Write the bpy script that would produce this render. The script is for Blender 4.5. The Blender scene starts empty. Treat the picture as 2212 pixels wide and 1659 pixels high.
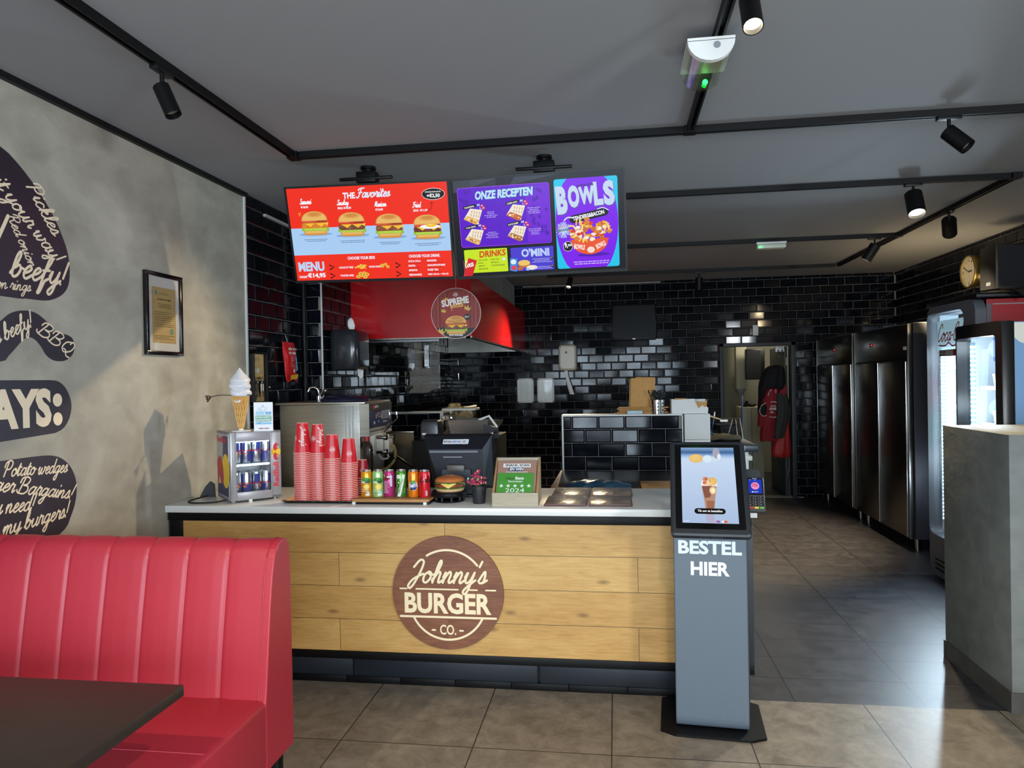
import bpy, bmesh, math, random
from math import sin, cos, pi, radians, sqrt, atan2, hypot
from mathutils import Vector as V, Matrix

SC = bpy.context.scene
C = SC.collection
R = random.Random(11)

# ------------------------------------------------------------------ camera
EXPO = 0.0
cam_d = bpy.data.cameras.new('camera')
cam_d.sensor_width = 36
cam_d.lens = 1550 / 2212 * 36
cam_d.clip_start = .05
cam = bpy.data.objects.new('camera', cam_d)
C.objects.link(cam)
_yaw, _pit, _rol = radians(-8.165), radians(-0.37), radians(-1.03)
_F = V((sin(_yaw) * cos(_pit), cos(_yaw) * cos(_pit), sin(_pit)))
_r = V((cos(_yaw), -sin(_yaw), 0))
_u = _r.cross(_F)
_r2 = _r * cos(_rol) + _u * sin(_rol)
_u2 = -_r * sin(_rol) + _u * cos(_rol)
cam.matrix_world = Matrix(((_r2.x, _u2.x, -_F.x, 0), (_r2.y, _u2.y, -_F.y, 0), (_r2.z, _u2.z, -_F.z, 1.6), (0, 0, 0, 1)))
SC.camera = cam

# ------------------------------------------------------------------ world and daylight
SC.view_settings.view_transform = 'Standard'
SC.view_settings.look = 'None'
SC.view_settings.gamma = 1
SC.view_settings.use_curve_mapping = False
SC.view_settings.exposure = EXPO
w = bpy.data.worlds.new('sky')
SC.world = w
w.use_nodes = True
w.node_tree.nodes['Background'].inputs[0].default_value = (.62, .72, .85, 1)
w.node_tree.nodes['Background'].inputs[1].default_value = .5


def area(name, loc, target, sx, sy, power, col, spread=180):
    d = bpy.data.lights.new(name, 'AREA')
    d.shape = 'RECTANGLE'
    d.size, d.size_y, d.energy, d.color = sx, sy, power, col
    d.spread = radians(spread)
    o = bpy.data.objects.new(name, d)
    C.objects.link(o)
    o.location = loc
    o.rotation_euler = (V(target) - V(loc)).to_track_quat('-Z', 'Y').to_euler()
    return o


def street_view(d):
    """the window shows a street: bright sky patches above darker facades"""
    d.use_nodes = True
    nt = d.node_tree
    em = nt.nodes['Emission']
    g = nt.nodes.new('ShaderNodeNewGeometry')
    mp = nt.nodes.new('ShaderNodeMapping')
    mp.inputs['Scale'].default_value = (3.2, 2.4, 1)
    n = nt.nodes.new('ShaderNodeTexNoise')
    n.inputs['Scale'].default_value, n.inputs['Detail'].default_value, n.inputs['Distortion'].default_value = 1.3, 3, .6
    r = nt.nodes.new('ShaderNodeValToRGB')
    r.color_ramp.elements[0].position, r.color_ramp.elements[1].position = .44, .62
    r.color_ramp.elements[0].color, r.color_ramp.elements[1].color = (.34, .38, .42, 1), (1.5, 1.75, 2.0, 1)
    nt.links.new(g.outputs['Parametric'], mp.inputs[0])
    nt.links.new(mp.outputs[0], n.inputs['Vector'])
    nt.links.new(n.outputs['Fac'], r.inputs[0])
    nt.links.new(r.outputs[0], em.inputs['Color'])


def spot(name, loc, target, power, col, ang=60, blend=.6, rad=.02):
    d = bpy.data.lights.new(name, 'SPOT')
    d.energy, d.color, d.spot_size, d.spot_blend, d.shadow_soft_size = power, col, radians(ang), blend, rad
    o = bpy.data.objects.new(name, d)
    C.objects.link(o)
    o.location = loc
    o.rotation_euler = (V(target) - V(loc)).to_track_quat('-Z', 'Y').to_euler()
    return o


# daylight through the shop-front windows behind the camera
for _i, (_x0, _x1) in enumerate(((-2.19, -.39), (-.26, 1.51))):
    _w = area('daylight', ((_x0 + _x1) / 2, -3.02, 1.45), ((_x0 + _x1) / 2, 2, 2.0), _x1 - _x0, 1.95, 160, (.92, .97, 1))
    street_view(_w.data)
area('daylight', (3.56, -1.7, 1.9), (-2.4, 3.2, 2.3), .55, .7, 150, (.88, .95, 1))
WARM = (1, .78, .48)


# ------------------------------------------------------------------ colours and materials
def lin(c):
    if isinstance(c, str):
        c = tuple(int(c[i:i + 2], 16) for i in (0, 2, 4))
    return tuple((x / 255 / 12.92 if x / 255 <= .04045 else ((x / 255 + .055) / 1.055) ** 2.4) for x in c)


def mat(name, col, rough=.5, metal=0, var=0, vs=6, bump=0, bs=80, spec=.5, coat=0, emit=0, stretch=None, alpha=1):
    m = bpy.data.materials.new(name)
    m.use_nodes = True
    nt = m.node_tree
    p = nt.nodes['Principled BSDF']
    c = lin(col)
    p.inputs['Base Color'].default_value = (*c, 1)
    p.inputs['Roughness'].default_value = rough
    p.inputs['Metallic'].default_value = metal
    p.inputs['Specular IOR Level'].default_value = spec
    p.inputs['Coat Weight'].default_value = coat
    p.inputs['Coat Roughness'].default_value = .1
    p.inputs['Alpha'].default_value = alpha
    if emit:
        p.inputs['Emission Color'].default_value = (*c, 1)
        p.inputs['Emission Strength'].default_value = emit
    if var or bump:
        tc = nt.nodes.new('ShaderNodeTexCoord')
        src = tc.outputs['Object']
        if stretch:
            mp = nt.nodes.new('ShaderNodeMapping')
            mp.inputs['Scale'].default_value = stretch
            nt.links.new(src, mp.inputs['Vector'])
            src = mp.outputs[0]
        if var:
            n = nt.nodes.new('ShaderNodeTexNoise')
            n.inputs['Scale'].default_value = vs
            n.inputs['Detail'].default_value = 6
            nt.links.new(src, n.inputs['Vector'])
            r = nt.nodes.new('ShaderNodeValToRGB')
            r.color_ramp.elements[0].position, r.color_ramp.elements[1].position = .3, .7
            r.color_ramp.elements[0].color = (*[x * (1 - var) for x in c], 1)
            r.color_ramp.elements[1].color = (*[min(1, x * (1 + var)) for x in c], 1)
            nt.links.new(n.outputs['Fac'], r.inputs[0])
            nt.links.new(r.outputs[0], p.inputs['Base Color'])
        if bump:
            n = nt.nodes.new('ShaderNodeTexNoise')
            n.inputs['Scale'].default_value = bs
            n.inputs['Detail'].default_value = 3
            nt.links.new(src, n.inputs['Vector'])
            b = nt.nodes.new('ShaderNodeBump')
            b.inputs['Strength'].default_value = bump
            b.inputs['Distance'].default_value = .01
            nt.links.new(n.outputs['Fac'], b.inputs['Height'])
            nt.links.new(b.outputs[0], p.inputs['Normal'])
    return m


def attr_mat(name, glow=0, rough=.5, coat=0):
    m = bpy.data.materials.new(name)
    m.use_nodes = True
    nt = m.node_tree
    p = nt.nodes['Principled BSDF']
    a = nt.nodes.new('ShaderNodeAttribute')
    a.attribute_name = 'Col'
    p.inputs['Roughness'].default_value = rough
    if glow:
        p.inputs['Base Color'].default_value = (.004, .004, .005, 1)
        p.inputs['Roughness'].default_value = .25
        p.inputs['Specular IOR Level'].default_value = .12
        nt.links.new(a.outputs['Color'], p.inputs['Emission Color'])
        p.inputs['Emission Strength'].default_value = glow
    else:
        nt.links.new(a.outputs['Color'], p.inputs['Base Color'])
        p.inputs['Coat Weight'].default_value = coat
    return m


def thin_glass(name, tint=(1, 1, 1), refl=.12, rough=.02, edge=.55):
    m = bpy.data.materials.new(name)
    m.use_nodes = True
    nt = m.node_tree
    nt.nodes.remove(nt.nodes['Principled BSDF'])
    out = nt.nodes['Material Output']
    t = nt.nodes.new('ShaderNodeBsdfTransparent')
    t.inputs[0].default_value = (*tint, 1)
    g = nt.nodes.new('ShaderNodeBsdfGlossy')
    g.inputs['Roughness'].default_value = rough
    lw = nt.nodes.new('ShaderNodeLayerWeight')
    lw.inputs['Blend'].default_value = .35
    mr = nt.nodes.new('ShaderNodeMapRange')
    mr.inputs['To Min'].default_value, mr.inputs['To Max'].default_value = refl * .4, edge
    nt.links.new(lw.outputs['Facing'], mr.inputs['Value'])
    mx = nt.nodes.new('ShaderNodeMixShader')
    nt.links.new(mr.outputs[0], mx.inputs[0])
    nt.links.new(t.outputs[0], mx.inputs[1])
    nt.links.new(g.outputs[0], mx.inputs[2])
    nt.links.new(mx.outputs[0], out.inputs[0])
    return m


PRINT = attr_mat('printed_ink', rough=.45)
PRINTG = attr_mat('glossy_print', rough=.2, coat=.3)
GLOW = attr_mat('screen_light', glow=1)


# ------------------------------------------------------------------ object bookkeeping
def tag(o, label=None, cat=None, group=None, kind=None):
    for k, v in (('label', label), ('category', cat), ('group', group), ('kind', kind)):
        if v:
            o[k] = v
    return o


def thing(name, label, cat, loc=(0, 0, 0), rz=0, group=None):
    o = bpy.data.objects.new(name, None)
    o.empty_display_size = .05
    C.objects.link(o)
    o.location = loc
    o.rotation_euler = (0, 0, rz)
    return tag(o, label, cat, group)


def wloc(o):
    p = V((0, 0, 0))
    while o:
        p += o.location
        o = o.parent
    return p


def copy_tree(o, parent=None):
    c = o.copy()
    C.objects.link(c)
    if parent:
        c.parent = parent
    for ch in list(o.children):
        copy_tree(ch, c)
    return c


class B:
    """collects geometry for ONE mesh object"""

    def __init__(s):
        s.v, s.f, s.m, s.s = [], [], [], []

    def add(s, vs, fs, mi=0, sm=False):
        k = len(s.v)
        s.v += [tuple(v) for v in vs]
        for f in fs:
            s.f.append([i + k for i in f])
            s.m.append(mi)
            s.s.append(sm)
        return s

    def box(s, x0, x1, y0, y1, z0, z1, mi=0, bev=0, seg=2):
        vs = [(x, y, z) for x in (x0, x1) for y in (y0, y1) for z in (z0, z1)]
        fs = [(0, 1, 3, 2), (4, 6, 7, 5), (0, 4, 5, 1), (2, 3, 7, 6), (0, 2, 6, 4), (1, 5, 7, 3)]
        if not bev:
            return s.add(vs, fs, mi)
        bm = bmesh.new()
        bv = [bm.verts.new(v) for v in vs]
        for f in fs:
            bm.faces.new([bv[i] for i in f])
        bmesh.ops.bevel(bm, geom=bm.edges[:], offset=bev, segments=seg, affect='EDGES', profile=.5)
        bm.verts.index_update()
        s.add([v.co for v in bm.verts], [[v.index for v in f.verts] for f in bm.faces], mi, True)
        bm.free()
        return s

    def cyl(s, p0, p1, r0, r1=None, n=20, mi=0, caps=True, sm=True):
        r1 = r0 if r1 is None else r1
        p0, p1 = V(p0), V(p1)
        q = (p1 - p0).to_track_quat('Z', 'Y')
        ring = [q @ V((cos(2 * pi * i / n), sin(2 * pi * i / n), 0)) for i in range(n)]
        vs = [p0 + r * r0 for r in ring] + [p1 + r * r1 for r in ring]
        s.add(vs, [(i, (i + 1) % n, n + (i + 1) % n, n + i) for i in range(n)], mi, sm)
        if caps:
            s.add(vs, [list(range(n))[::-1], list(range(n, 2 * n))], mi)
        return s

    def lathe(s, prof, c=(0, 0, 0), n=32, mi=0, fn=None):
        vs, fs = [], []
        for r, z in prof:
            for i in range(n):
                a = 2 * pi * i / n
                rr, zz = fn(r, z, a) if fn else (r, z)
                vs.append((c[0] + rr * cos(a), c[1] + rr * sin(a), c[2] + zz))
        for j in range(len(prof) - 1):
            for i in range(n):
                k = (i + 1) % n
                fs.append((j * n + i, j * n + k, (j + 1) * n + k, (j + 1) * n + i))
        return s.add(vs, fs, mi, True)

    def tube(s, pts, r, n=8, mi=0, closed=False, rs=None):
        pts = [V(p) for p in pts]
        m = len(pts)
        vs, fs = [], []
        for j, p in enumerate(pts):
            a = pts[(j - 1) % m] if closed or j else pts[0]
            b = pts[(j + 1) % m] if closed or j < m - 1 else pts[-1]
            d = (b - a).normalized()
            ref = V((0, 0, 1)) if abs(d.z) < .9 else V((1, 0, 0))
            x = d.cross(ref).normalized()
            y = x.cross(d)
            rr = rs[j] if rs else r
            vs += [p + (x * cos(2 * pi * i / n) + y * sin(2 * pi * i / n)) * rr for i in range(n)]
        for j in range(m if closed else m - 1):
            for i in range(n):
                k, jj = (i + 1) % n, (j + 1) % m
                fs.append((j * n + i, jj * n + i, jj * n + k, j * n + k))
        s.add(vs, fs, mi, True)
        if not closed:
            s.add(vs, [list(range(n)), list(range((m - 1) * n, m * n))[::-1]], mi)
        return s

    def prism(s, poly, axis, lo, hi, mi=0, sm=False):
        def P(a, b, c):
            return {'X': (c, a, b), 'Y': (a, c, b), 'Z': (a, b, c)}[axis]
        n = len(poly)
        vs = [P(a, b, lo) for a, b in poly] + [P(a, b, hi) for a, b in poly]
        s.add(vs, [list(range(n))[::-1], list(range(n, 2 * n))], mi)
        s.add(vs, [(i, (i + 1) % n, n + (i + 1) % n, n + i) for i in range(n)], mi, sm)
        return s

    def ball(s, c, r, nu=16, nv=10, mi=0, fn=None):
        rx, ry, rz = r if isinstance(r, tuple) else (r, r, r)
        vs, fs = [], []
        for j in range(nv + 1):
            t = pi * j / nv
            for i in range(nu):
                a = 2 * pi * i / nu
                k = fn(a, t) if fn else 1
                vs.append((c[0] + rx * k * sin(t) * cos(a), c[1] + ry * k * sin(t) * sin(a), c[2] + rz * k * cos(t)))
        for j in range(nv):
            for i in range(nu):
                k = (i + 1) % nu
                fs.append((j * nu + i, (j + 1) * nu + i, (j + 1) * nu + k, j * nu + k))
        return s.add(vs, fs, mi, True)

    def loft(s, rings, mi=0, caps=True, sm=True):
        n = len(rings[0])
        vs = [p for r in rings for p in r]
        fs = []
        for j in range(len(rings) - 1):
            for i in range(n):
                k = (i + 1) % n
                fs.append((j * n + i, j * n + k, (j + 1) * n + k, (j + 1) * n + i))
        s.add(vs, fs, mi, sm)
        if caps:
            s.add(vs, [list(range(n))[::-1], list(range((len(rings) - 1) * n, len(rings) * n))], mi)
        return s

    def xf(s, M):
        s.v = [tuple(M @ V(v)) for v in s.v]
        return s

    def obj(s, name, mats, parent=None, loc=None, local=False, rz=0):
        """world coordinates by default; local=True when the parent is turned"""
        off = V((0, 0, 0))
        if not local:
            off = wloc(parent) if parent else V((0, 0, 0))
            if loc and not parent:
                off = V(loc)
        me = bpy.data.meshes.new(name)
        me.from_pydata([tuple(V(v) - off) for v in s.v], [], s.f)
        me.polygons.foreach_set('material_index', s.m)
        me.polygons.foreach_set('use_smooth', s.s)
        me.update()
        bm = bmesh.new()
        bm.from_mesh(me)
        bmesh.ops.remove_doubles(bm, verts=bm.verts, dist=1e-6)
        bmesh.ops.recalc_face_normals(bm, faces=bm.faces)
        bm.to_mesh(me)
        bm.free()
        fl = [False] * len(me.polygons)
        me.polygons.foreach_get('use_smooth', fl)
        me.set_sharp_from_angle(angle=radians(38))
        me.polygons.foreach_set('use_smooth', fl)
        for m in (mats if isinstance(mats, (list, tuple)) else [mats]):
            me.materials.append(m)
        o = bpy.data.objects.new(name, me)
        C.objects.link(o)
        if parent:
            o.parent = parent
        elif loc:
            o.location = loc
            o.rotation_euler = (0, 0, rz)
        return o


def rot_about(p, axis, ang):
    return Matrix.Translation(V(p)) @ Matrix.Rotation(ang, 4, axis) @ Matrix.Translation(-V(p))


def rrect(x0, y0, x1, y1, r, n=5):
    r = min(r, (x1 - x0) / 2, (y1 - y0) / 2)
    o = []
    for cx, cy, a0 in ((x1 - r, y0 + r, -90), (x1 - r, y1 - r, 0), (x0 + r, y1 - r, 90), (x0 + r, y0 + r, 180)):
        for i in range(n + 1):
            a = radians(a0 + 90 * i / n)
            o.append((cx + r * cos(a), cy + r * sin(a)))
    return o


def crom(pts, n=6, closed=False):
    P = [V((*p, 0)) if len(p) == 2 else V(p) for p in pts]
    m = len(P)
    o = []
    for i in range(m if closed else m - 1):
        g = lambda k: P[k % m] if closed else P[max(0, min(m - 1, k))]
        a, b, c, d = g(i - 1), g(i), g(i + 1), g(i + 2)
        for k in range(n):
            t = k / n
            o.append(.5 * ((2 * b) + (c - a) * t + (2 * a - 5 * b + 4 * c - d) * t * t + (3 * b - a - 3 * c + d) * t ** 3))
    if not closed:
        o.append(P[-1])
    return [tuple(p[:len(pts[0])]) for p in o]


# ------------------------------------------------------------------ lettering and flat artwork
_tc = {}


def text_geo(s, bold=0):
    k = (s, bold)
    if k not in _tc:
        cu = bpy.data.curves.new('t', 'FONT')
        cu.body, cu.size, cu.resolution_u, cu.offset = s, 1, 3, bold
        o = bpy.data.objects.new('t', cu)
        me = bpy.data.meshes.new_from_object(o)
        vs = [(v.co.x, v.co.y) for v in me.vertices]
        fs = [list(p.vertices) for p in me.polygons]
        bpy.data.objects.remove(o)
        bpy.data.curves.remove(cu)
        bpy.data.meshes.remove(me)
        x0, x1 = min(v[0] for v in vs), max(v[0] for v in vs)
        y0, y1 = min(v[1] for v in vs), max(v[1] for v in vs)
        _tc[k] = ([(x - x0, y - y0) for x, y in vs], fs, x1 - x0, y1 - y0)
    return _tc[k]


# handwriting: every letter as pen strokes (x-height 1, ascender 2, descender -1)
GL = {
    'a': (1.2, [[(.9, .8), (.55, 1.02), (.15, .65), (.12, .15), (.42, 0), (.8, .4), (.98, 1)], [(.98, 1), (.86, .3), (1, 0), (1.3, .3)]]),
    'b': (1.1, [[(.0, .2), (.4, 1.1), (.55, 1.8), (.42, 2.05), (.22, 1.6), (.15, .5), (.3, 0), (.65, .1), (.85, .6), (.65, .98), (.3, .7)], [(.8, .8), (1.15, .7)]]),
    'c': (.95, [[(.85, .8), (.55, 1.02), (.15, .6), (.2, .1), (.5, -.02), (1.0, .35)]]),
    'd': (1.2, [[(.9, .8), (.55, 1.02), (.15, .65), (.12, .15), (.42, 0), (.8, .4), (1.1, 2)], [(1.1, 2), (.9, .5), (1, 0), (1.3, .3)]]),
    'e': (.92, [[(.1, .4), (.5, .55), (.75, .85), (.5, 1.02), (.2, .7), (.15, .2), (.45, -.02), (1.0, .4)]]),
    'f': (.85, [[(0, .3), (.45, 1.2), (.7, 1.85), (.55, 2.05), (.35, 1.6), (.1, -.5), (0, -1), (.2, -.9), (.4, -.1), (.5, .1), (.9, .35)], [(.05, .9), (.7, 1)]]),
    'g': (1.2, [[(.9, .8), (.55, 1.02), (.15, .65), (.12, .2), (.42, .05), (.8, .45), (.98, 1)], [(.98, 1), (.75, -.5), (.45, -1), (.15, -.8), (.5, -.3), (1.3, .3)]]),
    'h': (1.15, [[(0, .2), (.45, 1.2), (.6, 1.8), (.48, 2.05), (.3, 1.6), (.1, 0)], [(.15, .4), (.5, .95), (.75, .9), (.7, .3), (.8, 0), (1.25, .3)]]),
    'i': (.55, [[(0, .3), (.25, 1), (.15, .3), (.25, 0), (.6, .3)], [(.38, 1.5), (.42, 1.62)]]),
    'j': (.6, [[(.3, 1), (.1, -.6), (-.2, -1), (-.3, -.7), (.6, .3)], [(.38, 1.5), (.42, 1.62)]]),
    'k': (1.1, [[(0, .2), (.45, 1.2), (.6, 1.8), (.48, 2.05), (.3, 1.6), (.1, 0)], [(.15, .4), (.6, 1), (.75, .8), (.3, .5), (.7, 0), (1.15, .3)]]),
    'l': (.6, [[(0, .2), (.4, 1.1), (.55, 1.8), (.42, 2.05), (.22, 1.6), (.15, .3), (.3, 0), (.65, .3)]]),
    'm': (1.65, [[(0, .5), (.2, 1), (.1, 0)], [(.12, .3), (.5, 1), (.65, .8), (.55, 0)], [(.6, .3), (1, 1), (1.2, .8), (1.15, .2), (1.3, 0), (1.7, .3)]]),
    'n': (1.2, [[(0, .5), (.2, 1), (.1, 0)], [(.12, .3), (.55, 1), (.78, .8), (.7, .2), (.85, 0), (1.25, .3)]]),
    'o': (1.1, [[(.55, 1), (.15, .7), (.15, .15), (.5, 0), (.85, .4), (.8, .9), (.5, 1), (.7, .75), (1.15, .75)]]),
    'p': (1.15, [[(0, .4), (.25, 1), (-.05, -1)], [(.15, .3), (.5, 1), (.85, .8), (.75, .2), (.4, .0), (.2, .2)], [(.7, .1), (1.2, .3)]]),
    'r': (.9, [[(0, .3), (.3, 1.15), (.4, .95), (.7, .95), (.6, .3), (.7, 0), (.95, .3)]]),
    's': (.85, [[(0, .2), (.45, 1.1), (.6, .6), (.5, .1), (.15, .05)], [(.45, .03), (.9, .3)]]),
    't': (.75, [[(0, .3), (.45, 1.7), (.25, .4), (.35, 0), (.8, .3)], [(.1, 1.1), (.75, 1.15)]]),
    'u': (1.2, [[(0, .5), (.2, 1), (.1, .3), (.3, 0), (.7, .3), (.95, 1)], [(.95, 1), (.85, .3), (1, 0), (1.3, .3)]]),
    'v': (1.05, [[(0, .6), (.2, 1), (.25, .1), (.45, 0), (.85, .6), (.8, 1), (1.1, .85)]]),
    'w': (1.5, [[(0, .6), (.2, 1), (.15, .2), (.4, 0), (.7, .9), (.65, .2), (.9, 0), (1.25, .6), (1.2, 1), (1.5, .85)]]),
    'x': (1.0, [[(0, .6), (.25, 1), (.6, 0), (1.0, .3)], [(.85, 1), (0, 0)]]),
    'y': (1.15, [[(0, .5), (.2, 1), (.12, .3), (.35, 0), (.7, .35), (.92, 1)], [(.92, 1), (.65, -.6), (.35, -1), (.15, -.75), (.5, -.3), (1.2, .3)]]),
    'B': (1.6, [[(.3, 1.9), (.1, 0)], [(-.2, 1.3), (-.1, 1.9), (.6, 2.1), (1.1, 1.8), (.9, 1.2), (.4, 1.05), (1.1, .95), (1.3, .4), (.8, -.02), (-.1, .1), (-.3, .4)]]),
    'C': (1.4, [[(1.2, 1.6), (1.1, 2.0), (.7, 2), (.2, 1.3), (.15, .4), (.5, -.02), (1.0, .2), (1.45, .6)]]),
    'F': (1.3, [[(1.5, 2), (.6, 1.95), (.1, 1.7), (.2, 1.5)], [(.85, 1.95), (.45, .2), (.1, -.05), (-.2, .2)], [(.3, 1), (1.1, 1.1)]]),
    'J': (1.35, [[(.1, 1.4), (.6, 2.05), (1.05, 1.9), (.95, 1), (.55, -.1), (.2, -.55), (-.05, -.3), (.35, .3), (1.3, .8)]]),
    'M': (2.0, [[(0, .1), (.5, 1.95), (.7, .2), (1.3, 1.95), (1.4, .2), (1.6, 0), (2.0, .3)]]),
    'P': (1.35, [[(.4, 1.9), (.05, 0)], [(-.2, 1.2), (0, 1.85), (.7, 2.1), (1.2, 1.75), (1.0, 1.1), (.5, .9), (.25, 1.05)]]),
    'Q': (1.6, [[(.9, 2), (.2, 1.5), (.15, .5), (.7, 0), (1.3, .7), (1.25, 1.7), (.8, 2), (.7, 1.5)], [(.4, .4), (.8, .3), (1.2, -.3), (1.7, -.3)]]),
    'R': (1.5, [[(.4, 1.9), (.05, 0)], [(-.2, 1.2), (0, 1.85), (.7, 2.1), (1.2, 1.75), (1.0, 1.15), (.35, 1), (.8, .8), (1.0, 0), (1.5, .3)]]),
    'S': (1.2, [[(1.1, 1.6), (.9, 2.05), (.4, 1.8), (.5, 1.2), (.9, .7), (.7, .05), (.2, .05), (0, .4)]]),
    '!': (.6, [[(.45, 2), (.25, .55)], [(.1, .08), (.12, .02)]]),
    "'": (.4, [[(.3, 2), (.15, 1.5)]]),
    '-': (.8, [[(.15, .6), (.6, .65)]]),
    ' ': (.6, []),
}


def hand(s, slant=.32):
    """pen strokes of a word, slanted"""
    x, out = 0, []
    for ch in s:
        adv, st = GL[ch]
        for k in st:
            out.append([(x + a + slant * b, b) for a, b in crom(k, 5)])
        x += adv
    return out, x


class Cv:
    """flat artwork on a surface: fn(u, v, lift) -> point; one mesh, colours held per face"""

    def __init__(s, fn, eps=.0004):
        s.fn, s.eps, s.k = fn, eps, 1
        s.V, s.F, s.K = [], [], []

    @staticmethod
    def plane(O, U, W, N, eps=.0004):
        O, U, W, N = V(O), V(U).normalized(), V(W).normalized(), V(N).normalized()
        return Cv(lambda u, v, l: O + U * u + W * v + N * l, eps)

    @staticmethod
    def cyl(c, r, a0=-pi / 2, eps=.0004, taper=None):
        def fn(u, v, l):
            rr = (taper(v) if taper else r) + l
            a = a0 + u / r
            return V((c[0] + rr * cos(a), c[1] + rr * sin(a), c[2] + v))
        return Cv(fn, eps)

    def up(s, n=1):
        s.k += n * .4
        return s

    def raw(s, vs, fs, col):
        k = len(s.V)
        s.k += .02
        s.V += [(p[0], p[1], s.k + (p[2] if len(p) > 2 else 0)) for p in vs]
        s.F += [[i + k for i in f] for f in fs]
        s.K += [col] * len(fs)
        return s

    def poly(s, pts, col):
        return s.raw(pts, [list(range(len(pts)))], col)

    def rect(s, x0, y0, x1, y1, col, r=0):
        return s.poly(rrect(x0, y0, x1, y1, r) if r else [(x0, y0), (x1, y0), (x1, y1), (x0, y1)], col)

    def ell(s, cx, cy, rx, ry, col, n=28, rot=0, jit=0):
        o = []
        for i in range(n):
            a = 2 * pi * i / n
            q = 1 + (R.uniform(-jit, jit) if jit else 0)
            x, y = rx * q * cos(a), ry * q * sin(a)
            o.append((cx + x * cos(rot) - y * sin(rot), cy + x * sin(rot) + y * cos(rot)))
        return s.poly(o, col)

    def line(s, pts, w, col, caps=True):
        n = len(pts)
        L, Rr = [], []
        for i, (x, y) in enumerate(pts):
            a, b = pts[max(0, i - 1)], pts[min(n - 1, i + 1)]
            dx, dy = b[0] - a[0], b[1] - a[1]
            d = hypot(dx, dy) or 1
            L.append((x - dy / d * w / 2, y + dx / d * w / 2, i * .025))
            Rr.append((x + dy / d * w / 2, y - dx / d * w / 2, i * .025))
        s.raw(L + Rr, [(i, n + i, n + i + 1, i + 1) for i in range(n - 1)], col)
        s.k += n * .025
        if caps:
            for x, y in (pts[0], pts[-1]):
                s.ell(x, y, w / 2, w / 2, col, 8)
        return s

    def arc(s, cx, cy, r, a0, a1, w, col, ry=None, n=24):
        return s.line([(cx + r * cos(radians(a0 + (a1 - a0) * i / n)), cy + (ry or r) * sin(radians(a0 + (a1 - a0) * i / n))) for i in range(n + 1)], w, col)

    def text(s, t, x, y, h, col, w=None, bold=.02, al='c', rot=0, sh=0):
        """x,y = baseline anchor; h = height of the lettering; w squeezes it to a width"""
        vs, fs, W, H = text_geo(t, bold)
        sy = h / H
        sx = w / W if w else sy
        ox = {'l': 0, 'c': -W * sx / 2, 'r': -W * sx}[al]
        ca, sa = cos(rot), sin(rot)
        o = []
        for a, b in vs:
            p, q = a * sx + ox + sh * b * sy, b * sy
            o.append((x + p * ca - q * sa, y + p * sa + q * ca))
        return s.raw(o, fs, col)

    def script(s, t, x, y, xh, col, w=None, wt=.2, al='l', rot=0, slant=.32):
        st, W = hand(t, slant)
        sx = w / W if w else xh
        ox = {'l': 0, 'c': -W * sx / 2}[al]
        ca, sa = cos(rot), sin(rot)
        k0 = s.k
        for j, k in enumerate(st):
            s.k = k0 + (j % 3) * 1.2
            s.line([(x + (a * sx + ox) * ca - b * xh * sa, y + (a * sx + ox) * sa + b * xh * ca) for a, b in k], wt * xh, col)
        s.k = k0 + .1
        return s

    def scribble(s, x0, y0, x1, rows, dy, h, col, al='l', jag=.3):
        """lines of fine print too small to read"""
        for r in range(rows):
            e = x1 - (x1 - x0) * jag * R.random()
            x = x0 + ((x1 - e) / 2 if al == 'c' else 0)
            e = x + e - x0
            while x < e:
                q = min(e, x + h * R.uniform(1.5, 4.5))
                s.rect(x, y0 - r * dy, q, y0 - r * dy + h, col)
                x = q + h * .7
        return s

    def star(s, cx, cy, r, col, rot=0):
        return s.poly([(cx + (r if i % 2 == 0 else r * .42) * sin(pi * i / 5 + rot), cy + (r if i % 2 == 0 else r * .42) * cos(pi * i / 5 + rot)) for i in range(10)], col)

    def obj(s, name, m, parent=None, sub=0, local=False):
        bm = bmesh.new()
        bv = [bm.verts.new(v) for v in s.V]
        lay = bm.faces.layers.int.new('ci')
        pal = {}
        for f, c in zip(s.F, s.K):
            try:
                fc = bm.faces.new([bv[i] for i in f])
            except ValueError:
                continue
            fc[lay] = pal.setdefault(c, len(pal))
        if sub:
            bmesh.ops.triangulate(bm, faces=[f for f in bm.faces if len(f.verts) > 4])
            for _ in range(4):
                e = [e for e in bm.edges if abs(e.verts[0].co.x - e.verts[1].co.x) > sub]
                if not e:
                    break
                bmesh.ops.subdivide_edges(bm, edges=e, cuts=1)
                bmesh.ops.triangulate(bm, faces=[f for f in bm.faces if len(f.verts) > 4])
        off = V((0, 0, 0)) if local or not parent else wloc(parent)
        for v in bm.verts:
            v.co = s.fn(v.co.x, v.co.y, v.co.z * s.eps) - off
        me = bpy.data.meshes.new(name)
        bm.to_mesh(me)
        bm.free()
        cols = [lin(c) for c in pal]
        at = me.attributes.new('Col', 'FLOAT_COLOR', 'FACE')
        ci = me.attributes['ci'].data
        buf = []
        for i in range(len(me.polygons)):
            buf += [*cols[ci[i].value], 1]
        at.data.foreach_set('color', buf)
        me.attributes.remove(me.attributes['ci'])
        me.materials.append(m)
        o = bpy.data.objects.new(name, me)
        C.objects.link(o)
        if parent:
            o.parent = parent
        return o


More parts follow.
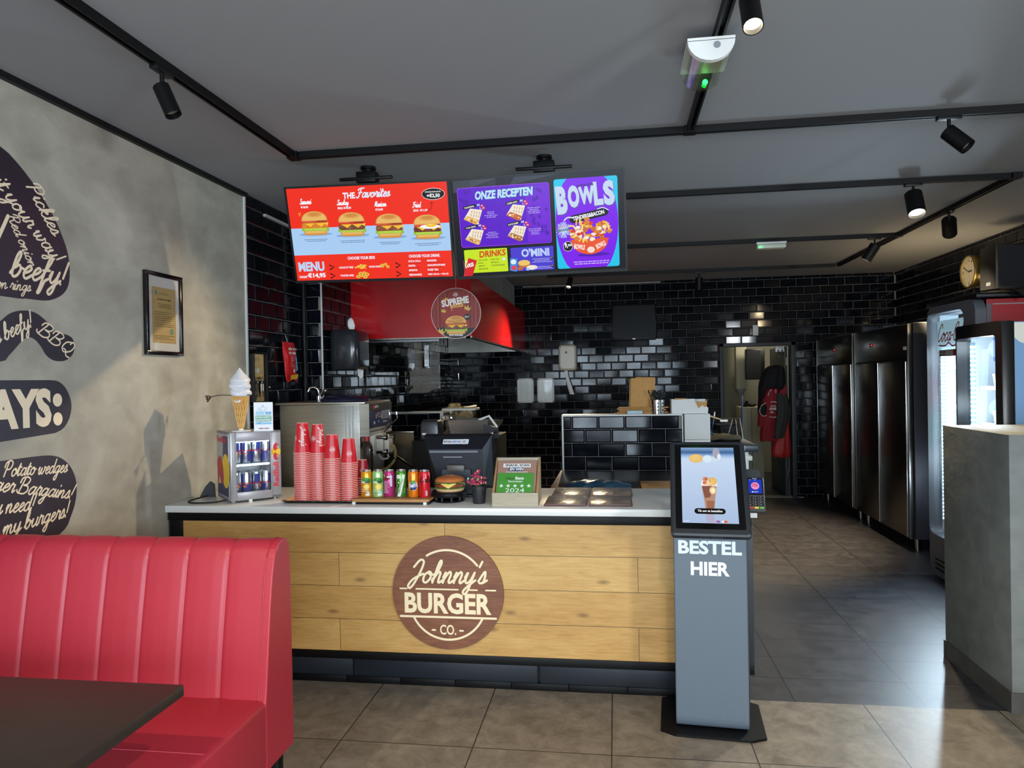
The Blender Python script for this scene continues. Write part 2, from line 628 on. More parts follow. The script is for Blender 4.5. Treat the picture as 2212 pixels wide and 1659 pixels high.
def cut(r, holes):
    """rectangle minus rectangles -> rectangles"""
    out = [r]
    for hx0, hy0, hx1, hy1 in holes:
        nx = []
        for x0, y0, x1, y1 in out:
            if hx0 >= x1 or hx1 <= x0 or hy0 >= y1 or hy1 <= y0:
                nx.append((x0, y0, x1, y1))
                continue
            if hx0 > x0:
                nx.append((x0, y0, hx0, y1))
            if hx1 < x1:
                nx.append((hx1, y0, x1, y1))
            a, b = max(x0, hx0), min(x1, hx1)
            if hy0 > y0:
                nx.append((a, y0, b, hy0))
            if hy1 < y1:
                nx.append((a, hy1, b, y1))
        out = nx
    return out


def tiled(b, O, U, W, N, w, h, holes=(), thick=.1, tw=.199, th=.1035, g=.0035, bev=.0095, dep=.006, ou=0, ov=0, wob=.0014):
    """bevelled metro tiles in running bond on a slab; material 0 tile, 1 grout"""
    O, U, W, N = V(O), V(U), V(W), V(N)

    def P(u, v, d):
        return O + U * u + W * v + N * d
    for x0, y0, x1, y1 in cut((0, 0, w, h), holes):
        vs = [P(x, y, d) for d in (0, -thick) for x, y in ((x0, y0), (x1, y0), (x1, y1), (x0, y1))]
        b.add(vs, [(0, 1, 2, 3), (7, 6, 5, 4), (0, 4, 5, 1), (1, 5, 6, 2), (2, 6, 7, 3), (3, 7, 4, 0)], 1)
    j0 = int(-ov / th) - 1
    for j in range(j0, int(h / th) + 3):
        for i in range(-2, int(w / tw) + 3):
            u0 = ou + i * tw + (tw / 2 if j % 2 else 0)
            v0 = ov + j * th
            rr = (max(0, u0 + g / 2), max(0, v0 + g / 2), min(w, u0 + tw - g / 2), min(h, v0 + th - g / 2))
            if rr[2] - rr[0] < .012 or rr[3] - rr[1] < .012:
                continue
            for x0, y0, x1, y1 in cut(rr, holes):
                if x1 - x0 < .025 or y1 - y0 < .025:
                    continue
                q = [R.uniform(-wob, wob) for _ in range(3)]
                k = bev
                vs = [P(x, y, .001) for x, y in ((x0, y0), (x1, y0), (x1, y1), (x0, y1))]
                vs += [P(x, y, dep + q[0] + sx * q[1] + sy * q[2]) for x, y, sx, sy in ((x0 + k, y0 + k, -1, -1), (x1 - k, y0 + k, 1, -1), (x1 - k, y1 - k, 1, 1), (x0 + k, y1 - k, -1, 1))]
                b.add(vs, [(4, 5, 6, 7), (0, 1, 5, 4), (1, 2, 6, 5), (2, 3, 7, 6), (3, 0, 4, 7)], 0)
    return b
# ------------------------------------------------------------------ shared materials
M = dict(
    black=mat('black_paint', '0f1012', .5, spec=.3), blackgloss=mat('black_gloss', '0b0b0d', .18), blackmetal=mat('black_powder_coat', '070708', .5, bump=.05, bs=300, spec=.25),
    steel=mat('brushed_steel', 'a8a59c', .3, 1, var=.12, vs=5, stretch=(1, 1, 30)), steeld=mat('dark_steel', '827e77', .26, 1, var=.03, vs=4, stretch=(1, 1, 25)),
    chrome=mat('chrome', 'd8d8d8', .1, 1), alu=mat('aluminium', 'b9bbbd', .35, .9), white=mat('white_plastic', 'e4e4e0', .4), ivory=mat('ivory_plastic', 'd9d4c2', .35),
    grey=mat('grey_plastic', '8d9094', .45), dgrey=mat('dark_grey_plastic', '3a3d42', .45), plastic=mat('black_plastic', '0b0c0e', .4, spec=.3),
    red=mat('red_plastic', 'c8141c', .4), paper=mat('paper', 'efeee9', .8), card=mat('cardboard', 'b98a4f', .8, var=.1, vs=30),
    wood=mat('pale_wood', 'c9a877', .55, var=.2, vs=5, stretch=(1, 1, 12)),
)
tile_m = mat('black_glazed_tile', '0a0d14', .09, spec=.22, bump=.03, bs=7)
grout_m = mat('grey_grout', '7d7b76', .85)
trim_m = mat('pale_trim', 'c9c9c4', .4)


def concrete(name, a, b, c, scale=1.0, bump=.25):
    m = bpy.data.materials.new(name)
    m.use_nodes = True
    nt = m.node_tree
    L = nt.links.new
    p = nt.nodes['Principled BSDF']
    p.inputs['Roughness'].default_value = .62
    tc = nt.nodes.new('ShaderNodeTexCoord')

    def noise(s, d, rough, dist, st=(1, 1, 1)):
        mp = nt.nodes.new('ShaderNodeMapping')
        mp.inputs['Scale'].default_value = st
        L(tc.outputs['Object'], mp.inputs[0])
        n = nt.nodes.new('ShaderNodeTexNoise')
        n.inputs['Scale'].default_value, n.inputs['Detail'].default_value = s * scale, d
        n.inputs['Roughness'].default_value, n.inputs['Distortion'].default_value = rough, dist
        L(mp.outputs[0], n.inputs['Vector'])
        return n.outputs['Fac']
    n1, n2, n3 = noise(1.7, 7, .6, .9), noise(5, 5, .5, .35, (1, 1, 1.5)), noise(26, 4, .7, .3)
    r = nt.nodes.new('ShaderNodeValToRGB')
    r.color_ramp.elements[0].position, r.color_ramp.elements[1].position = .33, .67
    r.color_ramp.elements[0].color, r.color_ramp.elements[1].color = (*lin(a), 1), (*lin(c), 1)
    e = r.color_ramp.elements.new(.5)
    e.color = (*lin(b), 1)
    ma = nt.nodes.new('ShaderNodeMath')
    ma.operation = 'MULTIPLY_ADD'
    ma.inputs[1].default_value, ma.inputs[2].default_value = .55, .0
    L(n1, ma.inputs[0])
    mb = nt.nodes.new('ShaderNodeMath')
    mb.operation = 'MULTIPLY_ADD'
    mb.inputs[1].default_value = .45
    L(n2, mb.inputs[0])
    L(ma.outputs[0], mb.inputs[2])
    L(mb.outputs[0], r.inputs[0])
    L(r.outputs[0], p.inputs['Base Color'])
    mc = nt.nodes.new('ShaderNodeMath')
    mc.operation = 'MULTIPLY_ADD'
    mc.inputs[1].default_value = .12
    L(n3, mc.inputs[0])
    L(n2, mc.inputs[2])
    bp = nt.nodes.new('ShaderNodeBump')
    bp.inputs['Strength'].default_value, bp.inputs['Distance'].default_value = bump, .02
    L(mc.outputs[0], bp.inputs['Height'])
    L(bp.outputs[0], p.inputs['Normal'])
    return m


def floor_mat(name, cols, W, H, ox, oy, gap, grout, rough):
    """square-laid floor tiles, each a little different, mottled like cement"""
    m = bpy.data.materials.new(name)
    m.use_nodes = True
    nt = m.node_tree
    L = nt.links.new
    p = nt.nodes['Principled BSDF']
    tc = nt.nodes.new('ShaderNodeTexCoord')
    sp = nt.nodes.new('ShaderNodeSeparateXYZ')
    L(tc.outputs['Object'], sp.inputs[0])

    def mth(op, a, b=None):
        n = nt.nodes.new('ShaderNodeMath')
        n.operation = op
        for i, q in enumerate((a, b)):
            if q is None:
                continue
            if isinstance(q, (int, float)):
                n.inputs[i].default_value = q
            else:
                L(q, n.inputs[i])
        return n.outputs[0]
    ids, edge = [], []
    for k, o, s in (('X', ox, W), ('Y', oy, H)):
        t = mth('DIVIDE', mth('SUBTRACT', sp.outputs[k], o), s)
        ids.append(mth('FLOOR', t))
        f = mth('FRACT', t)
        edge.append(mth('MULTIPLY', mth('MINIMUM', f, mth('SUBTRACT', 1.0, f)), s))
    mask = mth('LESS_THAN', mth('MINIMUM', *edge), gap)
    cb = nt.nodes.new('ShaderNodeCombineXYZ')
    L(ids[0], cb.inputs[0])
    L(ids[1], cb.inputs[1])
    wn = nt.nodes.new('ShaderNodeTexWhiteNoise')
    L(cb.outputs[0], wn.inputs['Vector'])
    ad = nt.nodes.new('ShaderNodeVectorMath')
    ad.operation = 'MULTIPLY_ADD'
    L(wn.outputs['Color'], ad.inputs[0])
    ad.inputs[1].default_value = (7, 7, 7)
    L(tc.outputs['Object'], ad.inputs[2])
    n = nt.nodes.new('ShaderNodeTexNoise')
    n.inputs['Scale'].default_value, n.inputs['Detail'].default_value, n.inputs['Roughness'].default_value, n.inputs['Distortion'].default_value = 9, 9, .72, .5
    L(ad.outputs[0], n.inputs['Vector'])
    r = nt.nodes.new('ShaderNodeValToRGB')
    r.color_ramp.elements[0].position, r.color_ramp.elements[1].position = .36, .64
    r.color_ramp.elements[0].color, r.color_ramp.elements[1].color = (*lin(cols[0]), 1), (*lin(cols[1]), 1)
    L(n.outputs['Fac'], r.inputs[0])
    mx = nt.nodes.new('ShaderNodeMix')
    mx.data_type = 'RGBA'
    L(mask, mx.inputs['Factor'])
    L(r.outputs[0], mx.inputs['A'])
    mx.inputs['B'].default_value = (*lin(grout), 1)
    L(mx.outputs['Result'], p.inputs['Base Color'])
    L(mth('ADD', mth('MULTIPLY', n.outputs['Fac'], .2), rough), p.inputs['Roughness'])
    bp = nt.nodes.new('ShaderNodeBump')
    bp.inputs['Strength'].default_value, bp.inputs['Distance'].default_value = .25, .004
    L(mth('SUBTRACT', mth('MULTIPLY', n.outputs['Fac'], .35), mask), bp.inputs['Height'])
    L(bp.outputs[0], p.inputs['Normal'])
    return m


def planks(name, dark, mid, light, ph, pw, z0, gapc='3a2a18', tone=.5, rough=.5, knots=True):
    """horizontal boards with grain, in the X-Z plane"""
    m = bpy.data.materials.new(name)
    m.use_nodes = True
    nt = m.node_tree
    L = nt.links.new
    p = nt.nodes['Principled BSDF']
    p.inputs['Roughness'].default_value = rough
    tc = nt.nodes.new('ShaderNodeTexCoord')
    sp = nt.nodes.new('ShaderNodeSeparateXYZ')
    L(tc.outputs['Object'], sp.inputs[0])
    cb = nt.nodes.new('ShaderNodeCombineXYZ')
    sub = nt.nodes.new('ShaderNodeMath')
    sub.operation = 'SUBTRACT'
    sub.inputs[1].default_value = z0
    L(sp.outputs['Z'], sub.inputs[0])
    L(sp.outputs['X'], cb.inputs[0])
    L(sub.outputs[0], cb.inputs[1])
    br = nt.nodes.new('ShaderNodeTexBrick')
    br.offset, br.offset_frequency = .37, 2
    br.inputs['Color1'].default_value, br.inputs['Color2'].default_value = (0, 0, 0, 1), (1, 1, 1, 1)
    br.inputs['Mortar'].default_value = (.5, .5, .5, 1)
    br.inputs['Scale'].default_value = 1
    br.inputs['Mortar Size'].default_value = .0012
    br.inputs['Mortar Smooth'].default_value = 0
    br.inputs['Brick Width'].default_value, br.inputs['Row Height'].default_value = pw, ph
    L(cb.outputs[0], br.inputs['Vector'])
    off = nt.nodes.new('ShaderNodeVectorMath')
    off.operation = 'MULTIPLY_ADD'
    L(br.outputs['Color'], off.inputs[0])
    off.inputs[1].default_value = (13, 5, 9)
    L(cb.outputs[0], off.inputs[2])

    def noise(scale, st, d=6, dist=.6):
        mp = nt.nodes.new('ShaderNodeMapping')
        mp.inputs['Scale'].default_value = st
        L(off.outputs[0], mp.inputs[0])
        n = nt.nodes.new('ShaderNodeTexNoise')
        n.inputs['Scale'].default_value, n.inputs['Detail'].default_value, n.inputs['Distortion'].default_value = scale, d, dist
        n.inputs['Roughness'].default_value = .62
        L(mp.outputs[0], n.inputs['Vector'])
        return n.outputs['Fac']
    g1, g2 = noise(8, (1, 13, 1), 9, .8), noise(2.6, (1, 3.5, 1), 5, .5)
    a = nt.nodes.new('ShaderNodeMath')
    a.operation = 'MULTIPLY_ADD'
    a.inputs[1].default_value, a.inputs[2].default_value = .55, 0
    L(g1, a.inputs[0])
    a2 = nt.nodes.new('ShaderNodeMath')
    a2.operation = 'MULTIPLY_ADD'
    a2.inputs[1].default_value = .45
    L(g2, a2.inputs[0])
    L(a.outputs[0], a2.inputs[2])
    a3 = nt.nodes.new('ShaderNodeMath')
    a3.operation = 'MULTIPLY_ADD'
    a3.inputs[1].default_value = tone * .2
    L(br.outputs['Color'], a3.inputs[0])
    L(a2.outputs[0], a3.inputs[2])
    r = nt.nodes.new('ShaderNodeValToRGB')
    r.color_ramp.elements[0].position, r.color_ramp.elements[1].position = .3, .74
    r.color_ramp.elements[0].color, r.color_ramp.elements[1].color = (*lin(dark), 1), (*lin(light), 1)
    e = r.color_ramp.elements.new(.5)
    e.color = (*lin(mid), 1)
    L(a3.outputs[0], r.inputs[0])
    col = r.outputs[0]
    if knots:
        vo = nt.nodes.new('ShaderNodeTexVoronoi')
        vo.voronoi_dimensions = '2D'
        mp = nt.nodes.new('ShaderNodeMapping')
        mp.inputs['Scale'].default_value = (1.6, 4.2, 1)
        L(off.outputs[0], mp.inputs[0])
        L(mp.outputs[0], vo.inputs['Vector'])
        vo.inputs['Scale'].default_value = 1.1
        kr = nt.nodes.new('ShaderNodeMapRange')
        kr.inputs['From Min'].default_value, kr.inputs['From Max'].default_value = .015, .075
        kr.inputs['To Min'].default_value, kr.inputs['To Max'].default_value = .6, 0
        L(vo.outputs['Distance'], kr.inputs['Value'])
        mk = nt.nodes.new('ShaderNodeMix')
        mk.data_type = 'RGBA'
        L(kr.outputs[0], mk.inputs['Factor'])
        L(col, mk.inputs['A'])
        mk.inputs['B'].default_value = (*lin('5a3f20'), 1)
        col = mk.outputs['Result']
    mx = nt.nodes.new('ShaderNodeMix')
    mx.data_type = 'RGBA'
    L(br.outputs['Fac'], mx.inputs['Factor'])
    L(col, mx.inputs['A'])
    mx.inputs['B'].default_value = (*lin(gapc), 1)
    L(mx.outputs['Result'], p.inputs['Base Color'])
    bp = nt.nodes.new('ShaderNodeBump')
    bp.inputs['Strength'].default_value, bp.inputs['Distance'].default_value = .15, .003
    L(g1, bp.inputs['Height'])
    L(bp.outputs[0], p.inputs['Normal'])
    return m


plaster = concrete('trowelled_plaster', '8f8a7e', 'a5a093', 'bbb6a8')
divider_m = concrete('raw_concrete', '64675f', '727570', '80837d', 1.4, .35)
floorl = floor_mat('cement_floor_tile', ('6b6358', '8f8679'), .6, .6, -.04, .055, .0028, '2b2825', .34)
floord = floor_mat('dark_floor_tile', ('2d2d31', '434247'), .6, .29, .245, .165, .0034, '09090b', .33)
ceil_m = mat('grey_ceiling_paint', '909193', .85)
CZ = 2.875


def setting(name, b, m, **k):
    return tag(b.obj(name, m, **k), kind='structure')


# ------------------------------------------------------------------ the room
setting('floor', B().box(-2.6, 3.7, -3.2, 3.652, -.1, 0, 0).box(-2.6, 3.7, 3.652, 12.4, -.1, 0, 1), [floorl, floord])
setting('ceiling', B().box(-2.6, 3.7, -3.2, 9.83, CZ, CZ + .1), ceil_m)
setting('wall_left', B().box(-2.6, -2.43, -3.2, 4.485, 0, CZ), plaster)
tl = B()
tiled(tl, (-2.43, 4.49, 0), (0, 1, 0), (0, 0, 1), (1, 0, 0), .9, CZ, thick=.17, ou=.03)
tiled(tl, (-2.28, 5.39, 0), (0, 1, 0), (0, 0, 1), (1, 0, 0), 4.34, CZ, thick=.32, ou=.08)
tiled(tl, (-2.43, 5.385, 0), (1, 0, 0), (0, 0, 1), (0, -1, 0), .15, CZ, thick=.02, ou=.03)
setting('wall_left_tiled', tl, [tile_m, grout_m])
tb = B()
tiled(tb, (-2.28, 9.73, 0), (1, 0, 0), (0, 0, 1), (0, -1, 0), 5.83, CZ, holes=[(3.66, -1, 4.58, 2.0)], ou=.045, ov=.045)
setting('wall_back', tb, [tile_m, grout_m])
tr = B()
tiled(tr, (3.55, 9.73, 0), (0, -1, 0), (0, 0, 1), (-1, 0, 0), 5.2, CZ, ou=.02, ov=.045)
setting('wall_right', tr, [tile_m, grout_m])
setting('wall_right_front', B().box(3.55, 3.7, -3.2, -2.4, 0, CZ).box(3.55, 3.7, -.9, 4.53, 0, CZ).box(3.55, 3.7, -2.4, -.9, 0, 1.1).box(3.55, 3.7, -2.4, -.9, 2.5, CZ), plaster)
setting('window_4', B().box(3.59, 3.65, -2.4, -2.35, 1.1, 2.5).box(3.59, 3.65, -.95, -.9, 1.1, 2.5).box(3.59, 3.65, -2.35, -.95, 2.45, 2.5).box(3.59, 3.65, -2.35, -.95, 1.1, 1.15), M['blackmetal'])
# shop front behind the viewer: sill, piers, head, mullions
wf = B()
for x0, x1, z0, z1 in ((-2.6, 3.7, 0, .45), (-2.6, 3.7, 2.4, CZ), (-2.6, -2.2, .45, 2.4), (-.38, -.27, .45, 2.4), (1.52, 2.5, .45, 2.4), (3.4, 3.7, .45, 2.4)):
    wf.box(x0, x1, -3.2, -3.05, z0, z1)
setting('wall_front', wf, M['black'])
for i, (x0, x1) in enumerate(((-2.2, -.38), (-.27, 1.52), (2.5, 3.4))):
    b = B()
    for a, c in ((x0, x0 + .05), (x1 - .05, x1), ((x0 + x1) / 2 - .02, (x0 + x1) / 2 + .02)):
        b.box(a, c, -3.15, -3.09, .45, 2.4)
    b.box(x0, x1, -3.15, -3.09, 2.05, 2.1)
    setting('window_%d' % (i + 1), b, M['blackmetal'])

# trims
setting('trim_1', B().box(-2.43, -2.405, -3.05, 4.5, CZ - .028, CZ), M['black'])
setting('trim_2', B().box(-2.435, -2.418, 4.483, 4.497, 0, CZ), trim_m)
setting('trim_3', B().cyl((-2.277, 5.383, 0), (-2.277, 5.383, CZ), .008, n=10), trim_m)
setting('trim_4', B().cyl((-1.22, 9.70, CZ - .02), (.62, 9.70, CZ - .02), .011, n=10), mat('white_pipe', '96948e', .5))
# low partition with a splash glass above, left of the kitchen
pw = B()
tiled(pw, (-2.28, 6.3, 0), (1, 0, 0), (0, 0, 1), (0, -1, 0), .73, 1.31, thick=.12, ou=.11, ov=.06)
tiled(pw, (-1.55, 6.3, 0), (0, 1, 0), (0, 0, 1), (1, 0, 0), 1.6, 1.31, thick=.12)
setting('wall_partition', pw, [tile_m, grout_m])
setting('trim_5', B().box(-2.28, -1.535, 6.28, 6.42, 1.308, 1.322).box(-1.56, -1.535, 6.284, 6.30, 0, 1.31).box(-1.56, -1.536, 6.4, 7.9, 1.308, 1.322), trim_m)
# pass wall
ps = B()
tiled(ps, (-.395, 5.45, 0), (1, 0, 0), (0, 0, 1), (0, -1, 0), .885, 1.312, thick=.14, ou=.065, ov=-.03)
setting('wall_pass', ps, [tile_m, grout_m])
setting('trim_6', B().box(-.405, .492, 5.44, 5.6, 1.31, 1.322).box(-.405, -.392, 5.436, 5.452, 0, 1.31).box(.486, .494, 5.436, 5.452, 0, 1.31), trim_m)
# concrete half pillar by the coolers
setting('wall_divider', B().box(1.812, 3.2, 3.636, 4.32, 0, 1.30, bev=.004), divider_m)
setting('baseboard_right', B().box(1.805, 3.21, 3.629, 4.327, 0, .095), mat('dark_cement_skirting', '4a4843', .6, var=.2, vs=9))

# ------------------------------------------------------------------ doorway and the store room behind
dr = B()
for x0, x1, z0, z1 in ((1.365, 1.415, 0, 2.02), (2.26, 2.315, 0, 2.02), (1.365, 2.315, 1.975, 2.02)):
    dr.box(x0, x1, 9.69, 9.86, z0, z1, 0, .004)
door = setting('door_1', dr, mat('dark_door_frame', '33373b', .5))
lf = B().box(2.205, 2.25, 9.87, 10.72, .01, 1.97, 0, .003)
leaf = lf.obj('door_leaf', mat('door_leaf', '3d444b', .5), parent=door)
hb = B()
for z in (.25, 1.1, 1.72):
    hb.cyl((2.235, 9.862, z), (2.235, 9.862, z + .1), .012, n=10)
hb.obj('hinge', M['steeld'], parent=door)
room_m = mat('store_room_paint', '8b8878', .8)
sr = B().box(.7, 3.4, 12.3, 12.4, 0, 2.6).box(.6, .72, 9.83, 12.4, 0, 2.6).box(3.3, 3.4, 9.83, 12.4, 0, 2.6).box(.6, 3.4, 9.83, 12.4, 2.5, 2.6).box(1.35, 1.55, 10.9, 12.3, 0, 2.5)
setting('wall_store_room', sr, room_m)
setting('floor_store_room', B().box(1.3, 2.4, 9.72, 9.86, 0, .012), mat('pale_threshold', '8d887a', .5))
_l = bpy.data.lights.new('store_room_light', 'POINT')
_l.energy, _l.color, _l.shadow_soft_size = 28, (1, .93, .75), .15
_o = bpy.data.objects.new('store_room_light', _l)
C.objects.link(_o)
_o.location = (2.35, 11.1, 2.3)

# ------------------------------------------------------------------ ceiling track lighting
TZ = CZ - .036


def track(label, pts, ends=()):
    t = thing('lighting_track', label, 'track', (*pts[0], CZ), group='black ceiling light tracks')
    for i, (p, q) in enumerate(zip(pts, pts[1:])):
        d = (V((*q, 0)) - V((*p, 0))).normalized()
        s = V((-d.y, d.x, 0))
        b = B()
        for k, z0, z1 in ((0, CZ - .012, CZ), (-1, TZ, CZ - .012), (1, TZ, CZ - .012)):
            o = s * .0135 * k
            hw = .018 if k == 0 else .0045
            vs = [V((*e, z)) + o + s * w for e in (p, q) for z in (z0, z1) for w in (-hw, hw)]
            b.add(vs, [(0, 1, 3, 2), (4, 6, 7, 5), (0, 4, 5, 1), (2, 3, 7, 6), (0, 2, 6, 4), (1, 5, 7, 3)])
        b.obj('rail', M['blackmetal'], t)
    for p in ends:
        B().box(p[0] - .03, p[0] + .03, p[1] - .03, p[1] + .03, TZ - .001, CZ).obj('connector', M['plastic'], t)
    return t


track('black track running along the left side of the ceiling towards the menu screens', [(-1.737, -2.5), (-1.737, 3.77)], [(-1.737, 3.77)])
track('long black track just in front of the menu screens', [(-1.70, 3.77), (3.3, 3.77)], [(.40, 3.77)])
track('black track meeting the long front track at a tee, towards the viewer', [(.40, -2.5), (.40, 3.73)])
track('black track behind the menu screens with the lit kitchen spot', [(-1.9, 5.06), (2.55, 5.06)])
track('black track angled along the right side over the steel fridges', [(2.585, 5.06), (2.585, 8.78)], [(2.585, 5.06), (2.585, 7.0)])
track('black track crossing above the emergency light over the kitchen', [(-.6, 7.0), (2.55, 7.0)])
track('rearmost black track close to the tiled back wall', [(-.8, 8.78), (2.55, 8.78)])

lamp_on = mat('lit_lamp_lens', 'fff0cf', .4, emit=14)
lamp_off = mat('unlit_lamp_lens', 'a8a59a', .2)


def track_spot(label, x, y, yaw, tilt, lit=0, ang=70, along='X', kr=1, kl=1):
    """yaw = heading the beam leans to (0 = +X, 90 = +Y), tilt from straight down"""
    t = thing('track_spotlight', label, 'spotlight', (x, y, TZ), group='black cylinder track spotlights')
    a, c = (.055, .017) if along == 'X' else (.017, .055)
    B().box(x - a, x + a, y - c, y + c, TZ - .016, TZ + .004, 0, .002).obj('adapter', M['plastic'], t)
    B().cyl((x, y, TZ - .01), (x, y, TZ - .075), .0085, n=12).ball((x, y, TZ - .078), .012, 10, 6).obj('stem', M['blackmetal'], t)
    d = V((sin(radians(tilt)) * cos(radians(yaw)), sin(radians(tilt)) * sin(radians(yaw)), -cos(radians(tilt))))
    p0 = V((x, y, TZ - .078)) - d * .012
    p1 = p0 + d * .125 * kl
    r_ = .0315 * kr
    b = B().cyl(p0, p1, r_, n=28, caps=False).cyl(p0, p0 + d * .002, r_, n=28).cyl(p1 - d * .03, p1, r_ * .9, n=28, caps=False)
    q = d.to_track_quat('Z', 'Y')
    ring = [q @ V((cos(2 * pi * i / 28), sin(2 * pi * i / 28), 0)) for i in range(28)]
    b.add([p1 + r * r_ for r in ring] + [p1 + r * r_ * .9 for r in ring], [(i, (i + 1) % 28, 28 + (i + 1) % 28, 28 + i) for i in range(28)])
    h = b.obj('lamp_head', M['blackmetal'], t)
    B().cyl(p1 - d * .03, p1 - d * .022, r_ * .88, n=24).obj('lens', lamp_on if lit else lamp_off, h)
    if lit:
        spot('spot_beam', p1 + d * .006, p1 + d, lit, WARM, ang, .7, .026)
    return t


track_spot('black spotlight hanging from the left track, casting a shadow on the plaster', -1.737, 2.6, 0, 24, along='Y')
track_spot('lit spotlight at the top edge of the photo beside the tee track', .435, 2.33, 270, 28, 160, along='Y')
track_spot('black spotlight at the right end of the long front track, leaning right', 1.63, 3.77, 320, 42, kr=1.2, kl=1.05)
track_spot('lit spotlight with its glowing lens showing, right of the menu screens', 1.965, 5.06, 265, 27, 160, 80, kr=1.7, kl=1.3)
track_spot('black spotlight seen from behind on the angled track', 2.585, 6.0, 65, 60, 1200, 48, along='Y', kr=1.65, kl=1.25)
track_spot('black spotlight leaning left near the corner of the two tracks', 2.38, 7.0, 165, 32, 680, 84, kr=1.5, kl=1.25)
track_spot('small dark spotlight by the back wall, on the rearmost track', 1.01, 8.78, 90, 5, kr=1.3, kl=1.2)
track_spot('lit spotlight hidden behind the menu screens, aimed at the left wall', -.42, 5.06, 222, 60, 150, 52)
track_spot('lit spotlight over the kitchen seen just below the right menu screen', -.5, 8.45, 250, 30, 300, 100)
track_spot('added fill spotlight above the seats, out of the top of the photo', .40, .9, 90, 12, 120, 110, along='Y')  # unseen lamp, added to brighten the floor from above
track_spot('added fill spotlight above the seats on the left track, out of the top of the photo', -1.737, .4, 45, 20, 120, 110, along='Y')  # second unseen lamp added for more light on the floor
track_spot('added fill spotlight on the long front track, beyond the right edge of the photo', 3.0, 3.77, 80, 85, 40, 60)  # unseen lamp, added to light the clock and upper right wall

# emergency lights
clear = thin_glass('clear_housing', (.93, .95, .9), .3, .08, .5)
t = thing('emergency_light', 'clear half-round emergency light with a green glow, hanging on the tee track', 'emergency light', (.37, 2.86, TZ))
pr = [(.085 * cos(radians(a)), -.075 * sin(radians(a))) for a in range(0, 181, 15)]
B().prism([(.37 + x, TZ - .01 + y) for x, y in pr], 'Y', 2.71, 2.735).box(.285, .455, 2.71, 3.0, TZ - .012, TZ).obj('housing', M['white'], t)
b = B()
for (x0, z0), (x1, z1) in zip(pr, pr[1:]):
    b.add([(.37 + x0, 2.735, TZ - .01 + z0), (.37 + x1, 2.735, TZ - .01 + z1), (.37 + x1, 3.0, TZ - .01 + z1), (.37 + x0, 3.0, TZ - .01 + z0)], [(0, 1, 2, 3)], 0, True)
b.add([(.37 + x, 3.0, TZ - .01 + z) for x, z in pr], [list(range(len(pr)))])
b.obj('diffuser', clear, t)
B().cyl((.39, 2.709, TZ - .03), (.39, 2.712, TZ - .03), .013, n=16).obj('test_button', M['grey'], t)
B().box(.31, .43, 2.77, 2.96, TZ - .03, TZ - .012).obj('gear_tray', mat('tray', 'b7ad98', .4), t)
B().ball((.38, 2.985, TZ - .055), .011, 10, 8).obj('green_led', mat('green_led', '20ff50', emit=9), t)
t = thing('emergency_light', 'slim white emergency light with a small green lamp, on the track over the kitchen', 'emergency light', (1.47, 7.0, TZ))
B().box(1.33, 1.6, 6.96, 7.05, TZ - .02, TZ, 0, .004).obj('base', M['white'], t)
B().box(1.335, 1.595, 6.955, 7.055, TZ - .062, TZ - .02, 0, .012).obj('diffuser', mat('milky_diffuser', 'd5dccb', .4), t)
B().ball((1.36, 6.95, TZ - .05), .008, 8, 6).obj('green_led', bpy.data.materials['green_led'], t)
# ------------------------------------------------------------------ wall lettering stickers
INK, CREAM = '271e2b', 'f0dcbc'


def sticker(label, outline, cat='wall sticker'):
    t = thing('wall_sticker', label, cat, (-2.428, 2.7, sum(p[1] for p in outline) / len(outline)), group='dark purple lettering stickers on the plaster wall')
    b = B()
    b.prism(outline, 'X', -2.4298, -2.4285)
    b.obj('backing', mat('dark_purple_vinyl', INK, .42, var=.1, vs=3), t)
    cv = Cv(lambda u, v, l: V((-2.4285 + l, u, v)), .0004)
    return t, cv


def onwall(cv, kind, s, p, q, h, wt=.2, **k):
    """lettering from p to q (along wall, up wall)"""
    a = atan2(q[1] - p[1], q[0] - p[0])
    d = hypot(q[0] - p[0], q[1] - p[1])
    if kind == 'h':
        cv.script(s, p[0], p[1], h, CREAM, d, wt, rot=a, **k)
    else:
        cv.text(s, p[0], p[1], h, CREAM, d, al='l', rot=a, **k)


bun = [(1.62, 1.99), (1.6, 2.08), (1.66, 2.3), (1.85, 2.52), (2.1, 2.63), (2.35, 2.64)] + [(2.567, 2.574), (2.631, 2.545), (2.697, 2.498), (2.766, 2.437), (2.838, 2.356), (2.89, 2.272), (2.92, 2.2), (2.929, 2.122), (2.919, 2.061), (2.891, 2.021), (2.843, 1.992), (2.783, 1.976), (2.683, 1.974), (2.551, 1.971)]
t, cv = sticker('big dark bun-shaped sticker with cream handwriting reading beefy!, top of the left wall', crom(bun, 4, True))
onwall(cv, 'h', 'Pickles', (2.695, 2.445), (2.835, 2.265), .037)
onwall(cv, 'h', 'it your way!', (2.53, 2.425), (2.845, 2.145), .037, .2)
onwall(cv, 'h', 'Red onion', (2.595, 2.30), (2.705, 2.105), .026)
onwall(cv, 'h', 'beefy!', (2.6, 2.06), (2.895, 2.056), .052, .22)
onwall(cv, 'h', 'onion rings', (2.47, 2.0), (2.705, 2.006), .023, .2)
cv.line([(2.55, 2.2), (2.6, 2.3)], .016, CREAM)
cv.obj('lettering', PRINT, t)
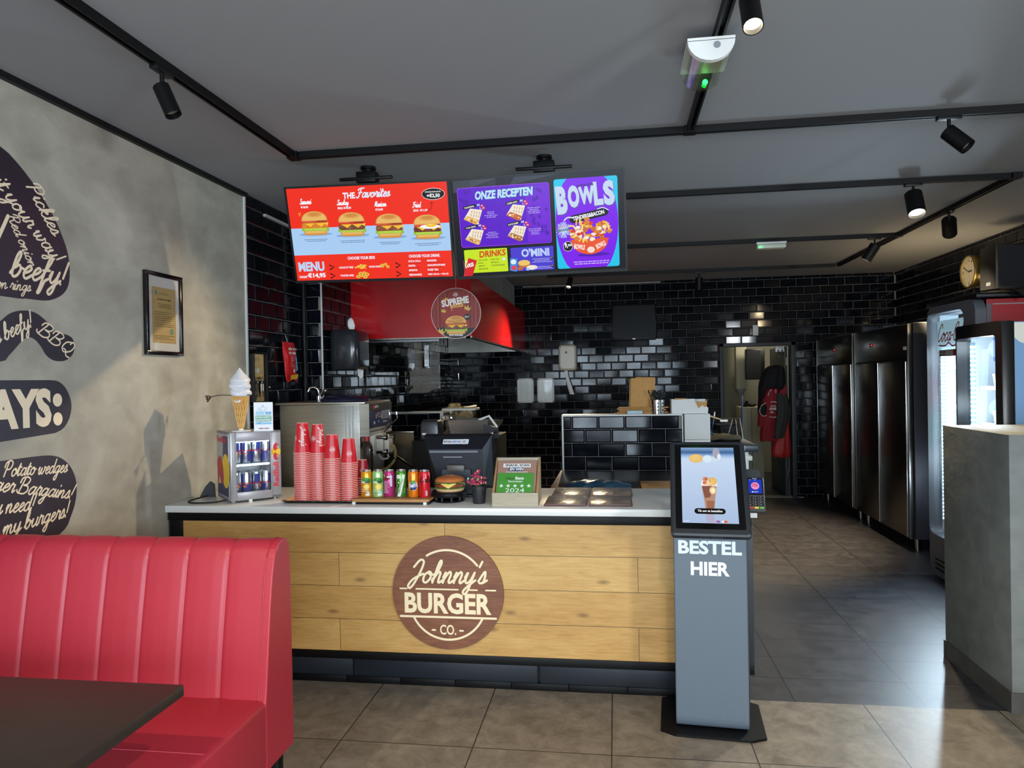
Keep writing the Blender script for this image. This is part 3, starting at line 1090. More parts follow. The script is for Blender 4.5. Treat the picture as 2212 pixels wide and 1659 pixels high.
mou = [(2.3, 1.70), (2.2, 1.70), (2.2, 1.80), (2.4, 1.83), (2.48, 1.84)] + [(2.548, 1.867), (2.592, 1.9), (2.637, 1.918), (2.691, 1.924), (2.738, 1.916), (2.787, 1.888), (2.828, 1.855), (2.853, 1.84), (2.897, 1.837), (2.933, 1.824), (2.947, 1.794), (2.942, 1.76), (2.916, 1.732), (2.876, 1.717), (2.824, 1.719), (2.783, 1.741), (2.759, 1.773), (2.727, 1.803), (2.696, 1.813), (2.664, 1.803), (2.633, 1.774), (2.588, 1.732), (2.544, 1.707)]
t, cv = sticker('dark moustache-shaped sticker with cream lettering BBQ, under the bun-shaped one', crom(mou, 3, True))
onwall(cv, 'h', "it's beefy!", (2.49, 1.755), (2.715, 1.862), .033)
onwall(cv, 'h', 'BBQ', (2.735, 1.835), (2.915, 1.742), .032)
cv.obj('lettering', PRINT, t)
t, cv = sticker('dark pill-shaped sticker with bold cream block letters AYS and a colon', [(2.3, 1.375)] + [(2.3, 1.633), (2.796, 1.633)] + crom([(2.796, 1.633), (2.847, 1.627), (2.89, 1.596), (2.92, 1.534), (2.913, 1.474), (2.876, 1.422), (2.824, 1.401)], 4))
cv.text('AYS', 2.487, 1.432, .166, CREAM, .318, .05, 'l')
for z in (1.462, 1.545):
    cv.ell(2.84, z, .0265, .029, CREAM)
cv.obj('lettering', PRINT, t)
blob = [(2.2, .93), (2.2, 1.31)] + [(2.533, 1.311)] + crom([(2.682, 1.311), (2.787, 1.307), (2.855, 1.287), (2.907, 1.244), (2.937, 1.185), (2.942, 1.13), (2.929, 1.071), (2.9, 1.015), (2.867, .971), (2.756, .92)], 3)
t, cv = sticker('dark rounded sticker with cream handwriting Potato wedges, just above the red bench', blob)
onwall(cv, 'h', 'Potato wedges', (2.55, 1.247), (2.885, 1.222), .03)
onwall(cv, 'h', 'ger Bargains!', (2.5, 1.20), (2.91, 1.098), .033)
onwall(cv, 'h', 'u need!', (2.5, 1.105), (2.695, 1.088), .034)
onwall(cv, 'h', 'e my burgers!', (2.49, 1.012), (2.885, 1.024), .034)
cv.obj('lettering', PRINT, t)

# framed certificate
t = thing('framed_certificate', 'black framed certificate on yellowed paper hanging on the plaster wall', 'picture frame', (-2.43, 3.6, 1.99))
b = B()
y0, y1, z0, z1, f = 3.435, 3.755, 1.764, 2.208, .022
for a, c, e, g in ((y0, y1, z0, z0 + f), (y0, y1, z1 - f, z1), (y0, y0 + f, z0 + f, z1 - f), (y1 - f, y1, z0 + f, z1 - f)):
    b.box(-2.43, -2.408, a, c, e, g, 0, .003)
b.obj('frame', M['blackgloss'], t)
B().box(-2.43, -2.42, y0 + f - .002, y1 - f + .002, z0 + f - .002, z1 - f + .002).obj('mount', mat('mount_board', 'e6e2da', .7), t)
cv = Cv(lambda u, v, l: V((-2.42 + l, u, v)), .0003)
cv.rect(3.495, 1.83, 3.70, 2.13, 'd3b274').up()
cv.rect(3.5, 1.835, 3.695, 2.125, 'c9a565').up().rect(3.503, 1.838, 3.692, 2.122, 'd6b678').up()
cv.ell(3.53, 2.1, .013, .013, '7fa58f').ell(3.66, 1.895, .017, .017, '7fa58f')
cv.line(crom([(3.555 + .008 * i, 2.09 + (.008 if i % 2 else -.004) + .004 * (i % 3)) for i in range(11)], 4), .0022, '6e5a36')
cv.scribble(3.54, 2.062, 3.665, 1, 0, .008, '7b663c', 'c', .05).scribble(3.53, 2.04, 3.68, 3, .009, .0035, '8b7546', 'c')
cv.scribble(3.515, 1.995, 3.68, 8, .011, .0032, '8b7546').scribble(3.51, 1.868, 3.69, 3, .009, .003, '8b7546')
cv.obj('certificate', PRINT, t)
B().box(-2.4175, -2.4165, y0 + f, y1 - f, z0 + f, z1 - f).obj('glass', thin_glass('picture_glass', refl=.25, edge=.35), t)

# ------------------------------------------------------------------ red bench
leather = mat('red_leatherette', 'a82a3a', .4, bump=.06, bs=260, spec=.45, var=.04, vs=2)
t = thing('bench', 'red leatherette banquette bench with vertical channel stitching in front of the counter', 'bench', (-1.82, 2.1, 0))
prof = crom([(2.318, .50), (2.33, .60), (2.352, .74), (2.375, .87), (2.392, .955), (2.412, 1.005), (2.445, 1.030), (2.485, 1.028), (2.508, 1.0)], 5) + [(2.512, .9), (2.512, .27), (2.33, .27)]
xs, seams = [], [-1.225 - .158 * k for k in range(1, 8)]
X0, X1 = -2.415, -1.236
n = 150
for i in range(n + 1):
    xs.append(X0 + (X1 - X0) * i / n)
for s in seams:
    xs += [s - .004, s, s + .004]
xs = sorted(x for x in xs if X0 <= x <= X1)
rings = []
for x in xs:
    d = min(abs(x - s) for s in seams)
    puff = .005 * math.exp(-(d / .006) ** 2) - .004 * min(1, d / .05)
    e = min(x - X0, 1)
    er = .03 * max(0, 1 - e / .05) ** 2
    ring = []
    for i, (y, z) in enumerate(prof):
        k = 1 if i < len(prof) - 4 else 0
        yy, zz = y, z
        if z > .985:
            zz = z - puff * k - er
            yy = y
        else:
            yy = y + puff * k * (1 if y < 2.45 else 0) + er * (1 if y < 2.45 else 0)
        ring.append((x, yy, zz))
    rings.append(ring)
B().loft(rings).obj('backrest', leather, t)
st = B()
for s in seams[:7]:
    st.tube([(s, y + .0062, z) if z < .985 else (s, y, z - .0062) for y, z in prof[:34]], .0014, 5)
st.obj('stitching', mat('red_thread', 'b83c4a', .6), t)
side = crom([(2.31, .50), (2.318, .53), (2.345, .72), (2.37, .88), (2.39, .962), (2.412, 1.01), (2.448, 1.034), (2.488, 1.033), (2.513, 1.01)], 3) + [(2.52, .9), (2.522, .262), (2.31, .262)]
bm_ = B().prism(side, 'X', -1.239, -1.206)
sp_ = bm_.obj('side_panel', leather, t)
md = sp_.modifiers.new('b', 'BEVEL')
md.width, md.segments, md.limit_method, md.angle_limit = .006, 3, 'ANGLE', radians(50)
B().tube([(-1.235, y - .001, z + .001) for y, z in side[:25]], .0025, 6).obj('piping', leather, t)
B().box(-2.415, -1.208, 1.80, 2.345, .262, .508, 0, .022, 4).obj('seat', leather, t)
B().tube([(-1.2085, 1.83, .5), (-1.2065, 1.835, .3)], .0015, 5).tube([(-2.2, 1.96, .5085), (-1.22, 1.96, .5085)], .0012, 5).obj('seat_seam', bpy.data.materials['red_thread'], t)
for x in (-1.25, -2.39):
    for y in (1.86, 2.46):
        B().box(x - .02, x + .02, y - .02, y + .02, 0, .265, 0, .002).obj('leg', M['blackmetal'], t)

# ------------------------------------------------------------------ dark table
t = thing('table', 'dark brown laminate table with square edge in front of the red bench', 'table', (-1.8, 1.42, 0))
B().box(-2.38, -1.226, .95, 1.878, .718, .75, 0, .0025).obj('table_top', mat('dark_laminate', '2c2523', .42, var=.1, vs=14, bump=.02, bs=200), t)
B().cyl((-1.85, 1.4, .02), (-1.85, 1.4, .718), .038, n=24).obj('column', M['blackmetal'], t)
B().box(-2.1, -1.6, 1.15, 1.65, 0, .02, 0, .006).obj('foot_plate', M['blackmetal'], t)

# ------------------------------------------------------------------ service counter
oak = planks('oak_boards', '94703c', 'b98f50', 'cfa968', .174, 1.55, .183, tone=1.1)
t = thing('service_counter', 'oak-clad service counter with a black steel frame and recessed plinth', 'counter', (-.88, 3.9, 0))
B().box(-2.335, .618, 3.60, 3.635, .19, .868).obj('oak_front', oak, t)
fr = B().box(-2.42, .645, 3.594, 3.66, .866, .91, 0, .002).box(-2.41, -2.335, 3.594, 3.66, .0, .868, 0, .002)
fr.box(-2.335, .645, 3.594, 3.66, .148, .19, 0, .002)
fr.obj('steel_frame', M['blackmetal'], t)
B().box(.618, .648, 3.598, 4.22, .14, .91, 0, .002).obj('end_panel', mat('charcoal_panel', '2b3035', .5), t)
for x0, x1 in ((-2.335, -1.41), (-1.405, -.42), (-.405, .62)):
    B().box(x0, x1, 3.657, 3.672, .035, .15, 0, .0015).obj('kick_board', mat('blue_black_laminate', '1d232b', .42), t)
for i in range(10):
    x = -2.33 + i * .296
    B().box(x, x + .293, 3.65, 3.664, .0, .036, 0, .001).obj('plinth_tile', M['blackmetal'], t)
B().box(-2.42, .61, 3.675, 4.2, .03, .905).obj('carcass', M['black'], t)
wt_m = mat('white_speckled_stone', 'e2e3df', .22, var=.035, vs=420, spec=.5)
o = tag(B().box(-2.43, .668, 3.583, 4.262, .911, .948, 0, .0025).obj('worktop', wt_m, loc=(-.88, 3.9, .911)), 'long white stone worktop lying on the oak counter', 'worktop')

# round wooden logo
walnut = planks('walnut_disc', '5e3826', '7d4e36', '9a694b', .9, 5, 0, gapc='7d4e36', tone=0, knots=False)
t = thing('logo_sign', 'round dark wooden logo sign reading BURGER on the counter front', 'sign', (-.868, 3.6, .511))
B().cyl((-.868, 3.6, .511), (-.868, 3.586, .511), .291, n=96).obj('disc', walnut, t)
LG = 'f3e2bb'


def logo(cv, cx, cy, r, c1, c2=None):
    """the round burger-bar logo, r = half width"""
    k = r / .25
    c2 = c2 or c1
    P = lambda x, y: (cx + x * k, cy + y * k)
    cv.arc(*P(0, .02), .2 * k, 38, 122, .011 * k, c1)
    cv.arc(*P(0, -.04), .2 * k, 205, 335, .011 * k, c1, n=30)
    cv.line([P(-.25, -.125), P(.25, -.125)], .011 * k, c1)
    for a, e in ((-.25, -.215), (-.165, .055), (.115, .155), (.2, .25)):
        cv.line([P(a, .018), P(e, .018)], .008 * k, c1)
    cv.script("Johnny's", *P(-.2, .052), .056 * k, c1, .40 * k, .2)
    cv.text('BURGER', *P(0, -.108), .108 * k, c2, .455 * k, .035)
    cv.text('CO.', *P(.0, -.215), .052 * k, c1, .085 * k, .02)
    for x in (-.075, .07):
        cv.line([P(x - .008, -.192), P(x + .008, -.192)], .009 * k, c1)


cv = Cv.plane((-.868, 3.586, .511), (1, 0, 0), (0, 0, 1), (0, -1, 0), .0006)
logo(cv, 0, .0, .25, LG)
cv.obj('lettering', PRINT, t)

# ------------------------------------------------------------------ self-order kiosk
KX, KY, KA = .418, 3.432, radians(-4.5)
kg = mat('slate_powder_coat', '5a6672', .45, bump=.03, bs=400)
kd = mat('charcoal_plastic', '24282d', .42)
t = thing('order_kiosk', 'slate grey self-order kiosk with tilted touch screen reading BESTEL HIER', 'kiosk', (KX, KY, 0), KA)
ch = .06
B().prism([(-.222 + ch, -.2), (.222 - ch, -.2), (.228, -.2 + ch * .6), (.228, .2 - ch * .6), (.222 - ch, .2), (-.222 + ch, .2), (-.228, .2 - ch * .6), (-.228, -.2 + ch * .6)], 'Z', 0, .011).obj('base_plate', M['blackmetal'], t, local=True)
pf = [(-.135, .97), (-.135, .06)] + [(-.135 + .03 * (1 - cos(radians(a))), .06 - .045 * sin(radians(a))) for a in (20, 40, 60, 80, 90)] + [(.07, .015), (.07, .97)]
cb_ = B().prism(pf, 'X', -.159, .159).obj('column', kg, t, local=True)
md = cb_.modifiers.new('b', 'BEVEL')
md.width, md.segments, md.limit_method, md.angle_limit = .006, 3, 'ANGLE', radians(60)
B().box(.159, .166, -.10, .06, .1, .95).obj('side_strip', kd, t, local=True)
cv = Cv.plane((0, -.135, 0), (1, 0, 0), (0, 0, 1), (0, -1, 0), .0005)
cv.text('BESTEL', 0.0, .80, .062, 'e3edf5', .275, .035)
cv.text('HIER', .0, .705, .062, 'e3edf5', .168, .035)
cv.obj('lettering', PRINT, t, local=True)
# head: local frame u right, v up the slope, n out of the screen
TL = atan2(.375, .31)
hv, hn = V((0, cos(TL), sin(TL))), V((0, -sin(TL), cos(TL)))
h0 = V((0, -.288, .918))
hm = Matrix(((1, 0, 0, 0), (0, hv.y, hn.y, h0.y), (0, hv.z, hn.z, h0.z), (0, 0, 0, 1)))
HW, HH = .168, .487
b = B()
ol = rrect(-HW, 0, HW, HH, .018)
ol2 = rrect(-HW + .008, .008, HW - .008, HH - .008, .014)
b.loft([[(x, y, -.04) for x, y in ol2], [(x, y, -.03) for x, y in ol], [(x, y, -.006) for x, y in ol], [(x, y, 0) for x, y in ol2]])
head = b.xf(hm).obj('screen_housing', kd, t, local=True)
b = B().loft([[(x, y, 0) for x, y in rrect(-.146, .03, .146, HH - .02, .006)], [(x, y, .0012) for x, y in rrect(-.146, .03, .146, HH - .02, .006)]])
b.xf(hm).obj('screen_glass', mat('black_screen_glass', '050506', .12), head, local=True)
b = B()
for s in (-1, 1):
    for i in range(9):
        for j in range(3):
            x, z = s * .085 + (i - 4) * .0082 + (j % 2) * .004, -.012 - j * .0075
            b.cyl((x, .0004, z), (x, -.0006, z), .0024, n=8)
b.box(-.0008, .0008, -.001, .001, -.035, -.005)
b.xf(hm).obj('speaker_grille', M['black'], head, local=True)
cv = Cv(lambda u, v, l: hm @ V((u, v, .0014 + l)), .0003)
W0, W1, Z0, Z1 = -.118, .118, .058, .45
NB = 26
for i in range(NB):
    f = i / NB
    c = tuple(int(a + (b_ - a) * f) for a, b_ in zip((172, 192, 224), (206, 224, 246)))
    cv.rect(W0, Z0 + (Z1 - Z0) * i / NB, W1, Z0 + (Z1 - Z0) * (i + 1) / NB, '%02x%02x%02x' % c)
cv.up()
for i in range(8):
    c = ('7f9fc6', '6f90b9', '557aa6', '44679a', '5f83b2', '88a8d2', 'a3bee2', 'b8d0ee')[i]
    cv.rect(W0, Z1 - .0075 * (i + 1), W1, Z1 - .0075 * i, c)
cv.up().ell(-.05, .39, .033, .024, 'e3bf7d').up().ell(-.055, .395, .02, .015, 'eec778').ell(.0, .388, .021, .02, 'd6eaf6').up().ell(.035, .39, .013, .018, 'cfdff0').ell(.04, .42, .016, .03, 'a7a4b8').ell(.052, .4, .008, .016, 'e4ecf6')
k_ = .62
K = lambda *p: [(.002 + x * k_, .125 + (y - .06) * k_) for x, y in p]
E = lambda x, y, rx, ry, c, n=28: cv.ell(.002 + x * k_, .125 + (y - .06) * k_, rx * k_, ry * k_, c, n)
E(.0, .265, .058, .045, 'eceaf2')
cv.up().poly(K((-.052, .25), (.052, .25), (.03, .1), (.02, .0), (-.03, .0), (-.035, .1)), 'b98d77').up()
cv.poly(K((-.052, .252), (.02, .252), (.005, .16), (-.03, .15), (-.036, .16)), '8a5546').poly(K((-.025, .13), (.034, .13), (.026, .05), (-.02, .05)), 'a06a50').up()
E(.024, .214, .026, .034, 'c9a186')
E(.024, .214, .02, .027, 'f2dd9e')
E(.024, .214, .012, .017, 'fff3c8')
for q in ((-.03, .28, .024, .024, 'f4f0f2'), (-.026, .307, .02, .022, 'd99a7c'), (.025, .29, .03, .034, 'e5b25c'), (-.03, .277, .016, .014, 'd4765d'), (-.02, .31, .012, .012, 'bf6a4a'), (.03, .29, .02, .02, 'eec06c'), (.01, .27, .034, .016, 'efc27a')):
    E(*q)
for i in range(9):
    E(R.uniform(-.01, .015), R.uniform(.265, .32), .005, .005, ('f5d58a', 'fff1c4', 'c98c4a')[i % 3], 10)
cv.rect(-.018, Z0, .018, .1, 'b4b0cc').up(2)
cv.rect(-.066, .102, .066, .13, '0a0a0b', .014).up().text('Tik om te bestellen', 0, .1115, .0115, 'ffffff', .105, .02)
for x, c in ((.035, '3d6fe0'), (.052, 'f4f4f4'), (.068, 'f08a24')):
    cv.ell(x, .066, .0055, .005, c, 12)
cv.ell(.029, .066, .0055, .005, 'e0355b', 12).ell(.062, .066, .0055, .005, 'e8432f', 12).text('orderli', -.1, .063, .006, 'ffffff', .022, .01)
cv.obj('display', GLOW, head, local=True)

# card terminal on its arm
t = thing('card_terminal', 'small card payment terminal with blue screen on the right side of the kiosk', 'card terminal', (.615, 3.36, .98), KA)
tl_ = radians(62)
tv, tn = V((0, cos(tl_), sin(tl_))), V((0, -sin(tl_), cos(tl_)))
tm = Matrix(((1, 0, 0, .008), (0, tv.y, tn.y, -.015), (0, tv.z, tn.z, .005), (0, 0, 0, 1)))
W_ = .0385
b = B()
for z, e in ((-.022, .004), (-.018, 0), (-.003, 0), (0, .003)):
    pass
b.loft([[(x, y, z) for x, y in rrect(-W_ + e, e, W_ - e, .165 - e, .009)] for z, e in ((-.026, .004), (-.02, 0), (-.003, 0), (0, .002))])
bd = b.xf(tm).obj('body', M['dgrey'], t, local=True)
B().loft([[(x, y, z) for x, y in rrect(-W_ + .004, .078, W_ - .004, .161, .006)] for z in (0, .0012)]).xf(tm).obj('screen_bezel', M['blackgloss'], t, local=True)
b = B()
for r in range(4):
    for c_ in range(3):
        x, y = -.023 + c_ * .023, .067 - r * .0118
        b.box(x - .009, x + .009, y - .0042, y + .0042, -.001, .002, 0, .001, 1)
kp = b.xf(tm).obj('keypad', M['plastic'], t, local=True)
for c_, k in enumerate(('c8323c', 'e6c93a', '67b04a')):
    x = -.023 + c_ * .023
    B().box(x - .01, x + .01, .0145, .0232, -.001, .0025, 0, .0015, 1).xf(tm).obj('key', mat('key_' + k, k, .4), t, local=True)
cv = Cv(lambda u, v, l: tm @ V((u, v, .0013 + l)), .0002)
cv.rect(-.029, .086, .029, .153, '1637b4').up().ell(0, .122, .018, .0175, 'f28fc0').up().script("Johnny's", 0, .127, .0035, 'a2244c', .022, .25, 'c').text('BURGER', 0, .119, .005, '8c1530', .027, .03).text('CO.', 0, .112, .003, '8c1530', .008)
cv.text('adyen', .002, .091, .005, 'ffffff', .02, .02).ell(-.013, .093, .003, .003, 'ffffff', 10).text('7:36', -.022, .149, .003, 'cfd8ff', .008).text('Menu', 0, .149, .003, 'cfd8ff', .009)
cv.obj('display', GLOW, t, local=True)
cv = Cv(lambda u, v, l: tm @ V((u, v, .0022 + l)), .0002)
for r in range(4):
    for c_ in range(3):
        k = ('123', '456', '789', '*0#')[r][c_]
        cv.text(k, -.026 + c_ * .023, .0652 - r * .0118, .0042, 'dfe2e4')
cv.scribble(-.011, .1557, .011, 1, 0, .0025, 'c8c8c8')
cv.obj('key_legends', PRINT, t, local=True)
ab = B().prism(rrect(-.055, .06, .035, .185, .02), 'Y', .068, .075).box(-.02, .03, .05, .07, .07, .09)
ab.obj('mounting_arm', M['black'], t, local=True)

# ------------------------------------------------------------------ food artwork for the screens
BUNS = ('d79a4a', 'e9b868', 'cf8a42')


def burger2d(c, x, y, w, kind=0, shadow=None):
    """burger seen from the front: x,y = foot centre, w = width"""
    k = w
    if shadow:
        c.ell(x, y + .03 * k, .62 * k, .06 * k, shadow).up()
    c.poly([(x + k * a, y + k * b_) for a, b_ in [(-.44, .17), (-.42, .04), (-.3, 0), (.3, 0), (.42, .04), (.44, .17)]], 'd4953f').up()
    c.poly([(x + k * a, y + k * b_) for a, b_ in [(-.4, .17), (-.36, .07), (.36, .07), (.4, .17)]], 'e6b765').up()
    n = 22
    tp = [(x - .5 * k + k * i / n, y + k * (.27 + .02 * sin(i * 1.9))) for i in range(n + 1)]
    bt = [(x - .52 * k + 1.04 * k * i / n, y + k * (.14 + .035 * sin(i * 2.3) + .01 * (i % 3))) for i in range(n + 1)]
    c.poly(bt + tp[::-1], '8fbe35').up()
    c.poly([(a, b_ + .03 * k) for a, b_ in bt[2:-2]] + tp[2:-2][::-1], 'b8d94e').up()
    if kind == 1:
        c.rect(x - .42 * k, y + .22 * k, x + .42 * k, y + .27 * k, '6d2a4a', .02 * k).up()
    pc = ('d9822b', '7c4a30', '8a5232', '6d3a26')[kind]
    c.rect(x - .49 * k, y + .24 * k, x + .49 * k, y + .43 * k, pc, .07 * k).up()
    for _ in range(26):
        c.ell(x + R.uniform(-.44, .44) * k, y + R.uniform(.27, .41) * k, R.uniform(.012, .035) * k, R.uniform(.01, .022) * k, (('eaa048', 'b8611c', 'c6701f'), ('9c6a4a', '5a3020', 'a87a5c'), ('a46c48', '6a3a20', 'b98a66'), ('8a5438', '4a2416', 'a06a4a'))[kind][_ % 3], 7)
    c.up()
    for a in ((-.2, .2) if kind != 2 else (-.1, .3)):
        c.poly([(x + k * (a - .22), y + .44 * k), (x + k * (a + .24), y + .44 * k), (x + k * (a + .03), y + .29 * k)], 'f6bd35')
    c.poly([(x + .3 * k, y + .44 * k), (x + .51 * k, y + .44 * k), (x + .47 * k, y + .33 * k)], 'f9cb4c').up()
    c.rect(x - .47 * k, y + .42 * k, x + .47 * k, y + .50 * k, ('c2542b', 'c73a24', 'b4522f', 'cf3d2a')[kind], .03 * k).up()
    c.rect(x - .44 * k, y + .465 * k, x - .06 * k, y + .505 * k, 'e2633f', .02 * k).rect(x + .08 * k, y + .46 * k, x + .45 * k, y + .50 * k, '8a2a20', .02 * k).up()
    if kind == 3:
        c.ell(x + .1 * k, y + .42 * k, .36 * k, .075 * k, 'f3f6f8').up().ell(x + .14 * k, y + .47 * k, .18 * k, .07 * k, 'f6c32a').up().ell(x + .12 * k, y + .49 * k, .08 * k, .025 * k, 'fbe07a').up()
    dome = [(x + .48 * k * cos(a), y + k * (.5 + .33 * max(0, sin(a)) ** .8)) for a in [pi * i / 22 for i in range(23)]]
    c.poly(dome, BUNS[0]).up()
    c.poly([(x + .44 * k * cos(a), y + k * (.515 + .30 * max(0, sin(a)) ** .8)) for a in [pi * i / 18 for i in range(19)]], BUNS[1]).up()
    c.ell(x + .02 * k, y + .71 * k, .3 * k, .09 * k, 'dca052').up().ell(x + .02 * k, y + .725 * k, .2 * k, .06 * k, BUNS[2]).up()


def fries2d(c, x, y, w, n=14):
    for i in range(n):
        a = R.uniform(-.9, .9)
        px, py = x + R.uniform(-.35, .35) * w, y + R.uniform(-.12, .12) * w
        c.line([(px - .2 * w * cos(a), py - .2 * w * sin(a)), (px + .2 * w * cos(a), py + .2 * w * sin(a))], .085 * w, ('f4c542', 'e5a92e', 'f9d86a')[i % 3], False)
    c.up()


def rings2d(c, x, y, w, n=6):
    for i in range(n):
        px, py = x + R.uniform(-.4, .4) * w, y + R.uniform(-.15, .2) * w
        c.ell(px, py, .19 * w, .13 * w, 'd99a2e', 16).up().ell(px, py, .16 * w, .1 * w, 'f2c650', 16).up().ell(px, py, .07 * w, .045 * w, 'c0601c', 12).up()


def wrap2d(c, x, y, w, fill):
    c.poly([(x - .5 * w, y), (x - .12 * w, y + .52 * w), (x + .5 * w, y + .42 * w), (x + .24 * w, y - .26 * w)], 'efe6d4').up()
    c.poly([(x - .5 * w, y), (x - .28 * w, y + .16 * w), (x + .3 * w, y - .08 * w), (x + .24 * w, y - .28 * w), (x + .1 * w, y - .3 * w)], fill).up()
    for _ in range(16):
        a = R.random()
        c.ell(x + w * (-.36 + .56 * a) + R.uniform(-.06, .06) * w, y + w * (.02 - .2 * a) + R.uniform(-.06, .08) * w, .05 * w, .035 * w, ('f2d58c', 'd98b32', 'fbf0d8', 'b4562a')[_ % 4], 8)
    for i in range(4):
        for j in range(2):
            a = x + w * (-.1 + .13 * i + .05 * j)
            b_ = y + w * (.18 + .17 * j - .03 * i)
            c.line([(a - .02 * w, b_ - .05 * w), (a + .03 * w, b_ + .07 * w)], .035 * w, 'c98a5a', False)
    c.up()


# ------------------------------------------------------------------ the two menu screens
def screen_frame(name, label, tl_, tr_, bl_, mx):
    t = thing(name, label, 'screen', ((tl_[0] + tr_[0]) / 2, (tl_[1] + bl_[1]) / 2 + .05, bl_[2]))
    O = V(bl_)
    U = (V(tr_) - V(tl_))
    W = (V(tl_) - V(bl_))
    w_, h_ = U.length, W.length
    U, W = U.normalized(), W.normalized()
    N = U.cross(W).normalized()
    W = N.cross(U)
    mm = Matrix(((U.x, W.x, N.x, O.x), (U.y, W.y, N.y, O.y), (U.z, W.z, N.z, O.z), (0, 0, 0, 1)))
    f = .011
    b = B()
    for x0, x1, y0, y1 in ((0, w_, 0, f * 1.4), (0, w_, h_ - f, h_), (0, f, f * 1.4, h_ - f), (w_ - f, w_, f * 1.4, h_ - f)):
        b.box(x0, x1, y0, y1, -.02, .004)
    b.xf(mm).obj('bezel', M['plastic'], t)
    B().box(.003, w_ - .003, .003, h_ - .003, -.03, -.003, 0, .003).box(.15, w_ - .15, .06, h_ - .15, -.055, -.03, 0, .006).xf(mm).obj('back_cover', M['blackmetal'], t)
    pc = mm @ V((w_ / 2, h_ * .62, -.045))
    py = pc.y + .09
    b = B().cyl((mx, py, pc.z - .12), (mx, py, CZ - .01), .024, n=20).cyl((mx, py, CZ - .014), (mx, py, CZ), .045, n=24)
    b.box(mx - .06, mx + .06, py - .05, py + .03, CZ - .1, CZ - .035, 0, .006)
    b.obj('ceiling_pole', M['blackmetal'], t)
    b = B().box(mx - .16, mx + .16, py - .055, py - .03, CZ - .085, CZ - .07, 0, .003).box(mx - .10, mx + .10, py - .055, py - .02, pc.z - .1, pc.z + .1, 0, .004)
    b.cyl((mx, py - .03, pc.z), (mx, pc.y, pc.z), .03, n=16)
    b.obj('mounting_bracket', M['plastic'], t)
    cv = Cv(lambda u, v, l: mm @ V((u, v, l - .0015)), .00025)
    return t, cv, w_, h_


def scr_xy(w_, h_):
    return lambda x, y: (x * w_, y * h_)


t, cv, w_, h_ = screen_frame('menu_screen', 'left ceiling-hung menu screen, red, headed THE Favorites with four burgers', (-1.877, 3.92, 2.732), (-.905, 3.92, 2.722), (-1.877, 4.07, 2.197), -1.43)
cv.rect(.011, .015, w_ - .011, h_ - .011, 'f0301c').up()
P = lambda x, y: (x * w_, y * h_)
cv.rect(.011, .295 * h_, w_ - .011, .575 * h_, 'a9cdf2').up()
cv.text('THE', .395 * w_, .855 * h_, .062 * h_, 'eef2ff', .075 * w_, .04)
cv.script('Favorites', .443 * w_, .862 * h_, .046 * h_, 'dfe8fb', .2 * w_, .26)
for i, (x, nm, pr_, yb) in enumerate(((.155, 'Samurai', '€10,95', .50), (.385, 'Smokey', 'BBQ €10,95', .475), (.615, 'Mexican', '€10,95', .445), (.845, 'Fried', 'EGG  €11,95', .42))):
    bx = x * w_
    burger2d(cv, bx + .01, yb * h_, .172 * w_ * .98, i, '86a8d8')
    cv.up().script(nm, bx - .065, yb * h_ + .178, .0145, 'f2f5ff', .068 if i != 3 else .045, .28)
    cv.text(pr_, bx - .063, yb * h_ + .153, .0145, 'f2f5ff', (.045, .08, .045, .082)[i], .04, 'l')
    cv.scribble(bx - .07, yb * h_ - .026, bx + .085, 2, .0095, .0032, '4a648a', 'c')
cv.up()
cv.ell(.905 * w_, .865 * h_, .068 * w_, .058 * h_, 'f6f6f4', 32).up().ell(.905 * w_, .865 * h_, .066 * w_, .054 * h_, '17181a', 32).up()
cv.text('UPGRADE NAAR 200 GR.', .905 * w_, .88 * h_, .013 * h_, 'f2f2f2', .095 * w_, .03).text('+€2,50', .905 * w_, .825 * h_, .045 * h_, 'f2f2f2', .078 * w_, .04)
cv.line(crom([(.86 * w_, .69 * h_), (.885 * w_, .72 * h_), (.893 * w_, .79 * h_)], 5), .0025, '6a1010')
cv.line([(.885 * w_, .77 * h_), (.893 * w_, .79 * h_), (.9 * w_, .77 * h_)], .0025, '6a1010')
cv.line([(.075 * w_, .73 * h_), (.08 * w_, .7 * h_), (.086 * w_, .735 * h_)], .004, 'f2c12e')
cv.text('MENU', .115 * w_, .125 * h_, .1 * h_, 'bcd6f6', .165 * w_, .045).text('VANAF', .055 * w_, .055 * h_, .026 * h_, 'eef2ff', .052 * w_, .03).text('€14,95', .142 * w_, .05 * h_, .058 * h_, 'eef2ff', .115 * w_, .045)
cv.text('CHOOSE YOUR SIDE', .435 * w_, .235 * h_, .031 * h_, 'eef2ff', .17 * w_, .035).text('CHOOSE YOUR DRINK', .825 * w_, .235 * h_, .031 * h_, 'eef2ff', .19 * w_, .035)
for x, y in ((.245, .16), (.245, .07), (.66, .16), (.66, .07)):
    cv.line([((x - .013) * w_, (y + .025) * h_), ((x + .013) * w_, y * h_), ((x - .013) * w_, (y - .022) * h_)], .007, '14100f')
cv.text('CRUNCHY FRIES', .335 * w_, .145 * h_, .02 * h_, 'f2f5ff', .09 * w_, .03).text('ONION RINGS', .515 * w_, .145 * h_, .02 * h_, 'f2f5ff', .075 * w_, .03).text('TWISTER FRIES', .335 * w_, .06 * h_, .02 * h_, 'f2f5ff', .085 * w_, .03)
fries2d(cv, .43 * w_, .16 * h_, .075)
rings2d(cv, .585 * w_, .16 * h_, .058)
rings2d(cv, .435 * w_, .07 * h_, .08, 8)
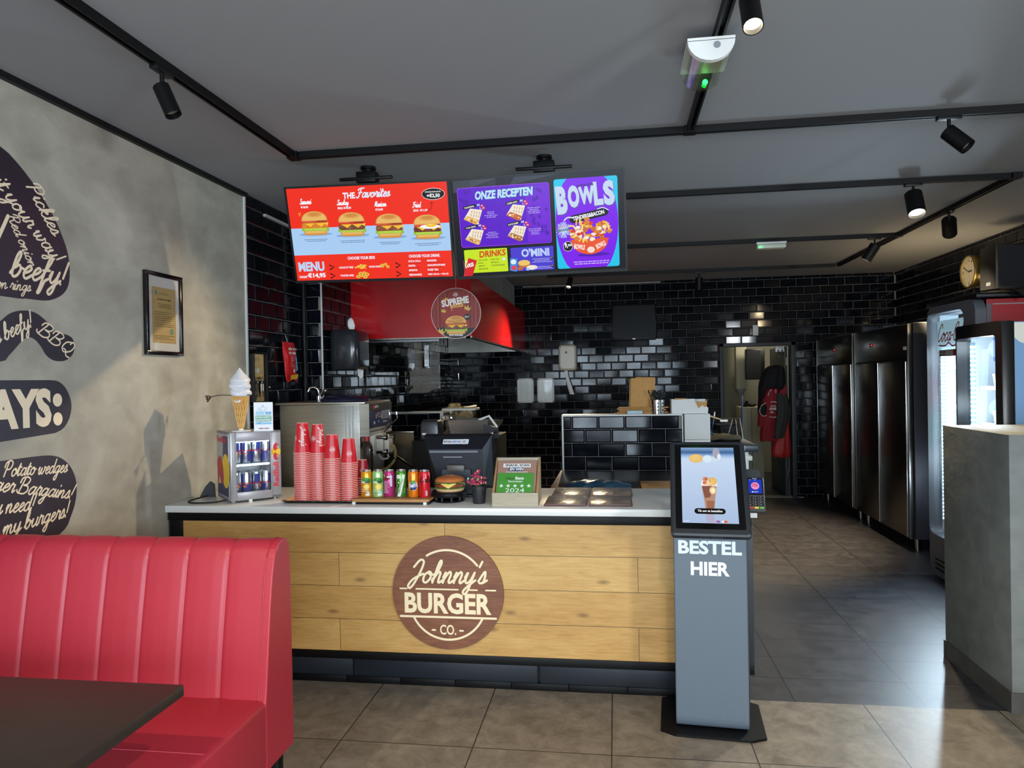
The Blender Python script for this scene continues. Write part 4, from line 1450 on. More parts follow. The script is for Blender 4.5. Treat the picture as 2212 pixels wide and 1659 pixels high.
for i, (a, c_) in enumerate((('COCA COLA', 'MONSTER'), ('FANTA', 'CHAUDFONTAINE'), ('SPRITE', 'FUZE TEA'), ('FERNANDES', 'RED BULL +€0,45'))):
    y = (.19 - .047 * i) * h_
    cv.text(a, .725 * w_, y, .02 * h_, 'f2f5ff', len(a) * .0085 * w_, .035, 'l').text(c_, .84 * w_, y, .02 * h_, 'f2f5ff', len(c_) * .0083 * w_, .035, 'l')
    cv.scribble(.725 * w_, y - .014 * h_, .8 * w_, 1, 0, .0025, '7a1510').scribble(.84 * w_, y - .014 * h_, .94 * w_, 1, 0, .0025, '7a1510')
cv.obj('display', GLOW, t)

t, cv, w_, h_ = screen_frame('menu_screen', 'right ceiling-hung menu screen with purple ONZE RECEPTEN and BOWLS panels', (-.895, 3.92, 2.722), (.0785, 3.92, 2.735), (-.892, 4.07, 2.183), -.38)
cv.rect(.011, .015, w_ - .011, h_ - .011, '14151a').up()
cv.poly([(.02, .86 * h_), (.28 * w_, .985 * h_ - .004), (.02, .985 * h_ - .004)], '3b3f4a').poly([(.35 * w_, .90 * h_), (.62 * w_, .985 * h_ - .004), (.38 * w_, .985 * h_ - .004)], '343843')
for i in range(9):
    cv.line([(.12 * w_, (.87 + .012 * i) * h_), (.27 * w_, (.90 + .009 * i) * h_)], .0012, '565b66', False)
cv.up()
# recipes panel
x0, y0, x1, y1 = .045 * w_, .325 * h_, .57 * w_, .90 * h_
cv.rect(x0 - .003, y0 - .003, x1 + .003, y1 + .003, 'a73df0', .014).up().rect(x0, y0, x1, y1, '5a12c8', .013).up()
cv.rect(x1 - .13, y0 + .006, x1 - .004, y1 - .006, '6f1fd6', .01).up()
for i in range(22):
    cv.ell(R.uniform(x1 - .11, x1 - .012), R.uniform(y0 + .03, y1 - .02), .009, .012, '5410b4', 14)
for i in range(10):
    cv.ell(R.uniform(x0 + .01, x0 + .07), R.uniform(y1 - .09, y1 - .015), .008, .01, '4f10ae', 12)
cv.up()
cv.text('ONZE RECEPTEN', .31 * w_, .785 * h_, .085 * h_, '7fd0d8', .335 * w_, .05, sh=.12, rot=.02).up().text('ONZE RECEPTEN', .308 * w_, .79 * h_, .08 * h_, 'bfe3f2', .33 * w_, .03, sh=.12, rot=.02)
for x, y, nm, fl in ((.125, .60, 'THE ORIGINAL', 'e2b45a'), (.375, .615, 'CHEESY ALPIN', 'c9622c'), (.125, .40, 'THE BBQ', 'd9b06a'), (.375, .41, 'DUTCH BEEF', 'a9713e')):
    wrap2d(cv, x * w_, y * h_, .11, fl)
    cv.line([(x * w_ - .045, y * h_ + .062), (x * w_ + .012, y * h_ + .072)], .018, '17121e').up().text(nm, x * w_ - .017, y * h_ + .061, .009, 'f4f4f4', .058, .03, rot=.16)
    cv.text('M', x * w_ + .035, y * h_ + .068, .012, 'bcd9f2', .014, .04).ell(x * w_ + .055, y * h_ + .069, .009, .008, 'd4244c', 12).up().text('€9', x * w_ + .055, y * h_ + .066, .006, 'ffffff', .01).up()
    cv.text('L', x * w_ + .046, y * h_ + .052, .011, 'bcd9f2', .009, .04).ell(x * w_ + .063, y * h_ + .056, .01, .009, 'd4244c', 12).up().text('18"', x * w_ + .063, y * h_ + .053, .006, 'ffffff', .012).up()
    cv.scribble(x * w_ + .065, y * h_ + .03, x * w_ + .14, 4, .0095, .004, 'b9a4ee', 'c', .5)
# drinks panel
x0, y0, x1, y1 = .055 * w_, .06 * h_, .31 * w_, .295 * h_
cv.rect(x0, y0, x1, y1, 'c6e41e', .006).up().text('DRINKS', .222 * w_, .215 * h_, .065 * h_, 'cf3a1c', .155 * w_, .03, sh=.1, rot=.04)
for i, s in enumerate(('COCA COLA', 'FANTA', 'SPRITE', 'FERNANDES')):
    cv.text(s, .135 * w_, (.18 - .03 * i) * h_, .013 * h_, '2b3414', len(s) * .0062 * w_, .02, 'l')
for i, s in enumerate(('FUZE TEA', 'RED BULL', 'CHAUDFONTAINE')):
    cv.text(s, .21 * w_, (.18 - .03 * i) * h_, .013 * h_, '2b3414', len(s) * .0062 * w_, .02, 'l')
cv.ell(.288 * w_, .185 * h_, .009, .009, 'd9e6f2', 14)
cv.poly([(.04 * w_, .02 * h_ + .006), (.095 * w_, .02 * h_ + .006), (.128 * w_, .185 * h_), (.078 * w_, .215 * h_)], 'd3222a').up().script('Coca', .055 * w_, .115 * h_, .018, 'f6f2f2', .05, .22, rot=.2).rect(.048 * w_, .03 * h_, .05 * w_, .19 * h_, 'e95a58')
# o'mini panel
x0, y0, x1, y1 = .33 * w_, .055 * h_, .58 * w_, .29 * h_
cv.rect(x0, y0, x1, y1, '4a3ccc', .006).up().text("O'MINI", .475 * w_, .19 * h_, .085 * h_, '8b7ff0', .165 * w_, .05).up().text("O'MINI", .473 * w_, .195 * h_, .08 * h_, 'bcd6f6', .16 * w_, .03)
cv.poly([(.318 * w_, .065 * h_), (.36 * w_, .05 * h_), (.368 * w_, .18 * h_), (.325 * w_, .19 * h_)], '3b8fd6').up().ell(.343 * w_, .15 * h_, .016, .014, 'dbeefa').ell(.343 * w_, .09 * h_, .016, .013, 'd8455a')
cv.ell(.405 * w_, .12 * h_, .035, .018, 'c9762c').up().ell(.405 * w_, .135 * h_, .034, .016, 'ecc364').ell(.38 * w_, .08 * h_, .018, .011, 'b9683a').ell(.45 * w_, .085 * h_, .032, .013, 'efe6d4').ell(.425 * w_, .07 * h_, .01, .008, '9cc4f2').up()
cv.scribble(.45 * w_, .165 * h_, .57 * w_, 3, .009, .0035, 'b9b4f2', 'c').scribble(.46 * w_, .085 * h_, .57 * w_, 2, .009, .0035, 'b9b4f2', 'c').ell(.568 * w_, .17 * h_, .009, .009, '15142a', 12).ell(.568 * w_, .09 * h_, .009, .009, '15142a', 12)
cv.up().text('7"', .568 * w_, .165 * h_, .007, 'f4f4f4', .009).text('7"', .568 * w_, .085 * h_, .007, 'f4f4f4', .009)
# bowls poster
x0, y0, x1, y1 = .60 * w_, .055 * h_, .955 * w_, .925 * h_
cv.rect(x0, y0, x1, y1, '22c3ea', .012).up()
mx_ = (x0 + x1) / 2
cv.poly([(mx_ + .172 * sin(a) * (1 if abs(sin(a)) < .98 else 1), (y0 + y1) / 2 - .0 + (y1 - y0) * .5 * max(-1, min(1, 1.28 * -cos(a)))) for a in [2 * pi * i / 40 for i in range(40)]], '7a16ea').up()
for s, x, h2, w2, y in (('B', .645, .27, .062, .59), ('O', .712, .215, .064, .645), ('W', .785, .17, .09, .675), ('L', .85, .225, .052, .655), ('S', .91, .235, .062, .65)):
    cv.text(s, (x + .003) * w_, (y - .008) * h_, h2 * h_, '5b5f9a', w2 * w_, .06, rot=.06).up().text(s, x * w_, y * h_, h2 * h_, 'c4d6ee', w2 * w_, .06, rot=.06).up()
cv.text("O'TACOS", .775 * w_, .84 * h_, .026 * h_, '1d1240', .095 * w_, .03, rot=.08)
cv.line([(.70 * w_, .535 * h_), (.88 * w_, .59 * h_)], .042, '14101c').up().text('TENDERS&BACON', .79 * w_, .545 * h_, .04 * h_, 'f4f6fb', .18 * w_, .04, rot=.165)
cv.line(crom([(.65 * w_, .53 * h_), (.67 * w_, .555 * h_), (.70 * w_, .55 * h_)], 5), .007, 'd6e4f8').line(crom([(.84 * w_, .62 * h_), (.87 * w_, .63 * h_), (.9 * w_, .605 * h_)], 5), .005, 'd6e4f8')
for i in range(40):
    a = 2 * pi * i / 40
    cv.line([(.643 * w_, .44 * h_), (.643 * w_ + .038 * cos(a) * R.uniform(.8, 1.1), .44 * h_ + .046 * sin(a) * R.uniform(.8, 1.1))], .0025, 'bfe0f4', False)
cv.up().text('KAASSAUS', .642 * w_, .425 * h_, .026 * h_, '1c2a4a', .075 * w_, .03, rot=.1).scribble(.617 * w_, .475 * h_, .66 * w_, 2, .008, .003, 'd0415a')
# the bowl
bx, by = .79 * w_, .185 * h_
cv.ell(bx + .02, by - .002, .09, .01, '4c0fb0').up()
cv.poly([(bx - .108, by + .085)] + [(bx + .108 * cos(a) * .93, by + .075 + .075 * sin(a)) for a in [pi + pi * i / 16 for i in range(17)]] + [(bx + .108, by + .085)], 'e8562a').up()
cv.text('BOWLS', bx - .06, by + .03, .028, 'f8ece4', .06, .04, rot=-.15).ell(bx + .005, by + .025, .021, .017, 'f3ddd2', 20).text('BOWLS', bx + .066, by + .036, .028, 'f8ece4', .055, .04, rot=.4)
for i in range(95):
    a, q = R.uniform(0, 2 * pi), sqrt(R.random())
    px, py = bx + .112 * q * cos(a), by + .135 + .058 * q * sin(a)
    k = i % 7
    if k in (0, 1):
        cv.ell(px, py, .015, .011, ('d9822b', 'c96c1c')[k], 9, jit=.2)
    elif k == 2:
        cv.ell(px, py, .014, .01, 'f3ead8', 9, jit=.25)
    elif k == 3:
        cv.ell(px, py, .012, .009, 'd8342c', 9, jit=.2)
    else:
        an = R.uniform(0, pi)
        cv.line([(px - .014 * cos(an), py - .014 * sin(an)), (px + .014 * cos(an), py + .014 * sin(an))], .009, ('f2c544', 'e8b02e', 'f8dc7a')[k - 4], False)
    if i % 12 == 11:
        cv.up()
cv.up().ell(.665 * w_, .275 * h_, .027, .028, 'f2ecf8').up().ell(.665 * w_, .275 * h_, .025, .026, '121016').up().text('9,', .655 * w_, .255 * h_, .032, 'f6f6f6', .018, .05).text('50€', .676 * w_, .275 * h_, .014, 'f6f6f6', .022, .04)
cv.scribble(.69 * w_, .11 * h_, .9 * w_, 2, .0115, .0055, 'c7b2f4', 'c', .2)
cv.obj('display', GLOW, t)
# ------------------------------------------------------------------ things standing on the worktop
WZ = .948
T = Matrix.Translation


def RZ(a):
    return Matrix.Rotation(a, 4, 'Z')


# small energy-drink fridge, turned 37 degrees
FX, FY, FA = -2.086, 3.646, radians(43)
fr_m = mat('silver_fridge_panel', 'a7a4a8', .35, .25)
FW, FD, FH, F0 = .286, .282, .375, .012
t = thing('mini_fridge', 'small silver energy drink fridge with lit glass door at the counter end', 'fridge', (FX, FY, WZ), FA)
b = B()
w_ = .012
for x0, x1, y0, y1, z0, z1 in ((0, FW, .02, FD, F0, F0 + w_), (0, FW, .02, FD, F0 + FH - w_, F0 + FH), (0, w_, .02, FD, F0, F0 + FH), (.232, FW, .02, FD, F0, F0 + FH), (0, FW, FD - w_, FD, F0, F0 + FH)):
    b.box(x0, x1, y0, y1, z0, z1, 0, .0015)
for x in (.03, FW - .03):
    for y in (.05, FD - .04):
        b.cyl((x, y, 0), (x, y, F0), .012, n=12)
body = b.obj('cabinet', fr_m, t, local=True)
B().box(.012, .232, .03, FD - .012, F0 + .012, F0 + .014).box(.012, .232, FD - .016, FD - .012, F0 + .012, F0 + FH - .012).obj('lining', mat('white_lining', 'e8eef0', .4), t, local=True)
b = B()
dx0, dx1 = .004, .229
for x0, x1, z0, z1 in ((dx0, .038, F0, F0 + FH), (.222, dx1, F0, F0 + FH), (.038, .222, F0, F0 + .045), (.038, .222, F0 + FH - .052, F0 + FH)):
    b.box(x0, x1, 0, .018, z0, z1, 0, .002)
dr_ = b.obj('door', fr_m, t, local=True)
B().box(.036, .224, .007, .010, F0 + .043, F0 + FH - .05).obj('door_glass', thin_glass('fridge_glass', (.97, .98, 1), .1, .02, .3), dr_, local=True)
B().box(.008, .016, -.006, .0, F0 + .005, F0 + FH - .005, 0, .002).obj('door_handle', M['alu'], dr_, local=True)
B().box(.10, .118, -.002, .01, F0 - .012, F0 + .004).obj('lock', M['white'], dr_, local=True)
B().box(.014, .23, .03, .22, F0 + .192, F0 + .197).obj('shelf', mat('lit_shelf', 'dfe9ef', .3), t, local=True)
led_w = mat('cool_led_strip', 'dcf0ff', emit=7)
for z in (F0 + FH - .058, F0 + .186):
    B().box(.04, .222, .022, .028, z, z + .005).obj('led_strip', led_w, t, local=True)
# artwork on the front strip and on the side
cv = Cv.plane((0, 0, 0), (1, 0, 0), (0, 0, 1), (0, -1, 0), .0004)
cv2 = Cv(lambda u, v, l: V((u, .02 - l, v)), .0003)
cv2.text('RedBull', .273, F0 + .06, .031, 'e01f35', .135, .03, 'l', pi / 2)


def bulls(c, x, y, k, rot=0):
    """sun disc with two charging bulls, plain shapes"""
    c.ell(x, y, .5 * k, .5 * k, 'f6c81c', 32).up()
    for s in (-1, 1):
        c.poly([(x + s * a * k, y + b_ * k) for a, b_ in [(.04, .02), (.2, .22), (.5, .3), (.8, .2), (1.0, -.05), (.86, -.12), (.75, -.42), (.68, -.12), (.45, -.08), (.3, -.3), (.26, -.05)]], 'd2232f')
    c.up()


cvb = Cv(lambda u, v, l: V((.26 - v, .02 - l, u)), .0003)
bulls(cvb, F0 + .255, .002, .052)
cv2.obj('front_logo', PRINT, t, local=True)
cvb.obj('front_emblem', PRINT, t, local=True)
cs = Cv(lambda u, v, l: V((-l, FD - u, v)), .0003)
cs.poly([(.11, F0 + .02), (FD - .025, F0 + .02), (FD - .025, F0 + FH - .02), (.15, F0 + FH - .02)], '3b3a5e')
cs.poly([(.02, F0 + .02), (.11, F0 + .02), (.13, F0 + .17), (.02, F0 + .12)], '3b3a5e').up()
cs.ell(.20, F0 + .16, .085, .095, 'eec42c', 36).up()
cs.poly(crom([(.005, F0 + .20), (.06, F0 + .235), (.11, F0 + .22), (.145, F0 + .16), (.15, F0 + .10), (.10, F0 + .085), (.08, F0 + .13), (.05, F0 + .10), (.02, F0 + .09), (.01, F0 + .14)], 4, True), 'b5262e').up()
cs.poly([(.03, F0 + .075), (.09, F0 + .085), (.06, F0 + .125)], 'e9b48c')
cs.text('RedBull', .012, F0 + FH - .06, .034, 'c2272f', .20, .03, 'l')
cs.obj('side_print', PRINT, t, local=True)
# cans inside
can_al = mat('can_aluminium', 'c9cccf', .25, 1)


def can_body(r, h, z=0, x=0, y=0):
    return B().lathe([(0, 0), (r * .78, 0), (r * .9, .004), (r, .011), (r, h - .014), (r * .86, h - .004), (r * .87, h), (r * .82, h), (r * .8, h - .004), (0, h - .004)], (x, y, z), 32)


def rb_can():
    t = thing('energy_drink_can', 'x', 'can')
    can_body(.0262, .134).obj('body', can_al, t)
    c = Cv.cyl((0, 0, 0), .0264)
    blue = '26308c'
    q = .0412
    for k in (-2, -1, 0, 1):
        x = k * q
        if k % 2:
            c.poly([(x + q * .1, .066), (x + q * .9, .066), (x + q * .9, .122), (x + q * .25, .122)], blue)
        else:
            c.poly([(x + q * .1, .012), (x + q * .75, .012), (x + q * .9, .066), (x + q * .1, .066)], blue)
    c.up().script('RedBull', -.021, .066, .008, 'd8263a', .042, .3) if False else c.up().text('RedBull', 0, .067, .010, 'd8263a', .038, .03)
    c.ell(0, .056, .008, .0055, 'e6b92c', 14).up().poly([(-.014, .058), (-.003, .061), (-.002, .055), (-.01, .05)], 'd8263a').poly([(.014, .058), (.003, .061), (.002, .055), (.01, .05)], 'd8263a')
    c.text('RedBull', .041, .067, .010, 'd8263a', .036, .03).text('RedBull', -.041, .067, .010, 'd8263a', .036, .03)
    c.obj('label', PRINTG, t, sub=.006)
    B().cyl((0, .006, .1302), (0, -.006, .1308), .006, n=10).obj('tab', can_al, t)
    return t


m0 = T((FX, FY, WZ)) @ RZ(FA)
proto = rb_can()
first = True
pos_word = ('leftmost', 'second from left', 'third from left', 'rightmost')
for lv, (zz, row) in enumerate(((F0 + .0142, 'lower'), (F0 + .1972, 'upper'))):
    for dp in range(2):
        for i in range(4):
            o = proto if first else copy_tree(proto)
            first = False
            p = m0 @ V((.052 + i * .0545, .065 + dp * .058, zz))
            o.location = p
            o.rotation_euler = (0, 0, FA + radians((8, -40, 30, 75)[i] + lv * 25 + dp * 50))
            tag(o, 'energy drink can, %s, %s row, %s shelf of the small fridge' % (pos_word[i], ('front', 'rear')[dp], row), 'can', 'cans in the small fridge')

# giant plastic ice cream cone on top of the fridge
IX, IY, IZ = -2.085, 3.775, WZ + F0 + FH
t = thing('ice_cream_model', 'large plastic soft ice cream in a waffle cone with wire arms on the fridge', 'ice cream model', (IX, IY, IZ))
B().cyl((IX, IY, IZ), (IX, IY, IZ + .006), .052, n=32).cyl((IX, IY, IZ + .006), (IX, IY, IZ + .016), .014, n=16).obj('base', M['white'], t)
waf = mat('waffle', 'c28a3e', .55, var=.12, vs=30)
B().lathe([(0, .014), (.013, .014), (.047, .197), (.049, .203), (.044, .206), (0, .206)], (IX, IY, IZ), 40).obj('cone', waf, t)
b = B()
for s in (-1, 1):
    for k in range(14):
        pts = []
        for i in range(13):
            z = .02 + .18 * i / 12
            r = .0135 + (.047 - .0135) * (z - .014) / .183 + .0006
            a = 2 * pi * k / 14 + s * 1.1 * i / 12
            pts.append((IX + r * cos(a), IY + r * sin(a), IZ + z))
        b.tube(pts, .0014, 5)
b.obj('waffle_ribs', mat('waffle_rib', 'e6bd78', .5), t)
swm = mat('glossy_white_ice_cream', 'dcdce0', .18)
prof = [(.0, .198), (.048, .2), (.058, .212), (.057, .226), (.05, .236), (.0575, .248), (.0585, .262), (.051, .273), (.055, .283), (.052, .296), (.043, .306), (.036, .316), (.022, .33), (.009, .348), (0, .356)]
B().lathe(crom(prof, 3), (IX, IY, IZ), 48, fn=lambda r, z, a: (r * (1 + .05 * sin(3 * a + z * 60)), z + .004 * sin(a - 1) * (1 if z > .2 else 0))).obj('soft_swirl', swm, t)
wire = mat('black_wire', '101010', .5)
for s, dx in ((-1, -.12), (1, .055)):
    b = B()
    sh = (IX + s * .044, IY - .015, IZ + .203)
    hnd = (IX + s * .04 + dx, IY - .03, IZ + .197)
    b.tube(crom([sh, ((sh[0] + hnd[0]) / 2, IY - .03, IZ + .206), hnd], 5), .0022, 6)
    for k in range(4):
        z = hnd[2] + .004 - .0095 * k
        e = [(hnd[0], hnd[1], hnd[2]), (hnd[0] + s * .012, hnd[1] - .004, z + .003), (hnd[0] + s * (.03 - .003 * k), hnd[1] - .008, z), (hnd[0] + s * .012, hnd[1] - .006, z - .004)]
        b.tube(crom(e, 4), .0023, 6)
    b.obj('arm', wire, t)
cv = Cv(lambda u, v, l: V((IX + u, IY - sqrt(max(1e-6, (.0435 + l) ** 2 - u * u)) + .001, IZ + .172 + v)), .0004)
cv.ell(0, 0, .023, .0105, 'c8742c', 28).up().ell(0, 0, .0215, .009, 'f2efec', 28).up().text('STABAK', 0, -.003, .0062, '2c2c60', .032, .02)
cv.obj('oval_label', PRINT, t, sub=.01)

# food safety card
t = thing('info_card', 'white card with a blue star in a clear holder on top of the fridge', 'card', (-1.955, 3.785, IZ), radians(14))
B().box(-.052, .052, -.002, .001, .002, .162).box(-.052, .052, -.015, .02, 0, .003).obj('holder', M['white'], t, local=True)
cv = Cv.plane((0, -.002, .004), (1, 0, 0), (0, 0, 1), (0, -1, 0), .0003)
cv.rect(-.05, 0, .05, .155, 'f1f2f4').up()
cv.line([(p[0] - .002, p[1] + .118) for p in [(.026 * (1 if i % 2 == 0 else .42) * sin(pi * i / 5), .026 * (1 if i % 2 == 0 else .42) * cos(pi * i / 5)) for i in range(11)]], .0022, '5f9fc6')
for i in range(9):
    cv.line([(-.044 + .006 * i, .075), (-.03 + .006 * i, .125 - .002 * i)], .0018, '9fcbe2')
cv.rect(.012, .088, .044, .105, '7db6da').rect(-.042, .088, .004, .105, 'a9d2e8').up()
cv.rect(-.043, .05, .044, .083, '6fa98a').up().text('FOOD SAFETY', 0, .069, .010, 'f2f6f4', .08, .03).text('GUARANTEED', 0, .054, .010, 'f2f6f4', .08, .03)
cv.rect(-.043, .034, .044, .046, '8cc3e2').line([(-.03, .043), (-.024, .037), (-.014, .05)], .003, '3f86a8').scribble(-.025, .008, .035, 1, 0, .006, '9a5a6a', 'c', .05)
cv.obj('print', PRINT, t, local=True)

# cable loop beside the fridge
t = tag(B().tube(crom([(-2.31, 3.80, WZ + .02), (-2.36, 3.70, WZ + .006), (-2.30, 3.64, WZ + .006), (-2.20, 3.66, WZ + .006), (-2.14, 3.70, WZ + .012)], 8), .0045, 8).obj('power_cable', wire, loc=(-2.3, 3.7, WZ)), 'black power cable looped on the worktop behind the small fridge', 'cable')
t = tag(B().prism([(-2.405, WZ), (-2.31, WZ), (-2.315, WZ + .075), (-2.34, WZ + .09), (-2.37, WZ + .06)], 'Y', 3.875, 3.885).obj('cable_plate', M['dgrey'], loc=(-2.36, 3.88, WZ)), 'dark grey plastic flap standing behind the small fridge by the wall', 'flap')

# ------------------------------------------------------------------ tray with stacks of paper cups
t = thing('serving_tray', 'black serving tray with a brown paper liner carrying the cup stacks', 'tray', (-1.60, 3.79, WZ))
b = B()
o1, o2 = rrect(-1.80, 3.69, -1.405, 3.93, .03), rrect(-1.815, 3.675, -1.39, 3.945, .04)
b.loft([[(x, y, WZ) for x, y in o1], [(x, y, WZ + .012) for x, y in o2], [(x, y, WZ + .014) for x, y in o2], [(x, y, WZ + .004) for x, y in rrect(-1.797, 3.693, -1.408, 3.927, .03)]])
b.obj('tray_body', M['plastic'], t)
b = B()
nx, ny = 24, 14
vs = []
for j in range(ny + 1):
    for i in range(nx + 1):
        x, y = -1.805 + .40 * i / nx, 3.668 + .27 * j / ny
        edge = max(0, 1 - j / 1.5) + max(0, 1 - i / 1.2)
        vs.append((x, y, WZ + .006 + .011 * min(1, edge) + .0015 * sin(i * 2.1 + j) * min(1, edge)))
b.add(vs, [(j * (nx + 1) + i, j * (nx + 1) + i + 1, (j + 1) * (nx + 1) + i + 1, (j + 1) * (nx + 1) + i) for j in range(ny) for i in range(nx)], 0, True)
b.obj('paper_liner', mat('brown_paper', 'b98d62', .8, var=.15, vs=22), t)

cup_red, cup_red2 = mat('red_cup_paper', 'd21f2c', .35), mat('dark_red_cup_paper', '9a1626', .35)
cup_in = mat('cup_inner_paper', 'eadfcb', .7)


def cup_mesh(rt, rb, h, m):
    """upside-down paper cup: rolled rim at the bottom"""
    b = B().lathe([(rt, .003), (rb, h), (rb - .002, h), (rb - .003, h - .006)], n=28)
    b.lathe([(rb - .003, h - .006), (0, h - .006)], n=28, mi=1)
    b.lathe([(rb - .001, h - .0006), (rb + .0004, h), (rb - .002, h + .001), (rb - .003, h)], n=28, mi=1)
    b.lathe([(rt + .0017 * cos(a), .0017 + .0017 * sin(a)) for a in [2 * pi * i / 8 for i in range(9)]], n=28, mi=1)
    return b.obj('paper_cup', [m, cup_in])


def cup_art(rt, rb, h, r0, r1):
    cv = Cv.cyl((0, 0, 0), rt, taper=lambda v: rt + (rb - rt) * v / h, eps=.0003)
    return cv


stacks = (
    ('tallest stack, leftmost on the tray', -1.705, 3.738, .0485, .0302, .163, 28, 1.381, cup_red, 'a'),
    ('second cup stack from the left', -1.6205, 3.745, .042, .0285, .158, 28, 1.372, cup_red, 'b'),
    ('third cup stack from the left', -1.5325, 3.730, .0445, .0300, .130, 25, 1.316, cup_red, 'c'),
    ('fourth and rightmost front cup stack', -1.444, 3.748, .0445, .0300, .132, 22, 1.293, cup_red, 'c'),
    ('short dark stack behind the others', -1.405, 3.85, .036, .024, .10, 10, 1.165, cup_red2, 'd'),
)
for word, x, y, rt, rb, h, n, top, m, art in stacks:
    base = cup_mesh(rt, rb, h, m)
    z0 = WZ + .0085
    step = (top - h - z0) / (n - 1)
    for i in range(n):
        o = base if i == 0 else base.copy()
        if i:
            C.objects.link(o)
        o.location = (x, y, z0 + step * i)
        o.rotation_euler = (0, 0, R.uniform(0, 6))
        if i < n - 1:
            tag(o, 'red paper cup nested in the %s, only its rim showing' % word, 'paper cup', 'rims of the ' + word)
    tag(o, 'upside-down red paper cup topping the %s' % word, 'paper cup', 'topmost cups of the stacks')
    o.rotation_euler = (0, 0, 0)
    cv = Cv.cyl((0, 0, 0), rt, eps=.0003, taper=lambda v, rt=rt, rb=rb, h=h: rt + (rb - rt) * v / h + .0003)
    if art in 'ab':
        cx_ = .012 if art == 'a' else .027
        cv.script("Johnny's", cx_, .142, .016, 'f3dcd4', .10, .2, rot=-pi / 2)
        logo(cv, -.036 if art == 'a' else -.012, .085, .017, 'f3dcd4')
    elif art == 'c':
        logo(cv, .02, .055, .0175, 'f3dcd4')
    else:
        logo(cv, .008, .045, .013, 'e6c8c4')
    cv.obj('print', PRINT, o, sub=.008, local=True)

# ------------------------------------------------------------------ wooden riser with drink cans
t = thing('display_riser', 'low wooden board with white corner clips under the drink cans', 'riser', (-1.18, 3.75, WZ))
B().box(-1.395, -.975, 3.652, 3.80, WZ + .018, WZ + .03, 0, .002).box(-1.395, -.99, 3.665, 3.80, WZ + .013, WZ + .018).obj('board', mat('honey_wood', 'b5824a', .5, var=.15, vs=8, stretch=(1, 12, 1)), t)
B().box(-1.39, -.98, 3.672, 3.798, WZ, WZ + .013).obj('base', M['plastic'], t)
for x in (-1.39, -1.0):
    B().box(x - .009, x + .009, 3.66, 3.675, WZ, WZ + .015, 0, .002).obj('corner_clip', M['white'], t)

CR, CH = .0297, .146


def drink_can(label, x, y, rz, paint, fn):
    t = thing('drink_can', label, 'drink can', (x, y, WZ + .03), rz, 'slim drink cans on the riser')
    b = B().lathe([(CR * .9, .004), (CR, .012), (CR, CH - .016), (CR * .87, CH - .005)], n=36)
    b.obj('body', mat('can_lacquer_' + paint, paint, .22, .35), t, local=True)
    B().lathe([(0, .003), (CR * .75, 0), (CR * .9, .0042)], n=36).lathe([(CR * .87, CH - .0052), (CR * .88, CH - .001), (CR * .84, CH), (CR * .8, CH - .005), (0, CH - .005)], n=36).obj('lid', can_al, t, local=True)
    B().lathe([(.0, CH - .0035), (.007, CH - .0035), (.007, CH - .0028), (0, CH - .0028)], (0, -.006, 0), 14).obj('tab', can_al, t, local=True)
    cv = Cv.cyl((0, 0, 0), CR, eps=.0003)
    fn(cv)
    cv.obj('label', PRINTG, t, sub=.006, local=True)


def c_tea(leaf, main, blob_, txt):
    def f(c):
        c.poly(crom([(-.032, .085), (-.01, .108), (.022, .105), (.034, .085), (.01, .078)], 4, True), leaf).up()
        c.poly(crom([(-.01, .088), (.02, .1), (.03, .088), (.01, .08)], 4, True), '2f7a3a').up()
        c.text('fuze', -.014, .079, .014, 'f6f6f2', .022, .04).text('tea', .012, .079, .012, '2c3a2c', .018, .03)
        c.ell(.004, .06, .02, .016, blob_).up().ell(.004, .06, .015, .011, 'f4e07a').up()
        c.scribble(-.02, .045, .02, 3, .006, .002, 'f4f0d8').scribble(-.02, .03, .0, 2, .005, .0015, '6a5a2a')
        c.ell(.014, .028, .006, .008, 'b9dff0', 14).rect(.0, .012, .022, .022, 'f2f2ee')
    return f


def c_pink(c):
    c.rect(-.03, .095, .028, .122, '8e1638').up().rect(0, .108, .026, .116, 'e8e4ee').rect(.018, .06, .03, .12, 'cfd0e0').scribble(-.022, .085, .012, 9, .0075, .0028, 'f2d3e2').scribble(-.028, .12, -.004, 2, .006, .003, 'f2d3e2')


def c_fern(c):
    for i in range(34):
        c.ell(R.uniform(-.035, .035), R.uniform(.015, .125), .0016, .0016, 'eef4d8', 8)
    c.up().ell(-.008, .112, .011, .0105, 'f4f6f0', 22).up().text('KIWI', -.008, .109, .005, '3f7a2c', .013, .02)
    c.poly([(-.016, .006), (.002, .006), (.03, .12), (.022, .126), (.014, .118)], 'eef0ea').up().text('FERNANDES', -.001, .022, .010, '3f7a34', .08, .03, 'l', 1.32)
    c.star(-.006, .08, .007, 'dcebc4')


def c_fanta(c):
    c.ell(.006, .066, .023, .026, 'f6f2ea', 30).up().ell(.006, .064, .021, .022, '1b3f8c', 28).up().ell(.004, .086, .015, .009, '5d9a3c', 20).up()
    c.text('FANTA', .008, .055, .021, '16306c', .05, .05, rot=.12).up().text('FANTA', .008, .057, .019, 'ffffff', .048, .04, rot=.12).ell(.004, .047, .014, .005, '14285c', 18)
    c.line([(-.008, .127), (-.001, .122), (.006, .127)], .0015, 'f8d9a0')


def c_cola(c):
    c.script('Cola', -.022, .085, .0165, '1a0d0e', .06, .24, slant=.5).line(crom([(-.024, .083), (-.026, .1), (-.018, .112)], 4), .004, '1a0d0e')
    c.text('ZERO SUGAR', -.009, .072, .004, '2a0f10', .022, .02).rect(.012, .014, .021, .04, 'e6dcdc').up()
    for i in range(6):
        c.rect(.013, .016 + .004 * i, .020, .0175 + .004 * i, '6a3a3a')
    c.scribble(-.024, .018, -.012, 1, 0, .0018, '3a0d10')


